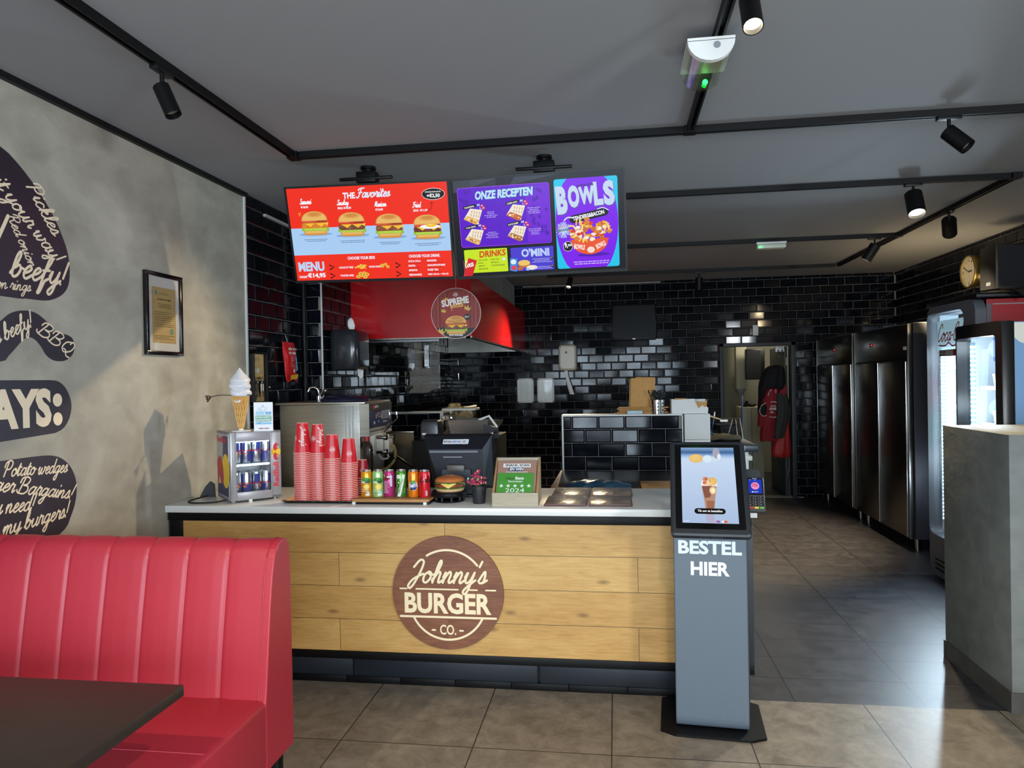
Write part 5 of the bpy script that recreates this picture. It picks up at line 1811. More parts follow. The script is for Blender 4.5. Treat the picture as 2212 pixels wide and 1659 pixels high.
for lab, x, y, rz, col, fn in (
        ('yellow-orange iced tea can with a green leaf, leftmost on the riser', -1.337, 3.722, .12, 'e39a1c', c_tea('4f9a3f', 'e39a1c', 'f0a93a', '')),
        ('pale green iced tea can with a lemon on it', -1.274, 3.724, .25, 'a9d98a', c_tea('4f9a3f', 'a9d98a', 'f2c62c', '')),
        ('magenta drink can with fine print turned to the front', -1.2135, 3.734, -.2, 'bb2f74', c_pink),
        ('green drink can with white dots and a slanted white band', -1.149, 3.738, .05, '4a8a2c', c_fern),
        ('orange drink can with a blue and white round logo', -1.077, 3.724, .05, 'ea8312', c_fanta),
        ('red cola can with black script, rightmost on the riser', -1.0135, 3.716, .02, 'd8232e', c_cola)):
    drink_can(lab, x, y, rz, col, fn)

# ------------------------------------------------------------------ plastic burger on a round pager stand
t = thing('pager_stand', 'round black charging stand under the toy burger', 'stand', (-.90, 3.80, WZ))
cx_, cy_ = -.90, 3.80
B().lathe([(0, .0), (.082, .0), (.084, .008), (.0, .010)], (cx_, cy_, WZ), 40).obj('base', M['plastic'], t)
B().lathe([(0, .03), (.094, .03), (.097, .036), (.097, .05), (.093, .055), (.062, .057), (.06, .053), (0, .053)], (cx_, cy_, WZ), 48).obj('top_disc', M['plastic'], t)
for i in range(9):
    a = 2 * pi * i / 9 + .2
    B().cyl((cx_ + .074 * cos(a), cy_ + .074 * sin(a), WZ + .008), (cx_ + .074 * cos(a), cy_ + .074 * sin(a), WZ + .031), .0085, n=12).obj('post', M['plastic'], t)
t = thing('toy_burger', 'painted plastic cheeseburger sitting on the round black stand', 'toy burger', (-.893, 3.79, WZ + .053))
o_ = (-.893, 3.79, WZ + .053)
B().lathe(crom([(0, 0), (.05, 0), (.072, .006), (.078, .016), (.074, .022), (0, .022)], 3), o_, 40).obj('bottom_bun', mat('toy_bun_base', 'd8b483', .4), t)
B().lathe([(0, .02), (.074, .02), (.081, .0245), (.074, .029), (0, .029)], o_, 60, fn=lambda r, z, a: (r * (1 + .025 * sin(9 * a)), z + .0025 * sin(11 * a) * (r > .05))).obj('lettuce', mat('toy_lettuce', '5f8a3c', .4, var=.25, vs=40), t)
B().lathe(crom([(0, .027), (.07, .027), (.079, .034), (.078, .042), (.07, .046), (0, .046)], 3), o_, 40, fn=lambda r, z, a: (r * (1 + .012 * sin(17 * a)), z)).obj('patty', mat('toy_patty', '7c3f26', .45, var=.35, vs=60), t)
B().lathe([(0, .034), (.0795, .0385), (.081, .041), (.0, .044)], o_, 40).obj('tomato', mat('toy_tomato', 'b5382a', .3), t)
b = B()
for k in range(4):
    a = -pi / 2 + .12 + k * pi / 2
    pts = [(o_[0] + .079 * cos(a + d), o_[1] + .079 * sin(a + d), o_[2] + .05) for d in (-.5, -.25, 0, .25, .5)]
    low = [(o_[0] + .0835 * cos(a + d), o_[1] + .0835 * sin(a + d), o_[2] + .0485 - .022 * (1 - abs(d) / .5)) for d in (-.5, -.25, 0, .25, .5)]
    b.add(pts + low, [(i, i + 1, 6 + i, 5 + i) for i in range(4)], 0, True)
b.lathe([(0, .048), (.079, .0495), (.079, .051), (0, .052)], o_, 32)
b.obj('cheese_slice', mat('toy_cheese', 'e7c968', .35), t)
B().lathe([(0, .049), (.076, .049), (.082, .054), (.075, .058), (0, .058)], o_, 60, fn=lambda r, z, a: (r * (1 + .02 * sin(8 * a + 1)), z + .003 * sin(10 * a) * (r > .05))).obj('top_lettuce', mat('toy_green', '4f7c44', .4, var=.3, vs=40), t)
B().lathe(crom([(0, .056), (.074, .056), (.079, .062), (.07, .074), (.045, .083), (0, .087)], 4), o_, 40).obj('top_bun', mat('toy_bun', 'c9743c', .4, var=.12, vs=30), t)
b = B()
for i in range(90):
    a, q = R.uniform(0, 2 * pi), .062 * sqrt(R.random())
    z = .087 - .0125 * (q / .062) ** 2.2
    b.ball((o_[0] + q * cos(a), o_[1] + q * sin(a), o_[2] + z), (.0022, .0015, .001), 6, 4)
b.obj('sesame_seeds', mat('sesame', 'e8c08c', .5), t)['kind'] = 'stuff'

# ------------------------------------------------------------------ little flower pot
t = thing('flower_pot', 'small black pot with pink flowers beside the toy burger', 'potted plant', (-.722, 3.73, WZ))
p_ = (-.722, 3.73, WZ)
B().lathe([(0, 0), (.031, 0), (.033, .004), (.0385, .075), (.043, .076), (.0435, .093), (.0395, .093), (.039, .08), (0, .078)], p_, 36).obj('pot', mat('black_pot', '202125', .5), t)
B().cyl((p_[0], p_[1], WZ + .072), (p_[0], p_[1], WZ + .083), .038, n=20).obj('soil', mat('soil', '2a2018', .9), t)
st, lv, fl, wb = B(), B(), B(), B()
for i in range(46):
    a, q = R.uniform(0, 2 * pi), R.uniform(.004, .06)
    zt = .105 + R.uniform(0, .075) * (1 - q / .1)
    tip = V((p_[0] + q * cos(a), p_[1] + q * sin(a), WZ + zt))
    st.tube([(p_[0] + .3 * q * cos(a), p_[1] + .3 * q * sin(a), WZ + .08), tuple((tip + V((p_[0], p_[1], WZ + .11))) / 2), tuple(tip)], .0009, 5)
    if i % 3 != 2:
        for k in range(5):
            an = 2 * pi * k / 5
            fl.ball(tip + V((.0058 * cos(an), .0058 * sin(an) * .8, .002 * sin(an))), (.0055, .0055, .0035), 7, 4)
    else:
        wb.ball(tip, (.0035, .0035, .006), 7, 5)
    d = V((cos(a + 1), sin(a + 1), .5)).normalized()
    lp = tip - V((0, 0, .012))
    s = d.cross(V((0, 0, 1))).normalized() * .004
    lv.add([lp, lp + d * .011 + s, lp + d * .024, lp + d * .011 - s], [(0, 1, 2, 3)])
st.obj('stems', mat('stem_green', '51682f', .6), t)
lv.obj('leaves', mat('leaf_green', '7f9a64', .55, var=.3, vs=50), t)
fl.obj('pink_flowers', mat('pink_petal', 'd0426c', .5, var=.3, vs=60), t)
wb.obj('white_buds', mat('cream_bud', 'e6dfb8', .5), t)

# ------------------------------------------------------------------ wooden card box
t = thing('card_box', 'pale wooden display box with a green card reading 2024 on the worktop', 'display box', (-.522, 3.76, WZ), radians(1.5))
pl_ = planks('pale_veneer', '978b74', 'aca088', 'bdb199', 3, 5, -1, tone=0, knots=False, rough=.5)
prof = [(-.108, 0), (.105, 0), (.105, .225), (.092, .225), (-.105, .07), (-.108, .07)]
B().box(-.119, .119, -.110, -.100, 0, .068).obj('front_board', pl_, t, local=True)
B().box(-.119, .119, .098, .108, 0, .228).box(-.119, .119, -.1, .098, 0, .01).obj('back_board', pl_, t, local=True)
for s in (-1, 1):
    B().prism([(-.1, 0), (.098, 0), (.098, .226), (.085, .226), (-.1, .066)], 'X', s * .119 - (s > 0) * .011, s * .119 + (s < 0) * .011).obj('side_board', mat('oak_edge', 'b08a5c', .55, var=.12, vs=14) if s < 0 else bpy.data.materials['oak_edge'], t, local=True)
B().box(-.108, .108, .080, .098, .19, .228).obj('top_rail', pl_, t, local=True)
ang = atan2(.135, .15)
U_, W_2 = V((1, 0, 0)), V((0, cos(ang + .12), sin(ang + .12)))
N_ = U_.cross(W_2)
cv = Cv.plane((0, -.085, .060), U_, W_2, N_, .0004)
cv.rect(-.104, 0, .104, .205, 'a98272').up().rect(-.075, .163, .072, .187, 'efece8').up().text('SNACK, SCAN', 0, .167, .0165, '15171c', .128, .03)
cv.rect(-.045, .139, .035, .162, '2c4668').up().text('EN WIN', -.004, .143, .0165, 'f4f4f4', .072, .04, sh=.15).scribble(-.06, .131, .06, 1, 0, .004, 'f2efe8', 'c', .05)
cv.obj('backing_card', PRINT, t, local=True)
cv = Cv.plane((-.004, -.092, .063), U_, W_2, N_, .0004)
cv.rect(-.094, 0, .094, .125, '4f9a3c').up().text('Uber', -.028, .084, .0165, '1d2e1a', .046, .0, 'c').text('Eats', .022, .084, .0165, 'ffffff', .044, .03).text('Favorieten', 0, .067, .012, 'f4f8f0', .074, .015)
for i in range(5):
    cv.star(-.072 + .036 * i, .045, .0125, 'f4f8f0')
cv.text('2024', 0, .005, .025, 'f4f8f0', .10, .0)
cv.obj('green_card', PRINT, t, local=True)

# ------------------------------------------------------------------ menu folders under plastic
fol = mat('maroon_folder', '5a2a2c', .5)
slv = mat('clear_sleeve', '8d827b', .24, var=.28, vs=9, bump=.35, bs=16, spec=.5, coat=.3, stretch=(1, .6, 1))
for (x0, x1, y0, y1), lab in (((-.372, -.153, 3.652, 3.935), 'menu folder under clear plastic, front left of the four on the worktop'), ((-.143, .078, 3.655, 3.94), 'menu folder under clear plastic, front right of the four next to the kiosk'),
                             ((-.358, -.148, 3.945, 4.235), 'menu folder under clear plastic, back left of the four beside the display box'), ((-.138, .085, 3.95, 4.24), 'menu folder under clear plastic, back right of the four')):
    t = thing('menu_folder', lab, 'menu', ((x0 + x1) / 2, (y0 + y1) / 2, WZ), 0, 'menu folders on the worktop')
    B().box(x0, x1, y0, y1, WZ, WZ + .007, 0, .002).obj('cover', fol, t)
    B().box(x0 + .006, x1 - .006, y0 + .006, y1 - .006, WZ + .0065, WZ + .009, 0, .001).obj('sleeve', slv, t)

# ------------------------------------------------------------------ till seen from behind
t = thing('till_monitor', 'black point-of-sale till seen from behind with a contactless payment sticker', 'till', (-.905, 4.02, WZ))
b = B()
A_ = [(-1.107, .02, 1.288), (-.712, .02, 1.288), (-.70, -.01, .985), (-1.05, -.01, .985)]
tilt = lambda x, d, z: (x, 4.05 + d + (1.288 - z) * -.12 + .02, z)
outer = [tilt(-1.107, .0, 1.276), tilt(-.712, .0, 1.276), tilt(-.70, .0, .99), tilt(-1.045, .0, .99)]
back = [tilt(-1.107, .035, 1.288), tilt(-.712, .035, 1.288), tilt(-.70, .035, .985), tilt(-1.05, .035, .985)]
inner = [tilt(-1.065, -.07, 1.208), tilt(-.75, -.07, 1.208), tilt(-.745, -.06, 1.02), tilt(-1.0, -.06, 1.02)]
b.loft([back, outer, inner], sm=False)
hs = b.obj('rear_housing', mat('till_plastic', '1b1e27', .5, spec=.3), t)
b = B()
for z, x0, x1 in ((1.198, -1.055, -.775), (1.192, -1.055, -.775)):
    b.box(x0, x1, tilt(0, -.072, z)[1] - .001, tilt(0, -.066, z)[1], z - .0018, z + .0018)
b.box(-.975, -.865, tilt(0, -.072, 1.165)[1] - .001, tilt(0, -.06, 1.165)[1], 1.162, 1.167)
b.obj('vent_ridge', M['grey'], t)
b = B()
yb_ = 3.965
b.loft([[(x, y, z) for x, y in rrect(-.96, yb_ - d, -.85, yb_ + .06, .004)] for z, d in ((.955, .04), (1.09, -.035))])
b.prism([(-1.0, WZ), (-.79, WZ), (-.815, 1.098), (-.975, 1.098)], 'Y', 3.955, 3.99)
b.obj('stand', mat('till_stand', '343944', .45), t)
B().box(-.945, -.845, 3.94, 4.01, 1.085, 1.125, 0, .006).obj('hinge', mat('till_hinge', '5a5450', .4), t)
B().box(-1.0, -.78, 3.91, 4.2, WZ, WZ + .014, 0, .004).obj('foot', M['plastic'], t)
O_ = V(tilt(-.985, -.0365, 1.246))
U_ = V((1, 0, 0))
W_2 = (V(outer[0]) - V(inner[0]))
W_2 = V((0, W_2.y, W_2.z)).normalized()
cv = Cv.plane(O_ - W_2 * .012 + V((0, -.002, 0)), U_, W_2, U_.cross(W_2), .0004)
cv.rect(0, -.004, .15, .034, 'eef0f2', .003).ell(.125, .015, .021, .021, 'eef0f2').up().text('BETAAL', .028, .008, .015, '2a3448', .046, .03).text('HIER OOK', .08, .008, .015, '2a78c4', .052, .03)
for k in range(4):
    cv.arc(.112, .015, .004 + .005 * k, -45, 45, .0018, ('2a3448', '2a3448', '2a3448', '2a78c4')[k], n=8)
cv.obj('payment_sticker', PRINT, t)
# ------------------------------------------------------------------ left side, behind the counter
# key box on the tiles
t = thing('key_box', 'open black key box with a pale wood back and hanging keys beside the plaster edge', 'key box', (-2.42, 4.59, 1.47))
b = B()
y0, y1, z0, z1, xa, xb = 4.50, 4.70, 1.468, 1.815, -2.423, -2.384
for a, c, e, g in ((y0, y1, z0, z0 + .012), (y0, y1, z1 - .012, z1), (y0, y0 + .012, z0, z1), (y1 - .012, y1, z0, z1)):
    b.box(xa, xb, a, c, e, g, 0, .001)
b.obj('frame', M['black'], t)
B().box(-2.422, -2.412, y0 + .01, y1 - .01, z0 + .01, z1 - .01).obj('back_panel', mat('key_board', 'd9b678', .55, var=.12, vs=9, stretch=(1, 1, 8)), t)
cv = Cv(lambda u, v, l: V((-2.412 + l, u, v)), .0004)
cv.text('KEYS', 4.59, 1.755, .022, '6a5632', .09, .0)
cv.obj('lettering', PRINT, t)
for i, y in enumerate((4.535, 4.57, 4.605, 4.64)):
    b = B().cyl((-2.412, y, 1.64), (-2.395, y, 1.645), .0035, n=8)
    b.tube([(-2.40 + .002 * sin(a), y + .014 * sin(a), 1.622 + .016 * cos(a)) for a in [2 * pi * k / 12 for k in range(12)]], .0016, 6, closed=True)
    for k in range(3):
        d = R.uniform(-.02, .02)
        b.box(-2.402 + .004 * k, -2.40 + .004 * k, y + d - .004, y + d + .004, 1.55 - .02 * k, 1.605)
        b.cyl((-2.402 + .004 * k, y + d, 1.61), (-2.399 + .004 * k, y + d, 1.61), .011, n=10)
    b.obj('key_bunch', M['chrome'] if i % 2 else M['black'], t)
for y in (4.548, 4.6):
    B().cyl((-2.411, y, 1.69), (-2.408, y, 1.69), .017, n=18).obj('hook_disc', M['white'], t)

# red bag
t = thing('red_bag', 'red printed plastic bag hanging from a string on the dark tiles', 'bag', (-2.40, 5.05, 1.9))
rings = []
for i in range(15):
    f = i / 14
    z = 1.905 - .285 * f
    hw, th = .098 - .012 * f + .004 * sin(f * 9), .006 + .022 * sin(pi * min(1, f * 1.1))
    yc = 5.035 + .04 * f
    rings.append([(-2.405 + .012 + th * cos(a) * (1 + .12 * sin(5 * a + i)), yc + hw * sin(a), z + (.012 * sin(3 * a + 1) if i == 14 else 0)) for a in [2 * pi * k / 24 for k in range(24)]])
B().loft(rings).obj('body', mat('red_foil', 'd42329', .28, bump=.1, bs=30), t)
cv = Cv(lambda u, v, l: V((-2.363 + .012 * sin(pi * min(1, (1.905 - v) / .285)) - .012 + l, 5.045 + u, v)), .0004)
cv.scribble(-.06, 1.845, .07, 2, .03, .018, 'f2cfc4', 'l', .1)
for i in range(6):
    cv.line([(-.03, 1.80 - .014 * i), (-.01 + .01 * (i % 3), 1.795 - .014 * i)], .0035, 'f0c8bc', False)
cv.poly([(.045, 1.80), (.06, 1.805), (.085, 1.70), (.065, 1.69)], '6fb4d8').poly([(-.03, 1.66), (.095, 1.67), (.095, 1.635), (-.025, 1.625)], 'f0b02c').rect(.01, 1.68, .035, 1.705, 'f4e2d0')
cv.obj('print', PRINT, t)
B().tube([(-2.40, 5.04, 1.9), (-2.418, 5.04, 1.96)], .0015, 5).obj('string', M['white'], t)

t = thing('drain_pipe', 'black vertical pipe in the tiled corner beside the hand basin', 'pipe', (-2.405, 5.345, 0))
B().cyl((-2.405, 5.345, 0), (-2.405, 5.345, CZ), .02, n=18).obj('pipe', M['blackmetal'], t)
for z in (1.58, 2.3):
    B().cyl((-2.405, 5.345, z), (-2.405, 5.345, z + .012), .026, n=18).cyl((-2.43, 5.345, z + .006), (-2.40, 5.345, z + .006), .006, n=8).obj('pipe_clip', M['blackmetal'], t)
tag(B().box(-2.425, -2.405, 4.75, 5.36, CZ - .10, CZ - .082).obj('cable_trunking', trim_m, loc=(-2.41, 5.05, CZ - .1)), 'thin white cable trunking high on the dark left tiles', 'trunking')

# towel dispensers
t = thing('towel_dispenser', 'black paper towel dispenser on the left tiled wall with a paper tail', 'dispenser', (-2.16, 5.65, 1.7))
rings = []
for z, k in ((1.695, .8), (1.705, .93), (1.74, 1), (1.97, 1), (2.01, .95), (2.025, .86)):
    rings.append([(x, y, z) for x, y in rrect(-2.275, 5.655 - .165 * k, -2.275 + .245 * k, 5.655 + .165 * k, .06)])
B().loft(rings).obj('cover', mat('smoked_plastic', '2a2c30', .2, coat=.3), t)
B().box(-2.0315, -2.028, 5.55, 5.76, 1.78, 1.93).obj('window', M['plastic'], t)
B().lathe(crom([(.0, 0), (.018, .01), (.026, .045), (.02, .09), (.004, .11), (0, .11)], 3), (-2.14, 5.66, 2.02), 14, fn=lambda r, z, a: (r * (1 + .25 * sin(3 * a + z * 40)), z)).obj('paper_tuft', M['paper'], t)
B().add([(-2.07, 5.60, 1.70), (-2.05, 5.68, 1.70), (-2.045, 5.66, 1.645), (-2.075, 5.62, 1.655), (-2.06, 5.63, 1.63)], [(0, 1, 2, 4, 3)]).obj('paper_tail', M['paper'], t)
t = thing('towel_dispenser', 'cream paper towel dispenser on the back wall with a long twisted towel', 'dispenser', (-.62, 9.72, 1.7))
rings = []
for d, e in ((0, .01), (.02, 0), (.15, 0), (.18, .012), (.19, .03)):
    rings.append([(x, 9.722 - d, z) for x, z in rrect(-.742 + e, 1.702 + e, -.498 - e, 2.052 - e, .045)])
B().loft(rings).obj('cover', mat('cream_plastic', 'cfc9b4', .3), t)
B().cyl((-.635, 9.533, 1.945), (-.635, 9.53, 1.945), .015, n=20).obj('badge', M['dgrey'], t)
rings = []
for i in range(16):
    f = i / 15
    z, xc = 1.71 - .325 * f, -.645 + .075 * f ** 1.3
    wv, tw_ = .02 + .012 * f, .5 * sin(f * 5)
    rings.append([(xc + wv * (1 + .2 * sin(2 * a)) * cos(a) * cos(tw_) - .006 * sin(a) * sin(tw_), 9.62 + .008 * sin(a) + wv * .5 * cos(a) * sin(tw_), z) for a in [2 * pi * k / 14 for k in range(14)]])
B().loft(rings).obj('paper_towel', M['paper'], t)

# hand basin and tap
t = thing('hand_basin', 'steel hand basin with a tall chrome tap, mostly hidden by the ice machine', 'basin', (-2.27, 5.2, 0))
B().box(-2.42, -2.13, 5.17, 5.30, .98, 1.14, 0, .01).box(-2.40, -2.15, 5.18, 5.29, 0, .98).obj('bowl', M['steel'], t)
b = B().cyl((-2.22, 5.17, 1.14), (-2.22, 5.17, 1.50), .019, n=16).cyl((-2.22, 5.17, 1.47), (-2.22, 5.17, 1.5), .023, n=16)
b.tube(crom([(-2.22, 5.17, 1.49), (-2.223, 5.165, 1.545), (-2.25, 5.16, 1.565), (-2.285, 5.155, 1.56), (-2.297, 5.152, 1.535)], 5), .0125, 12)
b.obj('spout', M['chrome'], t)
B().cyl((-2.205, 5.17, 1.5), (-2.17, 5.16, 1.535), .01, .014, n=12).ball((-2.165, 5.16, 1.54), .016, 12, 8).obj('tap_lever', M['chrome'], t)

# soft ice machine
t = thing('ice_cream_machine', 'tall stainless soft ice cream machine with a blue control panel and white valve', 'ice cream machine', (-1.95, 4.78, 0))
B().box(-2.27, -1.70, 4.62, 5.13, .06, 1.458, 0, .006).obj('body', M['steel'], t)
B().box(-2.29, -1.655, 4.60, 5.145, 1.452, 1.468, 0, .004).obj('top_sheet', M['steel'], t)
b = B()
for x in (-1.795, -1.77, -1.745):
    b.box(x - .004, x + .004, 4.612, 4.622, .1, 1.44, 0, .001)
b.obj('corner_profile', M['alu'], t)
b = B().loft([[(-1.70, 4.62, z) for z in (1.232, 1.453)] + [(-1.70, 5.16, z) for z in (1.453, 1.232)], [(-1.648, 4.66, z) for z in (1.232, 1.453)] + [(-1.648, 5.155, z) for z in (1.453, 1.232)]], sm=False)
hd = b.obj('control_head', M['steel'], t)
cv = Cv(lambda u, v, l: V((-1.648 + l, 4.665 + u, 1.235 + v)), .0004)
cv.rect(.0, .055, .48, .16, '1d2b4e').rect(0, .0, .48, .022, 'b6b0a4').rect(0, .03, .48, .048, 'a39c8e').up()
cv.rect(.25, .10, .44, .16, '8b9097').ell(.09, .19, .018, .014, 'c8242c', 14).text('IPI', .15, .182, .018, 'e9e4da', .07, .02).up()
for i in range(3):
    for j in range(4):
        cv.ell(.14 + .035 * j, .145 - .013 * i, .012, .005, ('c8c4ba', 'c83a34')[(i + j) % 3 == 0], 10)
cv.ell(.1, .083, .013, .011, 'e6e4de', 14).ell(.19, .088, .008, .007, 'c4d8f2', 12).text('smart', .33, .075, .014, 'e8e6e0', .1, .01).text('83', .43, .12, .04, 'e8e6e0', .04, .02)
cv.obj('control_panel_print', PRINT, hd)
B().lathe([(0, 0), (.17, 0), (.175, .012), (.15, .03), (.10, .042), (0, .044)], (-1.88, 4.84, 1.468), 40).obj('hopper_lid', mat('navy_plastic', '23243e', .25, coat=.3), t)
vw = mat('ivory_valve', 'efe9d8', .35)
b = B().box(-1.70, -1.645, 4.74, 5.0, 1.09, 1.24, 0, .01).box(-1.65, -1.60, 4.80, 4.96, 1.12, 1.225, 0, .01).box(-1.62, -1.57, 4.84, 4.93, 1.10, 1.20, 0, .008)
b.obj('dispensing_valve', vw, t)
for y, z in ((4.78, 1.215), (4.78, 1.115), (4.95, 1.205), (4.92, 1.095)):
    B().cyl((-1.655, y, z), (-1.585, y, z), .013, n=14).cyl((-1.585, y, z), (-1.565, y, z), .02, n=14).obj('clamp_knob', M['chrome'], t)
for y, x in ((4.93, -1.54), (4.88, -1.575)):
    b = B().tube(crom([(-1.63, y, 1.23), (-1.60, y, 1.28), (x, y, 1.33), (x, y, 1.37)], 5), .006, 8)
    b.cyl((x, y, 1.365), (x, y, 1.385), .012, n=12)
    b.obj('draw_handle', M['chrome'], t)
B().tube(crom([(-1.60, 4.90, 1.17), (-1.55, 4.90, 1.13), (-1.545, 4.88, 1.05), (-1.60, 4.85, .99), (-1.68, 4.80, .985), (-1.73, 4.79, .99)], 6), .011, 10).obj('syrup_hose', mat('yellowed_tube', 'a59258', .25), t)
B().tube(crom([(-1.61, 4.86, 1.11), (-1.58, 4.86, 1.07), (-1.62, 4.84, 1.06), (-1.65, 4.84, 1.1)], 5), .007, 8).obj('air_hose', M['white'], t)
B().box(-1.70, -1.60, 4.70, 5.05, .84, .87).obj('drip_tray', M['steel'], t)

t = thing('syrup_bottle', 'dark syrup bottle with a red cap under the ice machine head', 'bottle', (-1.668, 4.66, .87))
B().loft([[(x, y, z) for x, y in rrect(-1.668 - a, 4.66 - a * .7, -1.668 + a, 4.66 + a * .7, a * .5)] for z, a in ((.87, .038), (.88, .04), (1.14, .04), (1.17, .036), (1.195, .022), (1.205, .02))]).obj('bottle_body', mat('dark_syrup', '241d16', .12, coat=.5), t)
B().cyl((-1.668, 4.66, 1.2), (-1.668, 4.66, 1.232), .021, n=18).obj('cap', mat('red_cap', 'a8262c', .4), t)

t = thing('steel_panel', 'upright stainless splash sheet standing behind the drink cans', 'panel', (-1.55, 5.3, 0))
B().box(-1.74, -1.52, 5.29, 5.30, .0, 1.215).box(-1.745, -1.52, 5.284, 5.306, 1.205, 1.22, 0, .002).obj('sheet', M['steeld'], t)
B().tube(crom([(-1.56, 4.95, 1.07), (-1.50, 4.98, 1.02), (-1.42, 5.0, .96), (-1.395, 5.0, .9), (-1.395, 5.0, .2)], 5), .008, 8).obj('steel_spout', M['chrome'], t)

# equipment cabinet with printer, slicer and container
tag(B().box(-1.37, -.84, 4.72, 5.5, .05, 1.195, 0, .004).box(-1.35, -.86, 4.76, 5.46, 0, .05).obj('equipment_cabinet', M['blackmetal'], loc=(-1.1, 5.1, 0)), 'black equipment cabinet hidden behind the till', 'cabinet')
t = thing('receipt_printer', 'black receipt printer just above the left end of the till', 'printer', (-1.28, 4.9, 1.195))
B().loft([[(x, y, z) for x, y in rrect(-1.345 + e, 4.84 + e, -1.215 - e, 5.0 - e, .012)] for z, e in ((1.195, 0), (1.285, 0), (1.315, .006), (1.325, .018))]).obj('housing', mat('printer_plastic', '24272a', .3, coat=.2), t)
B().box(-1.33, -1.30, 4.837, 4.841, 1.225, 1.238).obj('name_plate', M['white'], t)
B().box(-1.33, -1.23, 4.86, 4.90, 1.318, 1.328).obj('paper_slot', M['plastic'], t)
t = thing('food_slicer', 'steel countertop slicer with a tilted hopper behind the till', 'slicer', (-.98, 5.0, 1.195))
b = B()
b.loft([[(-1.13, 4.86, 1.21), (-.90, 4.86, 1.21), (-.86, 5.08, 1.21), (-1.13, 5.08, 1.21)], [(-1.15, 4.84, 1.325), (-.86, 4.84, 1.325), (-.80, 5.12, 1.31), (-1.15, 5.12, 1.335)]], caps=False, sm=False)
b.box(-1.13, -.88, 4.86, 5.08, 1.205, 1.212)
b.obj('hopper', M['steel'], t)
B().box(-1.14, -.82, 4.88, 5.1, 1.195, 1.207).loft([[(-.89, 4.84, 1.2), (-.8, 4.84, 1.2), (-.8, 4.9, 1.2), (-.89, 4.9, 1.2)], [(-.9, 4.84, 1.3), (-.80, 4.82, 1.27), (-.80, 4.88, 1.27), (-.9, 4.9, 1.3)]], sm=False).obj('motor_housing', M['dgrey'], t)
B().tube([(-.93, 4.85, 1.325), (-.86, 4.85, 1.352), (-.805, 4.85, 1.275)], .0085, 8).obj('carriage_arm', M['white'], t)
for x, z in ((-.835, 1.235), (-.85, 1.205)):
    B().ball((x, 4.83, z), .016, 12, 8).cyl((x, 4.83, z), (x + .03, 4.81, z + .01), .006, n=8).obj('knob', M['chrome'], t)
B().tube(crom([(-.84, 4.83, 1.2), (-.82, 4.80, 1.1), (-.83, 4.8, .95), (-.80, 4.78, .3)], 5), .005, 6).obj('cable', M['black'], t)
tag(B().lathe([(0, 0), (.03, 0), (.034, .02), (.03, .03), (0, .03)], (-1.16, 4.87, 1.195 + .13), 20, fn=lambda r, z, a: (r * (1 + .2 * sin(4 * a)), z)).obj('utensil', M['chrome'], loc=(-1.16, 4.87, 1.325)), 'small shiny metal part lying at the left rim of the slicer', 'utensil')
t = thing('food_container', 'clear lidded food box filled with bread rings on the cabinet behind the till', 'container', (-1.16, 5.33, 1.195))
b = B().loft([[(x, y, z) for x, y in rrect(-1.16 - a, 5.33 - a * .75, -1.16 + a, 5.33 + a * .75, .02)] for z, a in ((1.197, .105), (1.38, .122))], caps=False)
b.obj('tub', thin_glass('cloudy_plastic', (.82, .80, .74), .35, .15, .5), t)
B().loft([[(x, y, z) for x, y in rrect(-1.16 - a, 5.33 - a * .75, -1.16 + a, 5.33 + a * .75, .022)] for z, a in ((1.375, .13), (1.388, .132), (1.392, .125))]).obj('lid', mat('milky_lid', 'c4c2b6', .4, alpha=.85), t)
br = mat('onion_ring', 'b79b6c', .7, var=.3, vs=40)
b = B()
for i in range(34):
    c_, ax = V((-1.16 + R.uniform(-.06, .06), 5.33 + R.uniform(-.045, .03), 1.225 + .13 * (i / 34))), R.uniform(0, 6)
    q = Matrix.Rotation(ax, 3, 'Z') @ Matrix.Rotation(R.uniform(.6, 1.5), 3, 'X')
    b.tube([c_ + q @ V((.03 * cos(a), .03 * sin(a), 0)) for a in [2 * pi * k / 14 for k in range(14)]], .0115, 8, closed=True)
b.obj('bread_rings', br, t)['kind'] = 'stuff'
cr = B()
for i in range(12):
    cr.ball((-1.235 + .085 * R.random(), 5.28 + .05 * R.random(), 1.405 + .012 * R.random()), (.018, .016, .014), 9, 6, fn=lambda a, t_: 1 + .15 * sin(5 * a + 3 * t_))
tag(cr.box(-1.25, -1.14, 5.27, 5.34, 1.392, 1.402).obj('snack_tray', mat('brown_snack', '8f7448', .7, var=.4, vs=60), loc=(-1.19, 5.3, 1.392)), 'brown snack portion lying on the lid of the clear food box', 'snack')

# prep shelf under the pass with a plastic bag
tag(B().box(-.42, .60, 4.30, 5.42, .06, .905, 0, .004).box(-.40, .58, 4.36, 5.4, 0, .06).obj('under_counter_cabinet', M['steeld'], loc=(.1, 4.85, 0)), 'low steel cabinet behind the worktop below the tiled pass', 'cabinet')
b = B()
rings = []
for i in range(26):
    f = i / 25
    k = max(.02, sin(pi * f)) ** .45
    rings.append([(-.32 + .41 * f, 4.42 + .10 * k * cos(a) + .006 * sin(7 * a + i * .7), .905 + max(.0, (.03 + .043 * k * sin(a) + .004 * sin(9 * f * 3 + 4 * a)))) for a in [2 * pi * j / 20 for j in range(20)]])
tag(b.loft(rings).obj('plastic_bag', mat('teal_film', '1f4a62', .2, coat=.4, var=.35, vs=16, bump=.3, bs=24), loc=(-.11, 4.42, .905)), 'flat blue-green plastic bag lying below the tiled pass', 'bag')
tag(B().box(.15, .42, 4.40, 4.7, .905, .93, 0, .004).obj('box', M['card'], loc=(.28, 4.55, .905)), 'low brown box beside the blue-green bag behind the worktop', 'box')

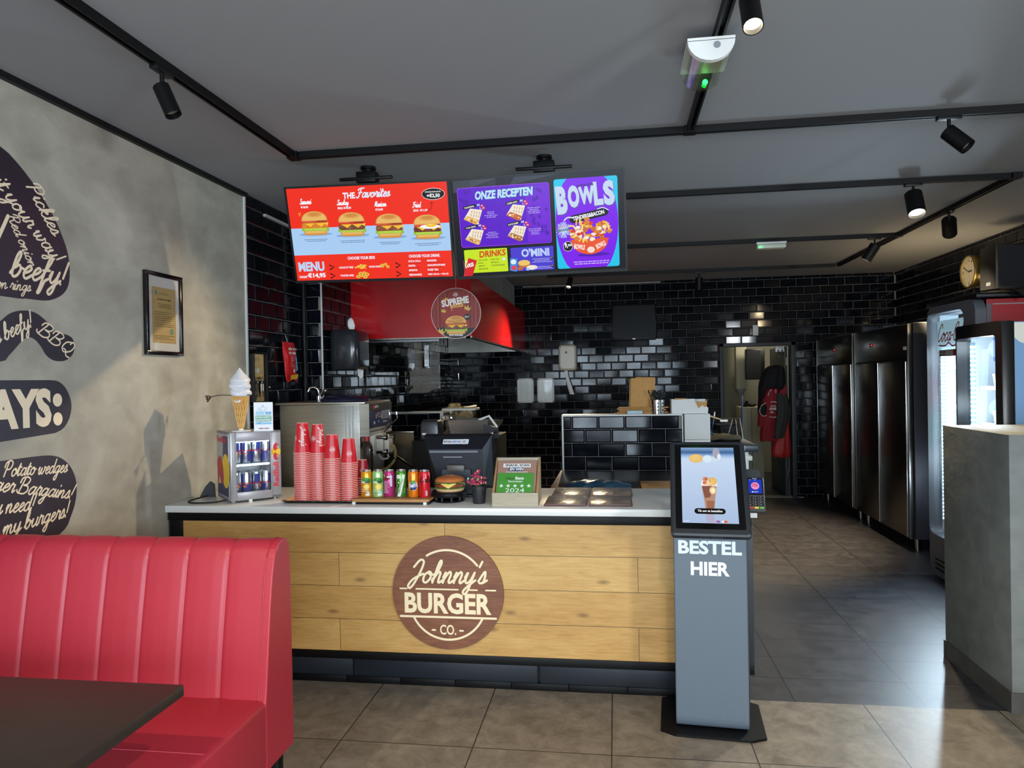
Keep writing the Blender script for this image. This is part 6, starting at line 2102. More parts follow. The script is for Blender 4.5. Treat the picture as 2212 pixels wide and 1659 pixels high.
# ------------------------------------------------------------------ extraction hood
hred = mat('hood_red', 'c4161b', .22, spec=.5, coat=.3)
t = thing('extractor_hood', 'large red kitchen extraction hood with steel filters underneath', 'extractor hood', (-1.74, 7.8, 1.975))
b = B().box(-2.275, -1.2, 6.02, 6.04, 1.975, 2.5).box(-1.22, -1.2, 6.04, 9.72, 1.975, 2.5).box(-2.275, -1.22, 6.04, 9.72, 2.48, 2.5)
b.obj('canopy', hred, t)
B().box(-2.27, -1.22, 6.04, 6.10, 1.965, 1.978).box(-1.26, -1.205, 6.04, 9.7, 1.965, 1.978).obj('lower_lip', M['steel'], t)
b = B()
n = 22
for i in range(n):
    y = 6.12 + 3.4 * i / n
    b.add([(-2.1, y, 2.30), (-1.3, y, 2.06), (-1.3, y + .1, 2.06), (-2.1, y + .1, 2.30)], [(0, 1, 2, 3)])
    b.add([(-2.1, y + .1, 2.33), (-1.3, y + .1, 2.09), (-1.3, y + .155, 2.09), (-2.1, y + .155, 2.33)], [(0, 1, 2, 3)])
b.box(-2.27, -1.24, 9.68, 9.72, 1.98, 2.48)
b.obj('grease_filter', M['steel'], t)
B().box(-1.235, -1.222, 6.06, 9.68, 2.0, 2.46).obj('inner_side', M['steel'], t)
b = B()
for i in range(60):
    y = 6.35 + 3.3 * i / 60
    b.box(-2.15, -1.32 - .012 * (i % 2), y, y + 3.3 / 60, 2.5, 2.86)
tag(b.obj('ventilation_duct', mat('grey_foil_duct', '86857f', .45, .5), loc=(-1.7, 8, 2.5)), 'grey ribbed ventilation duct between the red hood and the ceiling', 'duct')
t = thing('splash_glass', 'clear glass splash screen between the low tiled partition and the red hood', 'glass screen', (-1.8, 6.34, 1.322))
B().box(-2.26, -1.565, 6.336, 6.344, 1.322, 1.972).obj('pane', thin_glass('splash_glass', (.88, .88, .88), .16, .01, .4), t)
B().box(-2.26, -1.565, 6.325, 6.355, 1.958, 1.976).obj('top_bracket', M['alu'], t)

# round hanging sign
t = thing('hanging_sign', 'round hanging sign reading SUPREME special with a burger, before the red hood', 'sign', (-1.112, 5.0, 2.077))
B().cyl((-1.112, 5.002, 2.077), (-1.112, 5.006, 2.077), .181, n=72).obj('disc', mat('sign_board', 'd8d4d0', .5), t)
B().tube([(-1.11, 5.004, 2.245), (-1.105, 5.03, 2.83)], .0008, 5).obj('thread', M['white'], t)
cv = Cv.plane((-1.112, 5.002, 2.077), (1, 0, 0), (0, 0, 1), (0, -1, 0), .0004)
cv.ell(0, 0, .178, .178, '8a2620', 60).up()
for i in range(26):
    x = -.172 + .344 * i / 25
    h = sqrt(max(0, .174 ** 2 - x * x))
    if abs(x) > .05:
        cv.rect(x - .005, -h, x + .005, h, ('6d1d19', '8f2a23', '7a2420', '9c3a2c')[i % 4])
cv.ell(0, -.02, .10, .11, '9a2822', 30).up()
cv.poly([(.176 * cos(a), .176 * sin(a)) for a in [radians(d) for d in range(214, 327, 6)]], '17120f').up()
logo(cv, 0, .135, .019, 'ead9d2')
cv.text('SUPREME', .0, .058, .052, 'ece4dc', .20, .045, rot=.14).up()
cv.script('special', -.04, .038, .02, 'e6b35c', .095, .2, rot=.1)
for x, y, s, r_ in ((-.07, .103, .016, .2), (-.088, .02, .019, -.25), (.085, .035, .024, -.35), (-.105, -.125, .026, -.5)):
    ca, sa = cos(r_), sin(r_)
    cv.poly([(x + (a * ca - b_ * sa) * s, y + (a * sa + b_ * ca) * s) for a, b_ in [(-.8, -.6), (.8, -.6), (1, .7), (.45, 0), (0, .9), (-.45, 0), (-1, .7)]], 'd8b450')
cv.up()
burger2d(cv, 0, -.15, .16, 1)
cv.line([(-.055, -.055), (.0, -.06), (.05, -.05)], .014, 'd08a3a').line([(-.03, -.075), (.055, -.07)], .013, 'b5702a')
cv.up().ell(.082, -.028, .022, .022, '15110f', 26).up().text('€7,', .076, -.037, .017, 'f4efe8', .022, .04).text('95', .093, -.03, .008, 'f4efe8', .01, .03)
cv.text('NOW AVAILABLE', 0, -.162, .015, 'f4efe8', .10, .035)
cv.obj('print', PRINT, t)

# ------------------------------------------------------------------ back wall fittings
t = thing('wall_television', 'switched-off black television high on the tiled back wall', 'television', (.265, 9.65, 2.08))
B().box(-.028, .55, 9.63, 9.67, 2.09, 2.565, 0, .008).box(.1, .42, 9.67, 9.735, 2.2, 2.45).obj('body', M['plastic'], t)
B().box(-.008, .53, 9.626, 9.631, 2.125, 2.547).obj('panel', mat('dark_screen', '030304', .35, spec=.12), t)
B().box(.24, .28, 9.6255, 9.6275, 2.104, 2.111).obj('badge', M['alu'], t)
B().tube(crom([(.55, 9.7, 2.2), (.62, 9.715, 2.28), (.7, 9.716, 2.5), (.74, 9.716, 2.84)], 6), .004, 6).obj('cable', M['black'], t)
for x0, x1, lab in ((-1.322, -1.097, 'white framed notice with rows of small print, left of two on the back wall'), (-1.048, -.818, 'white framed glossy notice, right of two on the back wall')):
    t = thing('framed_notice', lab, 'picture frame', ((x0 + x1) / 2, 9.72, 1.44), 0, 'white framed notices on the back wall')
    b = B()
    z0, z1 = 1.277, 1.609
    for a, c, e, g in ((x0, x1, z0, z0 + .022), (x0, x1, z1 - .022, z1), (x0, x0 + .022, z0, z1), (x1 - .022, x1, z0, z1)):
        b.box(a, c, 9.705, 9.722, e, g, 0, .003)
    b.obj('frame', M['white'], t)
    cv = Cv.plane((x0, 9.715, z0), (1, 0, 0), (0, 0, 1), (0, -1, 0), .0004)
    cv.rect(.02, .02, x1 - x0 - .02, .312, 'dedfd9').up()
    if x0 < -1.2:
        for c_ in range(4):
            cv.scribble(.035 + .025 * c_ + (.02 if c_ > 1 else 0), .285, .055 + .025 * c_ + (.02 if c_ > 1 else 0), 14, .018, .005, 'a9aca4')
    else:
        cv.scribble(.05, .27, .18, 3, .02, .006, 'b9bcb6')
    cv.obj('sheet', PRINTG, t)
t = thing('light_switch', 'small white switch on the black tiles above the store room door', 'switch', (1.825, 9.72, 2.18))
B().box(1.79, 1.86, 9.705, 9.726, 2.115, 2.252, 0, .005).obj('plate', M['white'], t)
B().box(1.805, 1.845, 9.70, 9.706, 2.15, 2.21, 0, .003).obj('rocker', M['white'], t)

# ------------------------------------------------------------------ on and around the tiled pass
PZ = 1.322
kraft = M['card']
for i, (x0, x1, z1, y, r_) in enumerate(((.105, .235, 1.585, 5.52, .04), (.115, .262, 1.592, 5.50, .05), (.15, .292, 1.60, 5.535, .06))):
    o = B().box(x0 - .005, x1, y, y + .012, PZ, z1, 0, .002).obj('cardboard_box', kraft, loc=((x0 + x1) / 2, y, PZ))
    o.rotation_euler = (-.08, .04, 0)
    tag(o, ('flattened kraft box standing upright at the front left of the pass', 'flattened kraft box standing upright, middle of the three on the pass', 'flattened kraft box standing upright at the back right, tallest on the pass')[i], 'cardboard box', 'upright flattened boxes on the pass')
for i in range(6):
    z = PZ + .009 * i
    x0 = .005 + R.uniform(-.02, .03)
    o = B().box(x0, x0 + .30 + R.uniform(0, .08), 5.46, 5.58, z, z + .007, 0, .002).obj('cardboard_sheet', kraft, loc=(.2, 5.5, z))
    o.rotation_euler = (0, 0, R.uniform(-.05, .05))
    tag(o, 'flattened kraft carton in the low pile, %s' % ('lowest of six', 'second from the bottom', 'third from the bottom', 'third from the top', 'second from the top', 'topmost of six')[i], 'cardboard sheet', 'low pile of flattened cartons on the pass')
tag(B().box(.085, .20, 5.435, 5.46, PZ, PZ + .028, 0, .003).obj('foil_pack', mat('blue_grey_foil', '9db2c2', .3), loc=(.14, 5.45, PZ)), 'pale blue-grey pack in front of the flattened cartons', 'pack')
t = thing('cutlery_pot', 'perforated steel pot full of black plastic cutlery on the pass', 'cutlery pot', (.312, 5.475, PZ))
B().lathe([(0, 0), (.05, 0), (.052, .105), (.049, .105), (.047, .01), (0, .01)], (.312, 5.475, PZ), 32).obj('pot', M['chrome'], t)
b = B()
for i in range(8):
    for j in range(3):
        a = 2 * pi * i / 8
        b.cyl((.312 + .0505 * cos(a), 5.475 + .0505 * sin(a), PZ + .03 + .025 * j), (.312 + .053 * cos(a), 5.475 + .053 * sin(a), PZ + .03 + .025 * j), .006, n=8)
b.obj('perforations', M['black'], t)
ct = B()
for i in range(26):
    a, q = R.uniform(0, 6.3), R.uniform(0, .035)
    p = V((.312 + q * cos(a), 5.475 + q * sin(a), PZ + .03))
    e = p + V((R.uniform(-.055, .06), R.uniform(-.03, .03), R.uniform(.10, .14)))
    ct.cyl(p, e, .0028, n=6)
    ct.ball(e, (.006, .003, .014), 7, 5)
o = ct.obj('cutlery', M['black'], t)
o['kind'] = 'stuff'
t = thing('open_carton', 'torn open white carton with brown inside standing on the pass', 'carton', (.54, 5.55, PZ))
wc = mat('white_carton', 'd8d9d6', .7)
pf = [(.415, PZ), (.678, PZ), (.682, 1.36), (.662, 1.385), (.66, 1.405), (.585, 1.408), (.582, 1.432), (.52, 1.430), (.47, 1.434), (.418, 1.430)]
B().prism(pf, 'Y', 5.47, 5.475).prism([(.415, PZ), (.42, PZ), (.42, 1.43), (.415, 1.43)], 'Y', 5.475, 5.6).prism([(.673, PZ), (.678, PZ), (.678, 1.36), (.673, 1.36)], 'Y', 5.475, 5.6).box(.415, .678, 5.6, 5.605, PZ, 1.425).obj('walls', wc, t)
B().prism([(.588, 1.41), (.66, 1.408), (.676, 1.43), (.668, 1.375), (.655, 1.37), (.64, 1.385), (.61, 1.362), (.60, 1.39)], 'Y', 5.462, 5.47).prism([(.43, 1.425), (.53, 1.43), (.52, 1.436), (.44, 1.437)], 'Y', 5.462, 5.47).obj('torn_flap', kraft, t)
tag(B().box(.505, .69, 5.44, 5.6, 1.13, PZ - .002, 0, .003).obj('carton', wc, loc=(.6, 5.52, 1.13)), 'plain closed white carton under the torn one at the end of the pass', 'carton')
tag(B().box(.505, .69, 5.44, 5.6, 1.082, 1.128, 0, .003).obj('carton', wc, loc=(.6, 5.52, 1.082)), 'flat white carton at the bottom, standing on the steel prep table', 'carton')

t = thing('prep_table', 'dark steel prep table with pale legs behind the kiosk', 'table', (.78, 6.0, 0))
B().box(.50, 1.04, 5.50, 6.7, 1.03, 1.08, 0, .004).obj('table_top', mat('blue_grey_steel', '3c444c', .35, .6), t)
B().box(.5, 1.0, 5.52, 6.68, .965, .998, 0, .002).obj('rail', M['white'], t)
for x in (.53, .955):
    for y in (5.55, 6.62):
        B().box(x - .02, x + .02, y - .02, y + .02, 0, 1.03, 0, .002).obj('leg', mat('pale_leg', 'cfd6d6', .4), t)
cv = Cv.plane((.86, 5.50, 1.035), (1, 0, 0), (0, 0, 1), (0, -1, 0), .0005)
cv.rect(.015, .008, .085, .042, 'd5dade').up().scribble(.022, .03, .078, 3, .009, .003, '4a5058')
cv.obj('sticker', PRINT, t)
tag(B().box(.88, .95, 5.512, 5.516, .91, .962).obj('label_card', M['paper'], loc=(.9, 5.51, .91)), 'small white card hanging under the prep table edge', 'card')
b = B()
rings = []
for i in range(10):
    f = i / 9
    rings.append([(.73 + .25 * f, 5.95 + .13 * cos(a), 1.082 + max(0, (.022 + .02 * sin(pi * f) + .012 * f) * (1 + sin(a)) / 2 + .006 * sin(3 * a + i))) for a in [2 * pi * k / 18 for k in range(18)]])
tag(b.loft(rings).obj('folded_cloth', mat('olive_cloth', '55503f', .9, var=.2, vs=30), loc=(.84, 5.95, 1.08)), 'folded olive cloth lying on the dark prep table', 'cloth')
t = thing('wooden_utensil', 'wooden stick with a pale flat end poking out over the prep table', 'utensil', (.72, 5.62, 1.3))
B().cyl((.66, 5.60, 1.312), (.80, 5.68, 1.262), .006, n=8).obj('stick', M['wood'], t)
B().box(.795, .85, 5.67, 5.69, 1.246, 1.262).obj('flat_end', M['paper'], t)
b = B().tube([(.80, 6.1, 1.245), (1.01, 6.1, 1.245), (1.03, 6.1, 1.082)], .006, 6).tube([(.985, 6.16, 1.245), (1.0, 6.16, 1.082)], .004, 6).tube([(.97, 6.2, 1.245), (.93, 6.2, 1.1), (.93, 6.2, 1.082)], .004, 6)
tag(b.obj('wire_stand', M['steel'], loc=(.95, 6.15, 1.08)), 'bent metal wire stand on the prep table', 'stand')
t = thing('storage_bin', 'black open plastic bin at the rear of the prep table', 'bin', (.97, 6.45, 1.08))
b = B().loft([[(x, y, z) for x, y in rrect(.96 - a, 6.46 - a, .96 + a, 6.46 + a, .02)] for z, a in ((1.082, .075), (1.17, .085), (1.175, .092), (1.17, .083), (1.09, .072))])
b.obj('tub', M['plastic'], t)
tag(B().cyl((.83, 6.5, 1.082), (.87, 6.55, 1.28), .007, n=8).box(.82, .845, 6.49, 6.51, 1.08, 1.11).obj('blue_brush', mat('blue_handle', '2c4f8a', .4), loc=(.83, 6.5, 1.08)), 'blue handled brush leaning on the prep table', 'brush')

# ------------------------------------------------------------------ clothes hanging on the store room door
def garment(name, label, rows, m, parts=()):
    """rows: (z, x centre, half width, y centre, half depth)"""
    t = thing(name, label, 'jacket', (rows[0][1], rows[0][3], rows[-1][0]), group='clothes on the store room door')
    rows = crom(rows, 4)
    rings = []
    for i, (z, xc, hw, yc, hd) in enumerate(rows):
        ring = []
        for k in range(44):
            a = 2 * pi * k / 44
            q = 1 + (.10 * sin(7 * a + .4 * sin(i * .35)) + .05 * sin(13 * a + i * .22)) * min(1, i / 5)
            ring.append((xc + hw * cos(a) * (1 + .03 * sin(i * .8)), yc + hd * q * sin(a), z + .006 * sin(5 * a)))
        rings.append(ring)
    B().loft(rings).obj('cloth', m, t)
    return t


cblk, cred, cgry, corg = mat('black_coat', '101113', .85, var=.2, vs=30), mat('red_jacket', '8f1220', .75, var=.12, vs=20), mat('grey_jacket', '35332f', .75, var=.15, vs=16), mat('orange_red_jacket', 'b3221f', .55, var=.12, vs=20)
garment('black_coat', 'bulky black coat hanging at the top of the store room door', [(1.72, 2.09, .05, 9.80, .04), (1.68, 2.08, .12, 9.80, .08), (1.55, 2.05, .16, 9.80, .10), (1.35, 2.03, .165, 9.82, .10), (1.2, 2.02, .16, 9.83, .08), (1.0, 2.02, .15, 9.84, .07)], cblk)
t = garment('red_jacket', 'red work jacket with white piping and logo hanging below the black coat', [(1.42, 2.03, .05, 9.70, .035), (1.38, 2.02, .08, 9.70, .05), (1.2, 2.0, .10, 9.70, .055), (1.0, 1.985, .11, 9.70, .06), (.85, 1.98, .12, 9.70, .06), (.74, 1.985, .125, 9.70, .055)], cred)
b = B()
rings = []
for z, x, y, r_ in crom([(1.34, 1.965, 9.70, .035), (1.2, 1.91, 9.69, .05), (1.05, 1.885, 9.69, .052), (.93, 1.875, 9.69, .047)], 4):
    rings.append([(x + r_ * cos(a), y + r_ * .8 * sin(a), z) for a in [2 * pi * k / 18 for k in range(18)]])
b.loft(rings).obj('sleeve', cred, t)
B().ball((1.895, 9.655, 1.155), (.045, .02, .085), 16, 10).obj('black_sleeve_patch', cblk, t)
p1_ = B().tube(crom([(1.93, 9.65, 1.235), (1.87, 9.64, 1.20), (1.848, 9.64, 1.12), (1.89, 9.64, 1.068), (1.93, 9.645, 1.075)], 5), .005, 6)
p2_ = B().tube(crom([(1.955, 9.655, 1.33), (1.975, 9.648, 1.38), (2.0, 9.645, 1.41)], 4), .005, 6)
p3_ = B().tube([(2.052, 9.648, 1.41), (2.052, 9.645, 1.36)], .005, 6)
for b in (p1_, p2_, p3_):
    b.obj('white_piping', M['white'], t)
cv = Cv(lambda u, v, l: V((2.0 + u, 9.635 - l, 1.15 + v)), .0006)
cv.arc(.02, 0, .1, 55, 110, .008, 'e6e2e0').arc(.01, .0, .1, 245, 300, .008, 'e6e2e0').text("Johnny's", .015, .035, .024, 'e6e2e0', .07, .03).text('BURGER', .012, -.005, .032, 'e6e2e0', .085, .04).text('CO.', -.002, -.045, .024, 'e6e2e0', .05, .04)
cv.obj('back_logo', PRINT, t)
t = garment('grey_jacket', 'dark grey work jacket with red collar hanging in front at the right', [(1.37, 2.12, .05, 9.66, .03), (1.3, 2.13, .075, 9.65, .045), (1.1, 2.13, .08, 9.65, .05), (.9, 2.10, .075, 9.65, .045), (.78, 2.075, .06, 9.65, .04)], cgry)
B().prism(crom([(2.09, 1.385), (2.14, 1.42), (2.165, 1.47), (2.18, 1.40), (2.165, 1.335), (2.12, 1.35)], 3, True), 'Y', 9.615, 9.64).obj('collar', cred, t)
b = B()
rings = [[(x + r_ * cos(a), y + r_ * sin(a), z) for a in [2 * pi * k / 16 for k in range(16)]] for z, x, y, r_ in crom([(1.33, 2.17, 9.68, .03), (1.2, 2.2, 9.68, .04), (1.1, 2.205, 9.67, .04), (1.02, 2.19, 9.66, .03)], 4)]
b.loft(rings).obj('sleeve', cgry, t)
garment('orange_red_jacket', 'bright red raincoat hanging lowest at the right under the grey jacket', [(1.1, 2.17, .04, 9.72, .03), (.9, 2.16, .07, 9.71, .045), (.7, 2.13, .11, 9.70, .06), (.58, 2.12, .12, 9.70, .065), (.53, 2.12, .10, 9.70, .055)], corg)
b = B().tube(crom([(2.14, 9.86, 1.93), (2.13, 9.80, 1.90), (2.13, 9.77, 1.84), (2.14, 9.79, 1.79)], 4), .006, 8).tube(crom([(2.19, 9.86, 1.93), (2.18, 9.80, 1.90), (2.18, 9.77, 1.84)], 4), .006, 8).box(2.10, 2.21, 9.85, 9.87, 1.9, 1.97)
tag(b.obj('coat_hook', M['chrome'], loc=(2.16, 9.85, 1.8)), 'chrome over-door coat hook carrying the hanging clothes', 'hook')

# things inside the store room
t = thing('wall_monitor', 'black flat box monitor on the store room wall seen through the doorway', 'monitor', (2.14, 11.5, 1.53))
B().box(2.0, 2.28, 11.44, 11.56, 1.53, 2.0, 0, .01).box(2.1, 2.2, 11.56, 12.3, 1.7, 1.85).obj('body', M['plastic'], t)
B().box(2.015, 2.22, 11.435, 11.441, 1.545, 1.98).obj('screen', M['black'], t)
t = thing('boxed_pipe', 'cream boxed-in pipe with a funnel end in the store room', 'pipe', (1.98, 11.8, 1.2))
B().box(1.90, 2.06, 11.72, 11.9, 1.385, 2.495).obj('casing', mat('cream_casing', 'a5a08c', .7), t)
B().lathe([(.075, .19), (.03, .08), (.014, .06), (.014, -.2)], (1.98, 11.8, 1.195), 16).obj('funnel', M['grey'], t)
t = thing('store_cupboard', 'cream cupboard in the store room behind the hanging clothes', 'cupboard', (1.99, 11.1, 0))
B().box(1.83, 2.16, 11.0, 11.4, 0, 1.125, 0, .006).obj('body', mat('cream_cupboard', 'b3ac90', .5), t)
B().box(1.95, 1.958, 10.99, 11.0, .75, .95).obj('handle', M['steel'], t)
B().box(1.99, 1.996, 10.995, 11.0, .03, 1.1).obj('door_gap', M['dgrey'], t)
tag(B().cyl((1.93, 11.15, 1.125), (1.95, 11.1, 1.22), .035, .02, n=12).ball((2.02, 11.15, 1.15), (.07, .05, .03), 12, 8).obj('dark_cloth', M['black'], loc=(2, 11.15, 1.125)), 'dark crumpled cloth on top of the cream cupboard', 'cloth')
tag(B().cyl((1.79, 10.9, 0), (1.86, 10.98, 1.3), .012, n=8).obj('broom_handle', bpy.data.materials['blue_handle'], loc=(1.8, 10.9, 0)), 'blue broom handle leaning against the cream cupboard', 'broom')

# ------------------------------------------------------------------ stainless fridges on the right
def fridge(label, y0, y1, extra):
    t = thing('stainless_fridge', label, 'fridge', (2.95, (y0 + y1) / 2, 0), group='tall stainless fridges on the right')
    xf_ = 2.60
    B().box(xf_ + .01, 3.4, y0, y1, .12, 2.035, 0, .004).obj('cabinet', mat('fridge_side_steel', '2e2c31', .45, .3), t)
    B().box(xf_ + .02, 3.39, y0 + .01, y1 - .01, 2.034, 2.04).obj('top_sheet', mat('satin_top_sheet', 'b8b6b0', .5, .5), t)
    mid = (y0 + y1) / 2
    for a, c in ((y0 + .045, mid - .004), (mid + .004, y1 - .03)):
        d = B().box(2.565, xf_ + .012, a, c, .125, 1.70, 0, .006).obj('door', M['steeld'], t)
        B().cyl((2.563, a + .008, .13), (2.563, a + .008, 1.695), .006, n=12).obj('handle', M['chrome'], d)
    B().box(2.572, xf_ + .012, y0 + .03, y1 - .03, 1.715, 2.03, 0, .004).obj('upper_panel', M['steeld'], t)
    for a in (y0 + .008, y1 - .02):
        B().box(2.566, xf_, a, a + .014, .12, 2.03, 0, .002).obj('edge_profile', M['steel'], t)
    for x in (2.66, 3.3):
        for y in (y0 + .1, y1 - .1):
            B().cyl((x, y, 0), (x, y, .12), .022, n=14).obj('foot', M['steel'], t)
    ym = y0 + (y1 - y0) * (.62 if extra else .45)
    B().box(2.568, 2.573, ym, ym + .07, 1.86, 1.895).obj('controller', M['plastic'], t)
    B().ball((2.567, ym + .012, 1.878), .006, 8, 6).obj('red_led', mat('red_led', 'ff2a2a', emit=4), t)
    if extra:
        B().box(2.569, 2.573, y0 + .05, y0 + .12, 1.80, 1.83).obj('badge', M['white'], t)
    return t


fridge('nearer tall stainless double-door fridge, next to the glass-door cooler', 6.77, 8.22, 1)
fridge('farther tall stainless double-door fridge, next to the tiled back wall', 8.27, 9.69, 0)
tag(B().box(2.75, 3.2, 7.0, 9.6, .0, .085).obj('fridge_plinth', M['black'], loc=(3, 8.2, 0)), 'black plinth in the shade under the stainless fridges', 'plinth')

# ------------------------------------------------------------------ glass-door coolers
led_m = mat('cooler_leds', 'e6f4ff', emit=26)
cgl = thin_glass('cooler_glass', (.95, .98, 1), .12, .015, .45)


def cooler(t, X, y0, y1, z1, gy0, gy1, gz0, gz1, frame_m, body_m, side_m, rad, depth=.7):
    b = B()
    b.box(X + .07, X + depth, y1 - .03, y1, .05, z1 - .01).box(X + .07, X + depth, y0, y1, z1 - .06, z1 - .01).box(X + depth - .03, X + depth, y0, y1, .05, z1).box(X + .07, X + depth, y0, y1, .05, gz0 - .02)
    b.obj('cabinet', body_m, t)
    B().box(X + .07, X + depth, y0 - .004, y0 + .026, .05, z1 - .01).obj('side_wall', side_m, t)
    b = B().box(X + .08, X + depth - .035, y1 - .036, y1 - .03, gz0 - .02, z1 - .06).box(X + depth - .04, X + depth - .032, y0 + .03, y1 - .03, gz0 - .02, z1 - .06).box(X + .08, X + depth - .035, y0 + .027, y0 + .033, gz0 - .02, z1 - .06)
    b.obj('lining', mat('white_cooler_lining', 'dfe8ee', .4), t)
    # door frame: rounded opening
    o, i_ = rrect(y0, gz0 - .1 if rad < .05 else .02, y1, z1, rad, 6), rrect(gy0, gz0, gy1, gz1, rad * .8, 6)
    n = len(o)
    vs = [(X, *p) for p in o] + [(X - .012, *p) for p in i_] + [(X + .07, *p) for p in o] + [(X + .07, *p) for p in i_]
    fs = []
    for k in range(n):
        j = (k + 1) % n
        fs += [(k, j, n + j, n + k), (k, 2 * n + k, 2 * n + j, j), (n + k, n + j, 3 * n + j, 3 * n + k), (2 * n + k, 3 * n + k, 3 * n + j, 2 * n + j)]
    B().add(vs, fs, 0, True).obj('door_frame', frame_m, t)
    B().add([(X + .02, *p) for p in i_] + [(X + .026, *p) for p in i_], [list(range(n)), list(range(n, 2 * n))]).obj('door_glass', cgl, t)


def inner_fill(x, y, z, e):  # bare point light added to brighten a cooler's inside, besides its LED strip
    d = bpy.data.lights.new('cooler_fill', 'POINT')
    d.energy, d.color, d.shadow_soft_size = e, (.78, .92, 1), .06
    o = bpy.data.objects.new('cooler_fill', d)
    C.objects.link(o)
    o.location = (x, y, z)


inner_fill(2.62, 5.7, 1.68, 5)
inner_fill(2.62, 5.7, .9, 4)
inner_fill(2.40, 4.95, 1.74, 3)
inner_fill(2.40, 4.95, 1.36, 2.5)


def leds(t, x, y, z0, z1, n):
    b = B()
    for i in range(n):
        z = z0 + (z1 - z0) * i / (n - 1)
        b.ball((x, y, z), (.017, .006, .006), 8, 6)
    o = b.obj('led_strip', led_m, t)
    o['kind'] = 'stuff'
    B().box(x - .018, x + .018, y + .004, y + .010, z0 - .03, z1 + .03).obj('led_channel', mat('lit_channel', '7f95a5', emit=.15), t)


CX = 2.45
t = thing('drinks_cooler', 'tall grey drinks cooler with a lit glass door and red script logo', 'cooler', (2.8, 5.7, 0))
gfr = mat('cooler_grey', '5b5d63', .4)
cooler(t, CX, 5.32, 6.09, 2.10, 5.46, 6.064, .34, 2.045, gfr, gfr, mat('cooler_red_side', 'a3141f', .35), .09)
leds(t, CX + .098, 6.048, .45, 1.72, 44)
area('cooler_glow', (CX + .13, 6.03, 1.1), (CX - .1, 4.5, .9), .05, 1.3, 120, (.72, .88, 1), 165)
for z in (.72, 1.02, 1.32, 1.62):
    B().box(CX + .12, CX + .66, 5.37, 6.05, z, z + .012).box(CX + .115, CX + .12, 5.37, 6.05, z - .005, z + .025).obj('shelf', M['white'], t)
B().box(CX + .04, CX + .046, 5.47, 6.0, 1.76, 1.99).obj('header_panel', mat('lit_header', 'bfe4ee', .4, emit=.55), t)
cv = Cv(lambda u, v, l: V((CX + .018 - l, 6.02 - u, v)), .0005)
cv.script('Coca-Cola', .07, 1.83, .062, 'b5202c', .46, .17, slant=.5)
cv.line(crom([(.10, 1.80), (.2, 1.795), (.26, 1.815), (.32, 1.79), (.4, 1.80)], 5), .011, 'b5202c')
cv.rect(.1, 1.715, .33, 1.765, 'a9a7a4').rect(.33, 1.715, .45, 1.765, 'a32a34').rect(.45, 1.715, .55, 1.765, '6c7a4a').up().scribble(.11, 1.743, .24, 2, .021, .011, '3a3a3a').rect(.42, 1.985, .5, 2.01, '6c7074')
cv.obj('door_stickers', PRINT, t)
cv = Cv(lambda u, v, l: V((CX + .07 + u, 5.316 - l, v)), .0006)
cv.poly(crom([(.26, 2.04), (.36, 1.98), (.47, 1.87), (.55, 1.7), (.6, 1.5), (.55, 1.5), (.46, 1.72), (.36, 1.90)], 4, True), 'e8e4e2')
cv.rect(.0, .06, .03, 2.06, '56585c').rect(.04, 2.052, .62, 2.06, '8f8c8a')
cv.obj('side_graphic', PRINT, t)
B().box(CX + .0, CX + .72, 5.30, 6.1, 2.10, 2.135, 0, .008).obj('top_cap', M['plastic'], t)
b = B()
for i in range(5):
    b.box(CX - .006, CX + .002, 5.5, 5.98, .07 + .036 * i, .085 + .036 * i)
b.obj('vent_grille', M['black'], t)


def bottle(label, x, y, z, m, capm, h=.23, r=.031, grp='bottles in the drinks cooler'):
    t = thing('drink_bottle', label, 'bottle', (x, y, z), 0, grp)
    B().lathe(crom([(0, 0), (r, .002), (r, h * .55), (r * .9, h * .7), (r * .42, h * .88), (r * .4, h * .94), (0, h * .94)], 3), (x, y, z), 18).obj('bottle_body', m, t)
    B().cyl((x, y, z + h * .93), (x, y, z + h), r * .45, n=12).obj('cap', capm, t)


bred, bgrn = mat('red_bottle', 'c2303a', .3), mat('green_bottle', '3f9a4a', .2)
for i in range(3):
    bottle('red drink bottle on the upper cooler shelf, %s' % ('nearest the hinge', 'in the middle', 'at the far end')[i], CX + .17, 5.52 + .085 * i, 1.332, bred, M['white'])
for i in range(3):
    bottle('green drink bottle on the lower cooler shelf, %s' % ('nearest the hinge', 'in the middle', 'at the far end')[i], CX + .17, 5.52 + .085 * i, 1.032, bgrn, mat('green_cap', '2c6a34', .4))
b = B()
for i in range(7):
    b.add([(CX + .02 + .09 * i, 5.12 + .03 * i, 2.138), (CX + .12 + .09 * i, 5.1 + .03 * i, 2.142), (CX + .12 + .09 * i, 5.42, 2.15 + .006 * (i % 2)), (CX + .02 + .09 * i, 5.42, 2.15 + .006 * (i % 3))], [(0, 1, 2, 3)], 0, True)
b.add([(CX + .18, 5.20, 2.14), (CX + .34, 5.18, 2.14), (CX + .27, 5.17, 2.07)], [(0, 1, 2)])
tag(b.obj('black_film', M['black'], loc=(CX + .3, 5.3, 2.135)), 'loose black plastic film draped over the top of the drinks cooler', 'film')

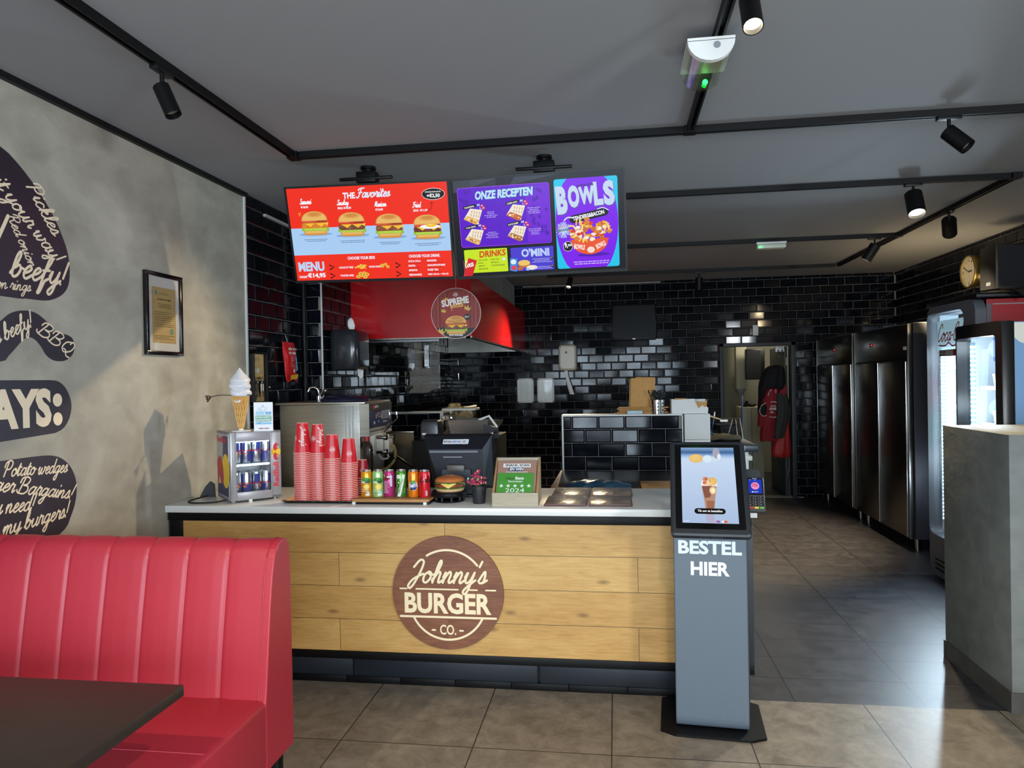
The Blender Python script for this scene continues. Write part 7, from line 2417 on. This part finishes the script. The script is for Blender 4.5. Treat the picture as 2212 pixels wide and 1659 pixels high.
BX = 2.285
t = thing('ice_cream_freezer', 'black framed ice cream freezer with a lit glass door and pale blue side', 'freezer', (2.6, 4.9, 0))
bfr = mat('freezer_black', '0d0e10', .3)
cooler(t, BX, 4.66, 5.235, 1.90, 4.70, 5.19, .35, 1.815, bfr, bfr, mat('freezer_blue_side', '7ba3cc', .4), .03, .62)
B().box(BX, BX + .07, 4.646, 4.662, .1, 1.895, 0, .004).obj('door_edge', bfr, t)
leds(t, BX + .088, 5.193, .45, 1.76, 44)
area('cooler_glow', (BX + .12, 5.18, 1.1), (BX - .1, 3.9, .9), .04, 1.3, 14, (.7, .86, 1), 120)
for z in (.7, .98, 1.24, 1.48):
    B().box(BX + .13, BX + .58, 4.70, 5.18, z, z + .01).box(BX + .125, BX + .13, 4.70, 5.18, z - .004, z + .02).obj('shelf', M['white'], t)
B().box(BX + .075, BX + .08, 4.70, 4.90, 1.66, 1.81).obj('header_panel', mat('freezer_header', '4a90e0', .4, emit=.5), t)
cv = Cv(lambda u, v, l: V((BX + .074 - l, 4.90 - u, v)), .0005)
cv.text('BEN', .13, 1.72, .045, 'e9f2fb', .09, .03, rot=.2).ell(.06, 1.70, .025, .025, 'dfeefa', 14)
cv.obj('header_logo', PRINT, t)
cv = Cv(lambda u, v, l: V((BX + .07 + u, 4.655 - l, v)), .0006)
cv.poly([(0, 1.885)] + [(0, 1.80)] + crom([(.0, 1.80), (.04, 1.765), (.1, 1.76), (.15, 1.80), (.2, 1.78), (.3, 1.74), (.4, 1.80), (.55, 1.77)], 5) + [(.55, 1.885)], 'e9e4d4')
cv.obj('side_cloud', PRINT, t)
tub_w, tub_c = mat('tub_white', 'cfe0ee', .4), mat('tub_blue', '5a86b4', .4)
rowname = {.71: 'lowest', .99: 'second lowest', 1.25: 'third', 1.49: 'top'}
for z in (.99, 1.25, 1.49):
    for i in range(4):
        y = 4.76 + .098 * i
        t2 = thing('ice_cream_tub', 'small ice cream tub, %s from the near end of the %s freezer shelf' % (('first', 'second', 'third', 'fourth')[i], rowname[z]), 'tub', (BX + .19, y, z), 0, 'ice cream tubs in the freezer')
        B().lathe([(0, 0), (.034, 0), (.042, .075), (0, .075)], (BX + .19, y, z), 20).obj('tub', tub_w if i % 2 else tub_c, t2)
        B().lathe([(0, .075), (.045, .075), (.045, .088), (0, .089)], (BX + .19, y, z), 20).obj('lid', M['white'], t2)

# clock and the black box on the right wall
t = thing('wall_clock', 'round wall clock with a brass rim on the right tiled wall', 'clock', (3.53, 7.70, 2.585))
brass = mat('brushed_brass', 'b09a5e', .3, 1)
ck = Matrix.Translation((3.542, 7.70, 2.585)) @ Matrix.Rotation(-pi / 2, 4, 'Y')
B().lathe([(.163, 0), (.165, .05), (.16, .062), (.148, .064), (.147, .05)], n=56).xf(ck).obj('rim', brass, t)
cv = Cv(lambda u, v, l: V((3.494 - l, 7.70 - u, 2.585 + v)), .0005)
cv.ell(0, 0, .15, .15, 'e9dfc6', 48).up()
for k in range(1, 13):
    a = 2 * pi * k / 12
    cv.text(str(k), .118 * sin(a), .118 * cos(a) - .018, .038 if k % 3 == 0 else .026, '3a352a', (.045 if k > 9 else .024) if k % 3 == 0 else (.03 if k > 9 else .016), .01)
cv.obj('dial', PRINT, t)
for nm, a, ln, wd in (('hour_hand', 85, .07, .01), ('minute_hand', 300, .105, .007), ('second_hand', 165, .10, .002)):
    cv = Cv(lambda u, v, l: V((3.490 - l, 7.70 - u, 2.585 + v)), .0005)
    a = radians(a)
    cv.line([(0, 0), (ln * sin(a), ln * cos(a))], wd, '1d1a16')
    cv.obj(nm, PRINT, t)
t = thing('wall_speaker', 'big black speaker cabinet on the right wall covering the edge of the clock', 'speaker', (3.37, 6.72, 2.26))
B().box(3.20, 3.54, 6.59, 6.86, 2.29, 2.67, 0, .01).obj('cabinet', mat('speaker_black', '08090c', .5), t)
B().box(3.22, 3.52, 6.584, 6.591, 2.31, 2.65).obj('front_grille', mat('speaker_grille_cloth', '0a0d18', .8), t)
B().box(3.195, 3.202, 6.68, 6.74, 2.33, 2.36).obj('badge', M['dgrey'], t)
B().box(3.50, 3.545, 6.65, 6.8, 2.26, 2.3).obj('wall_bracket', M['blackmetal'], t)
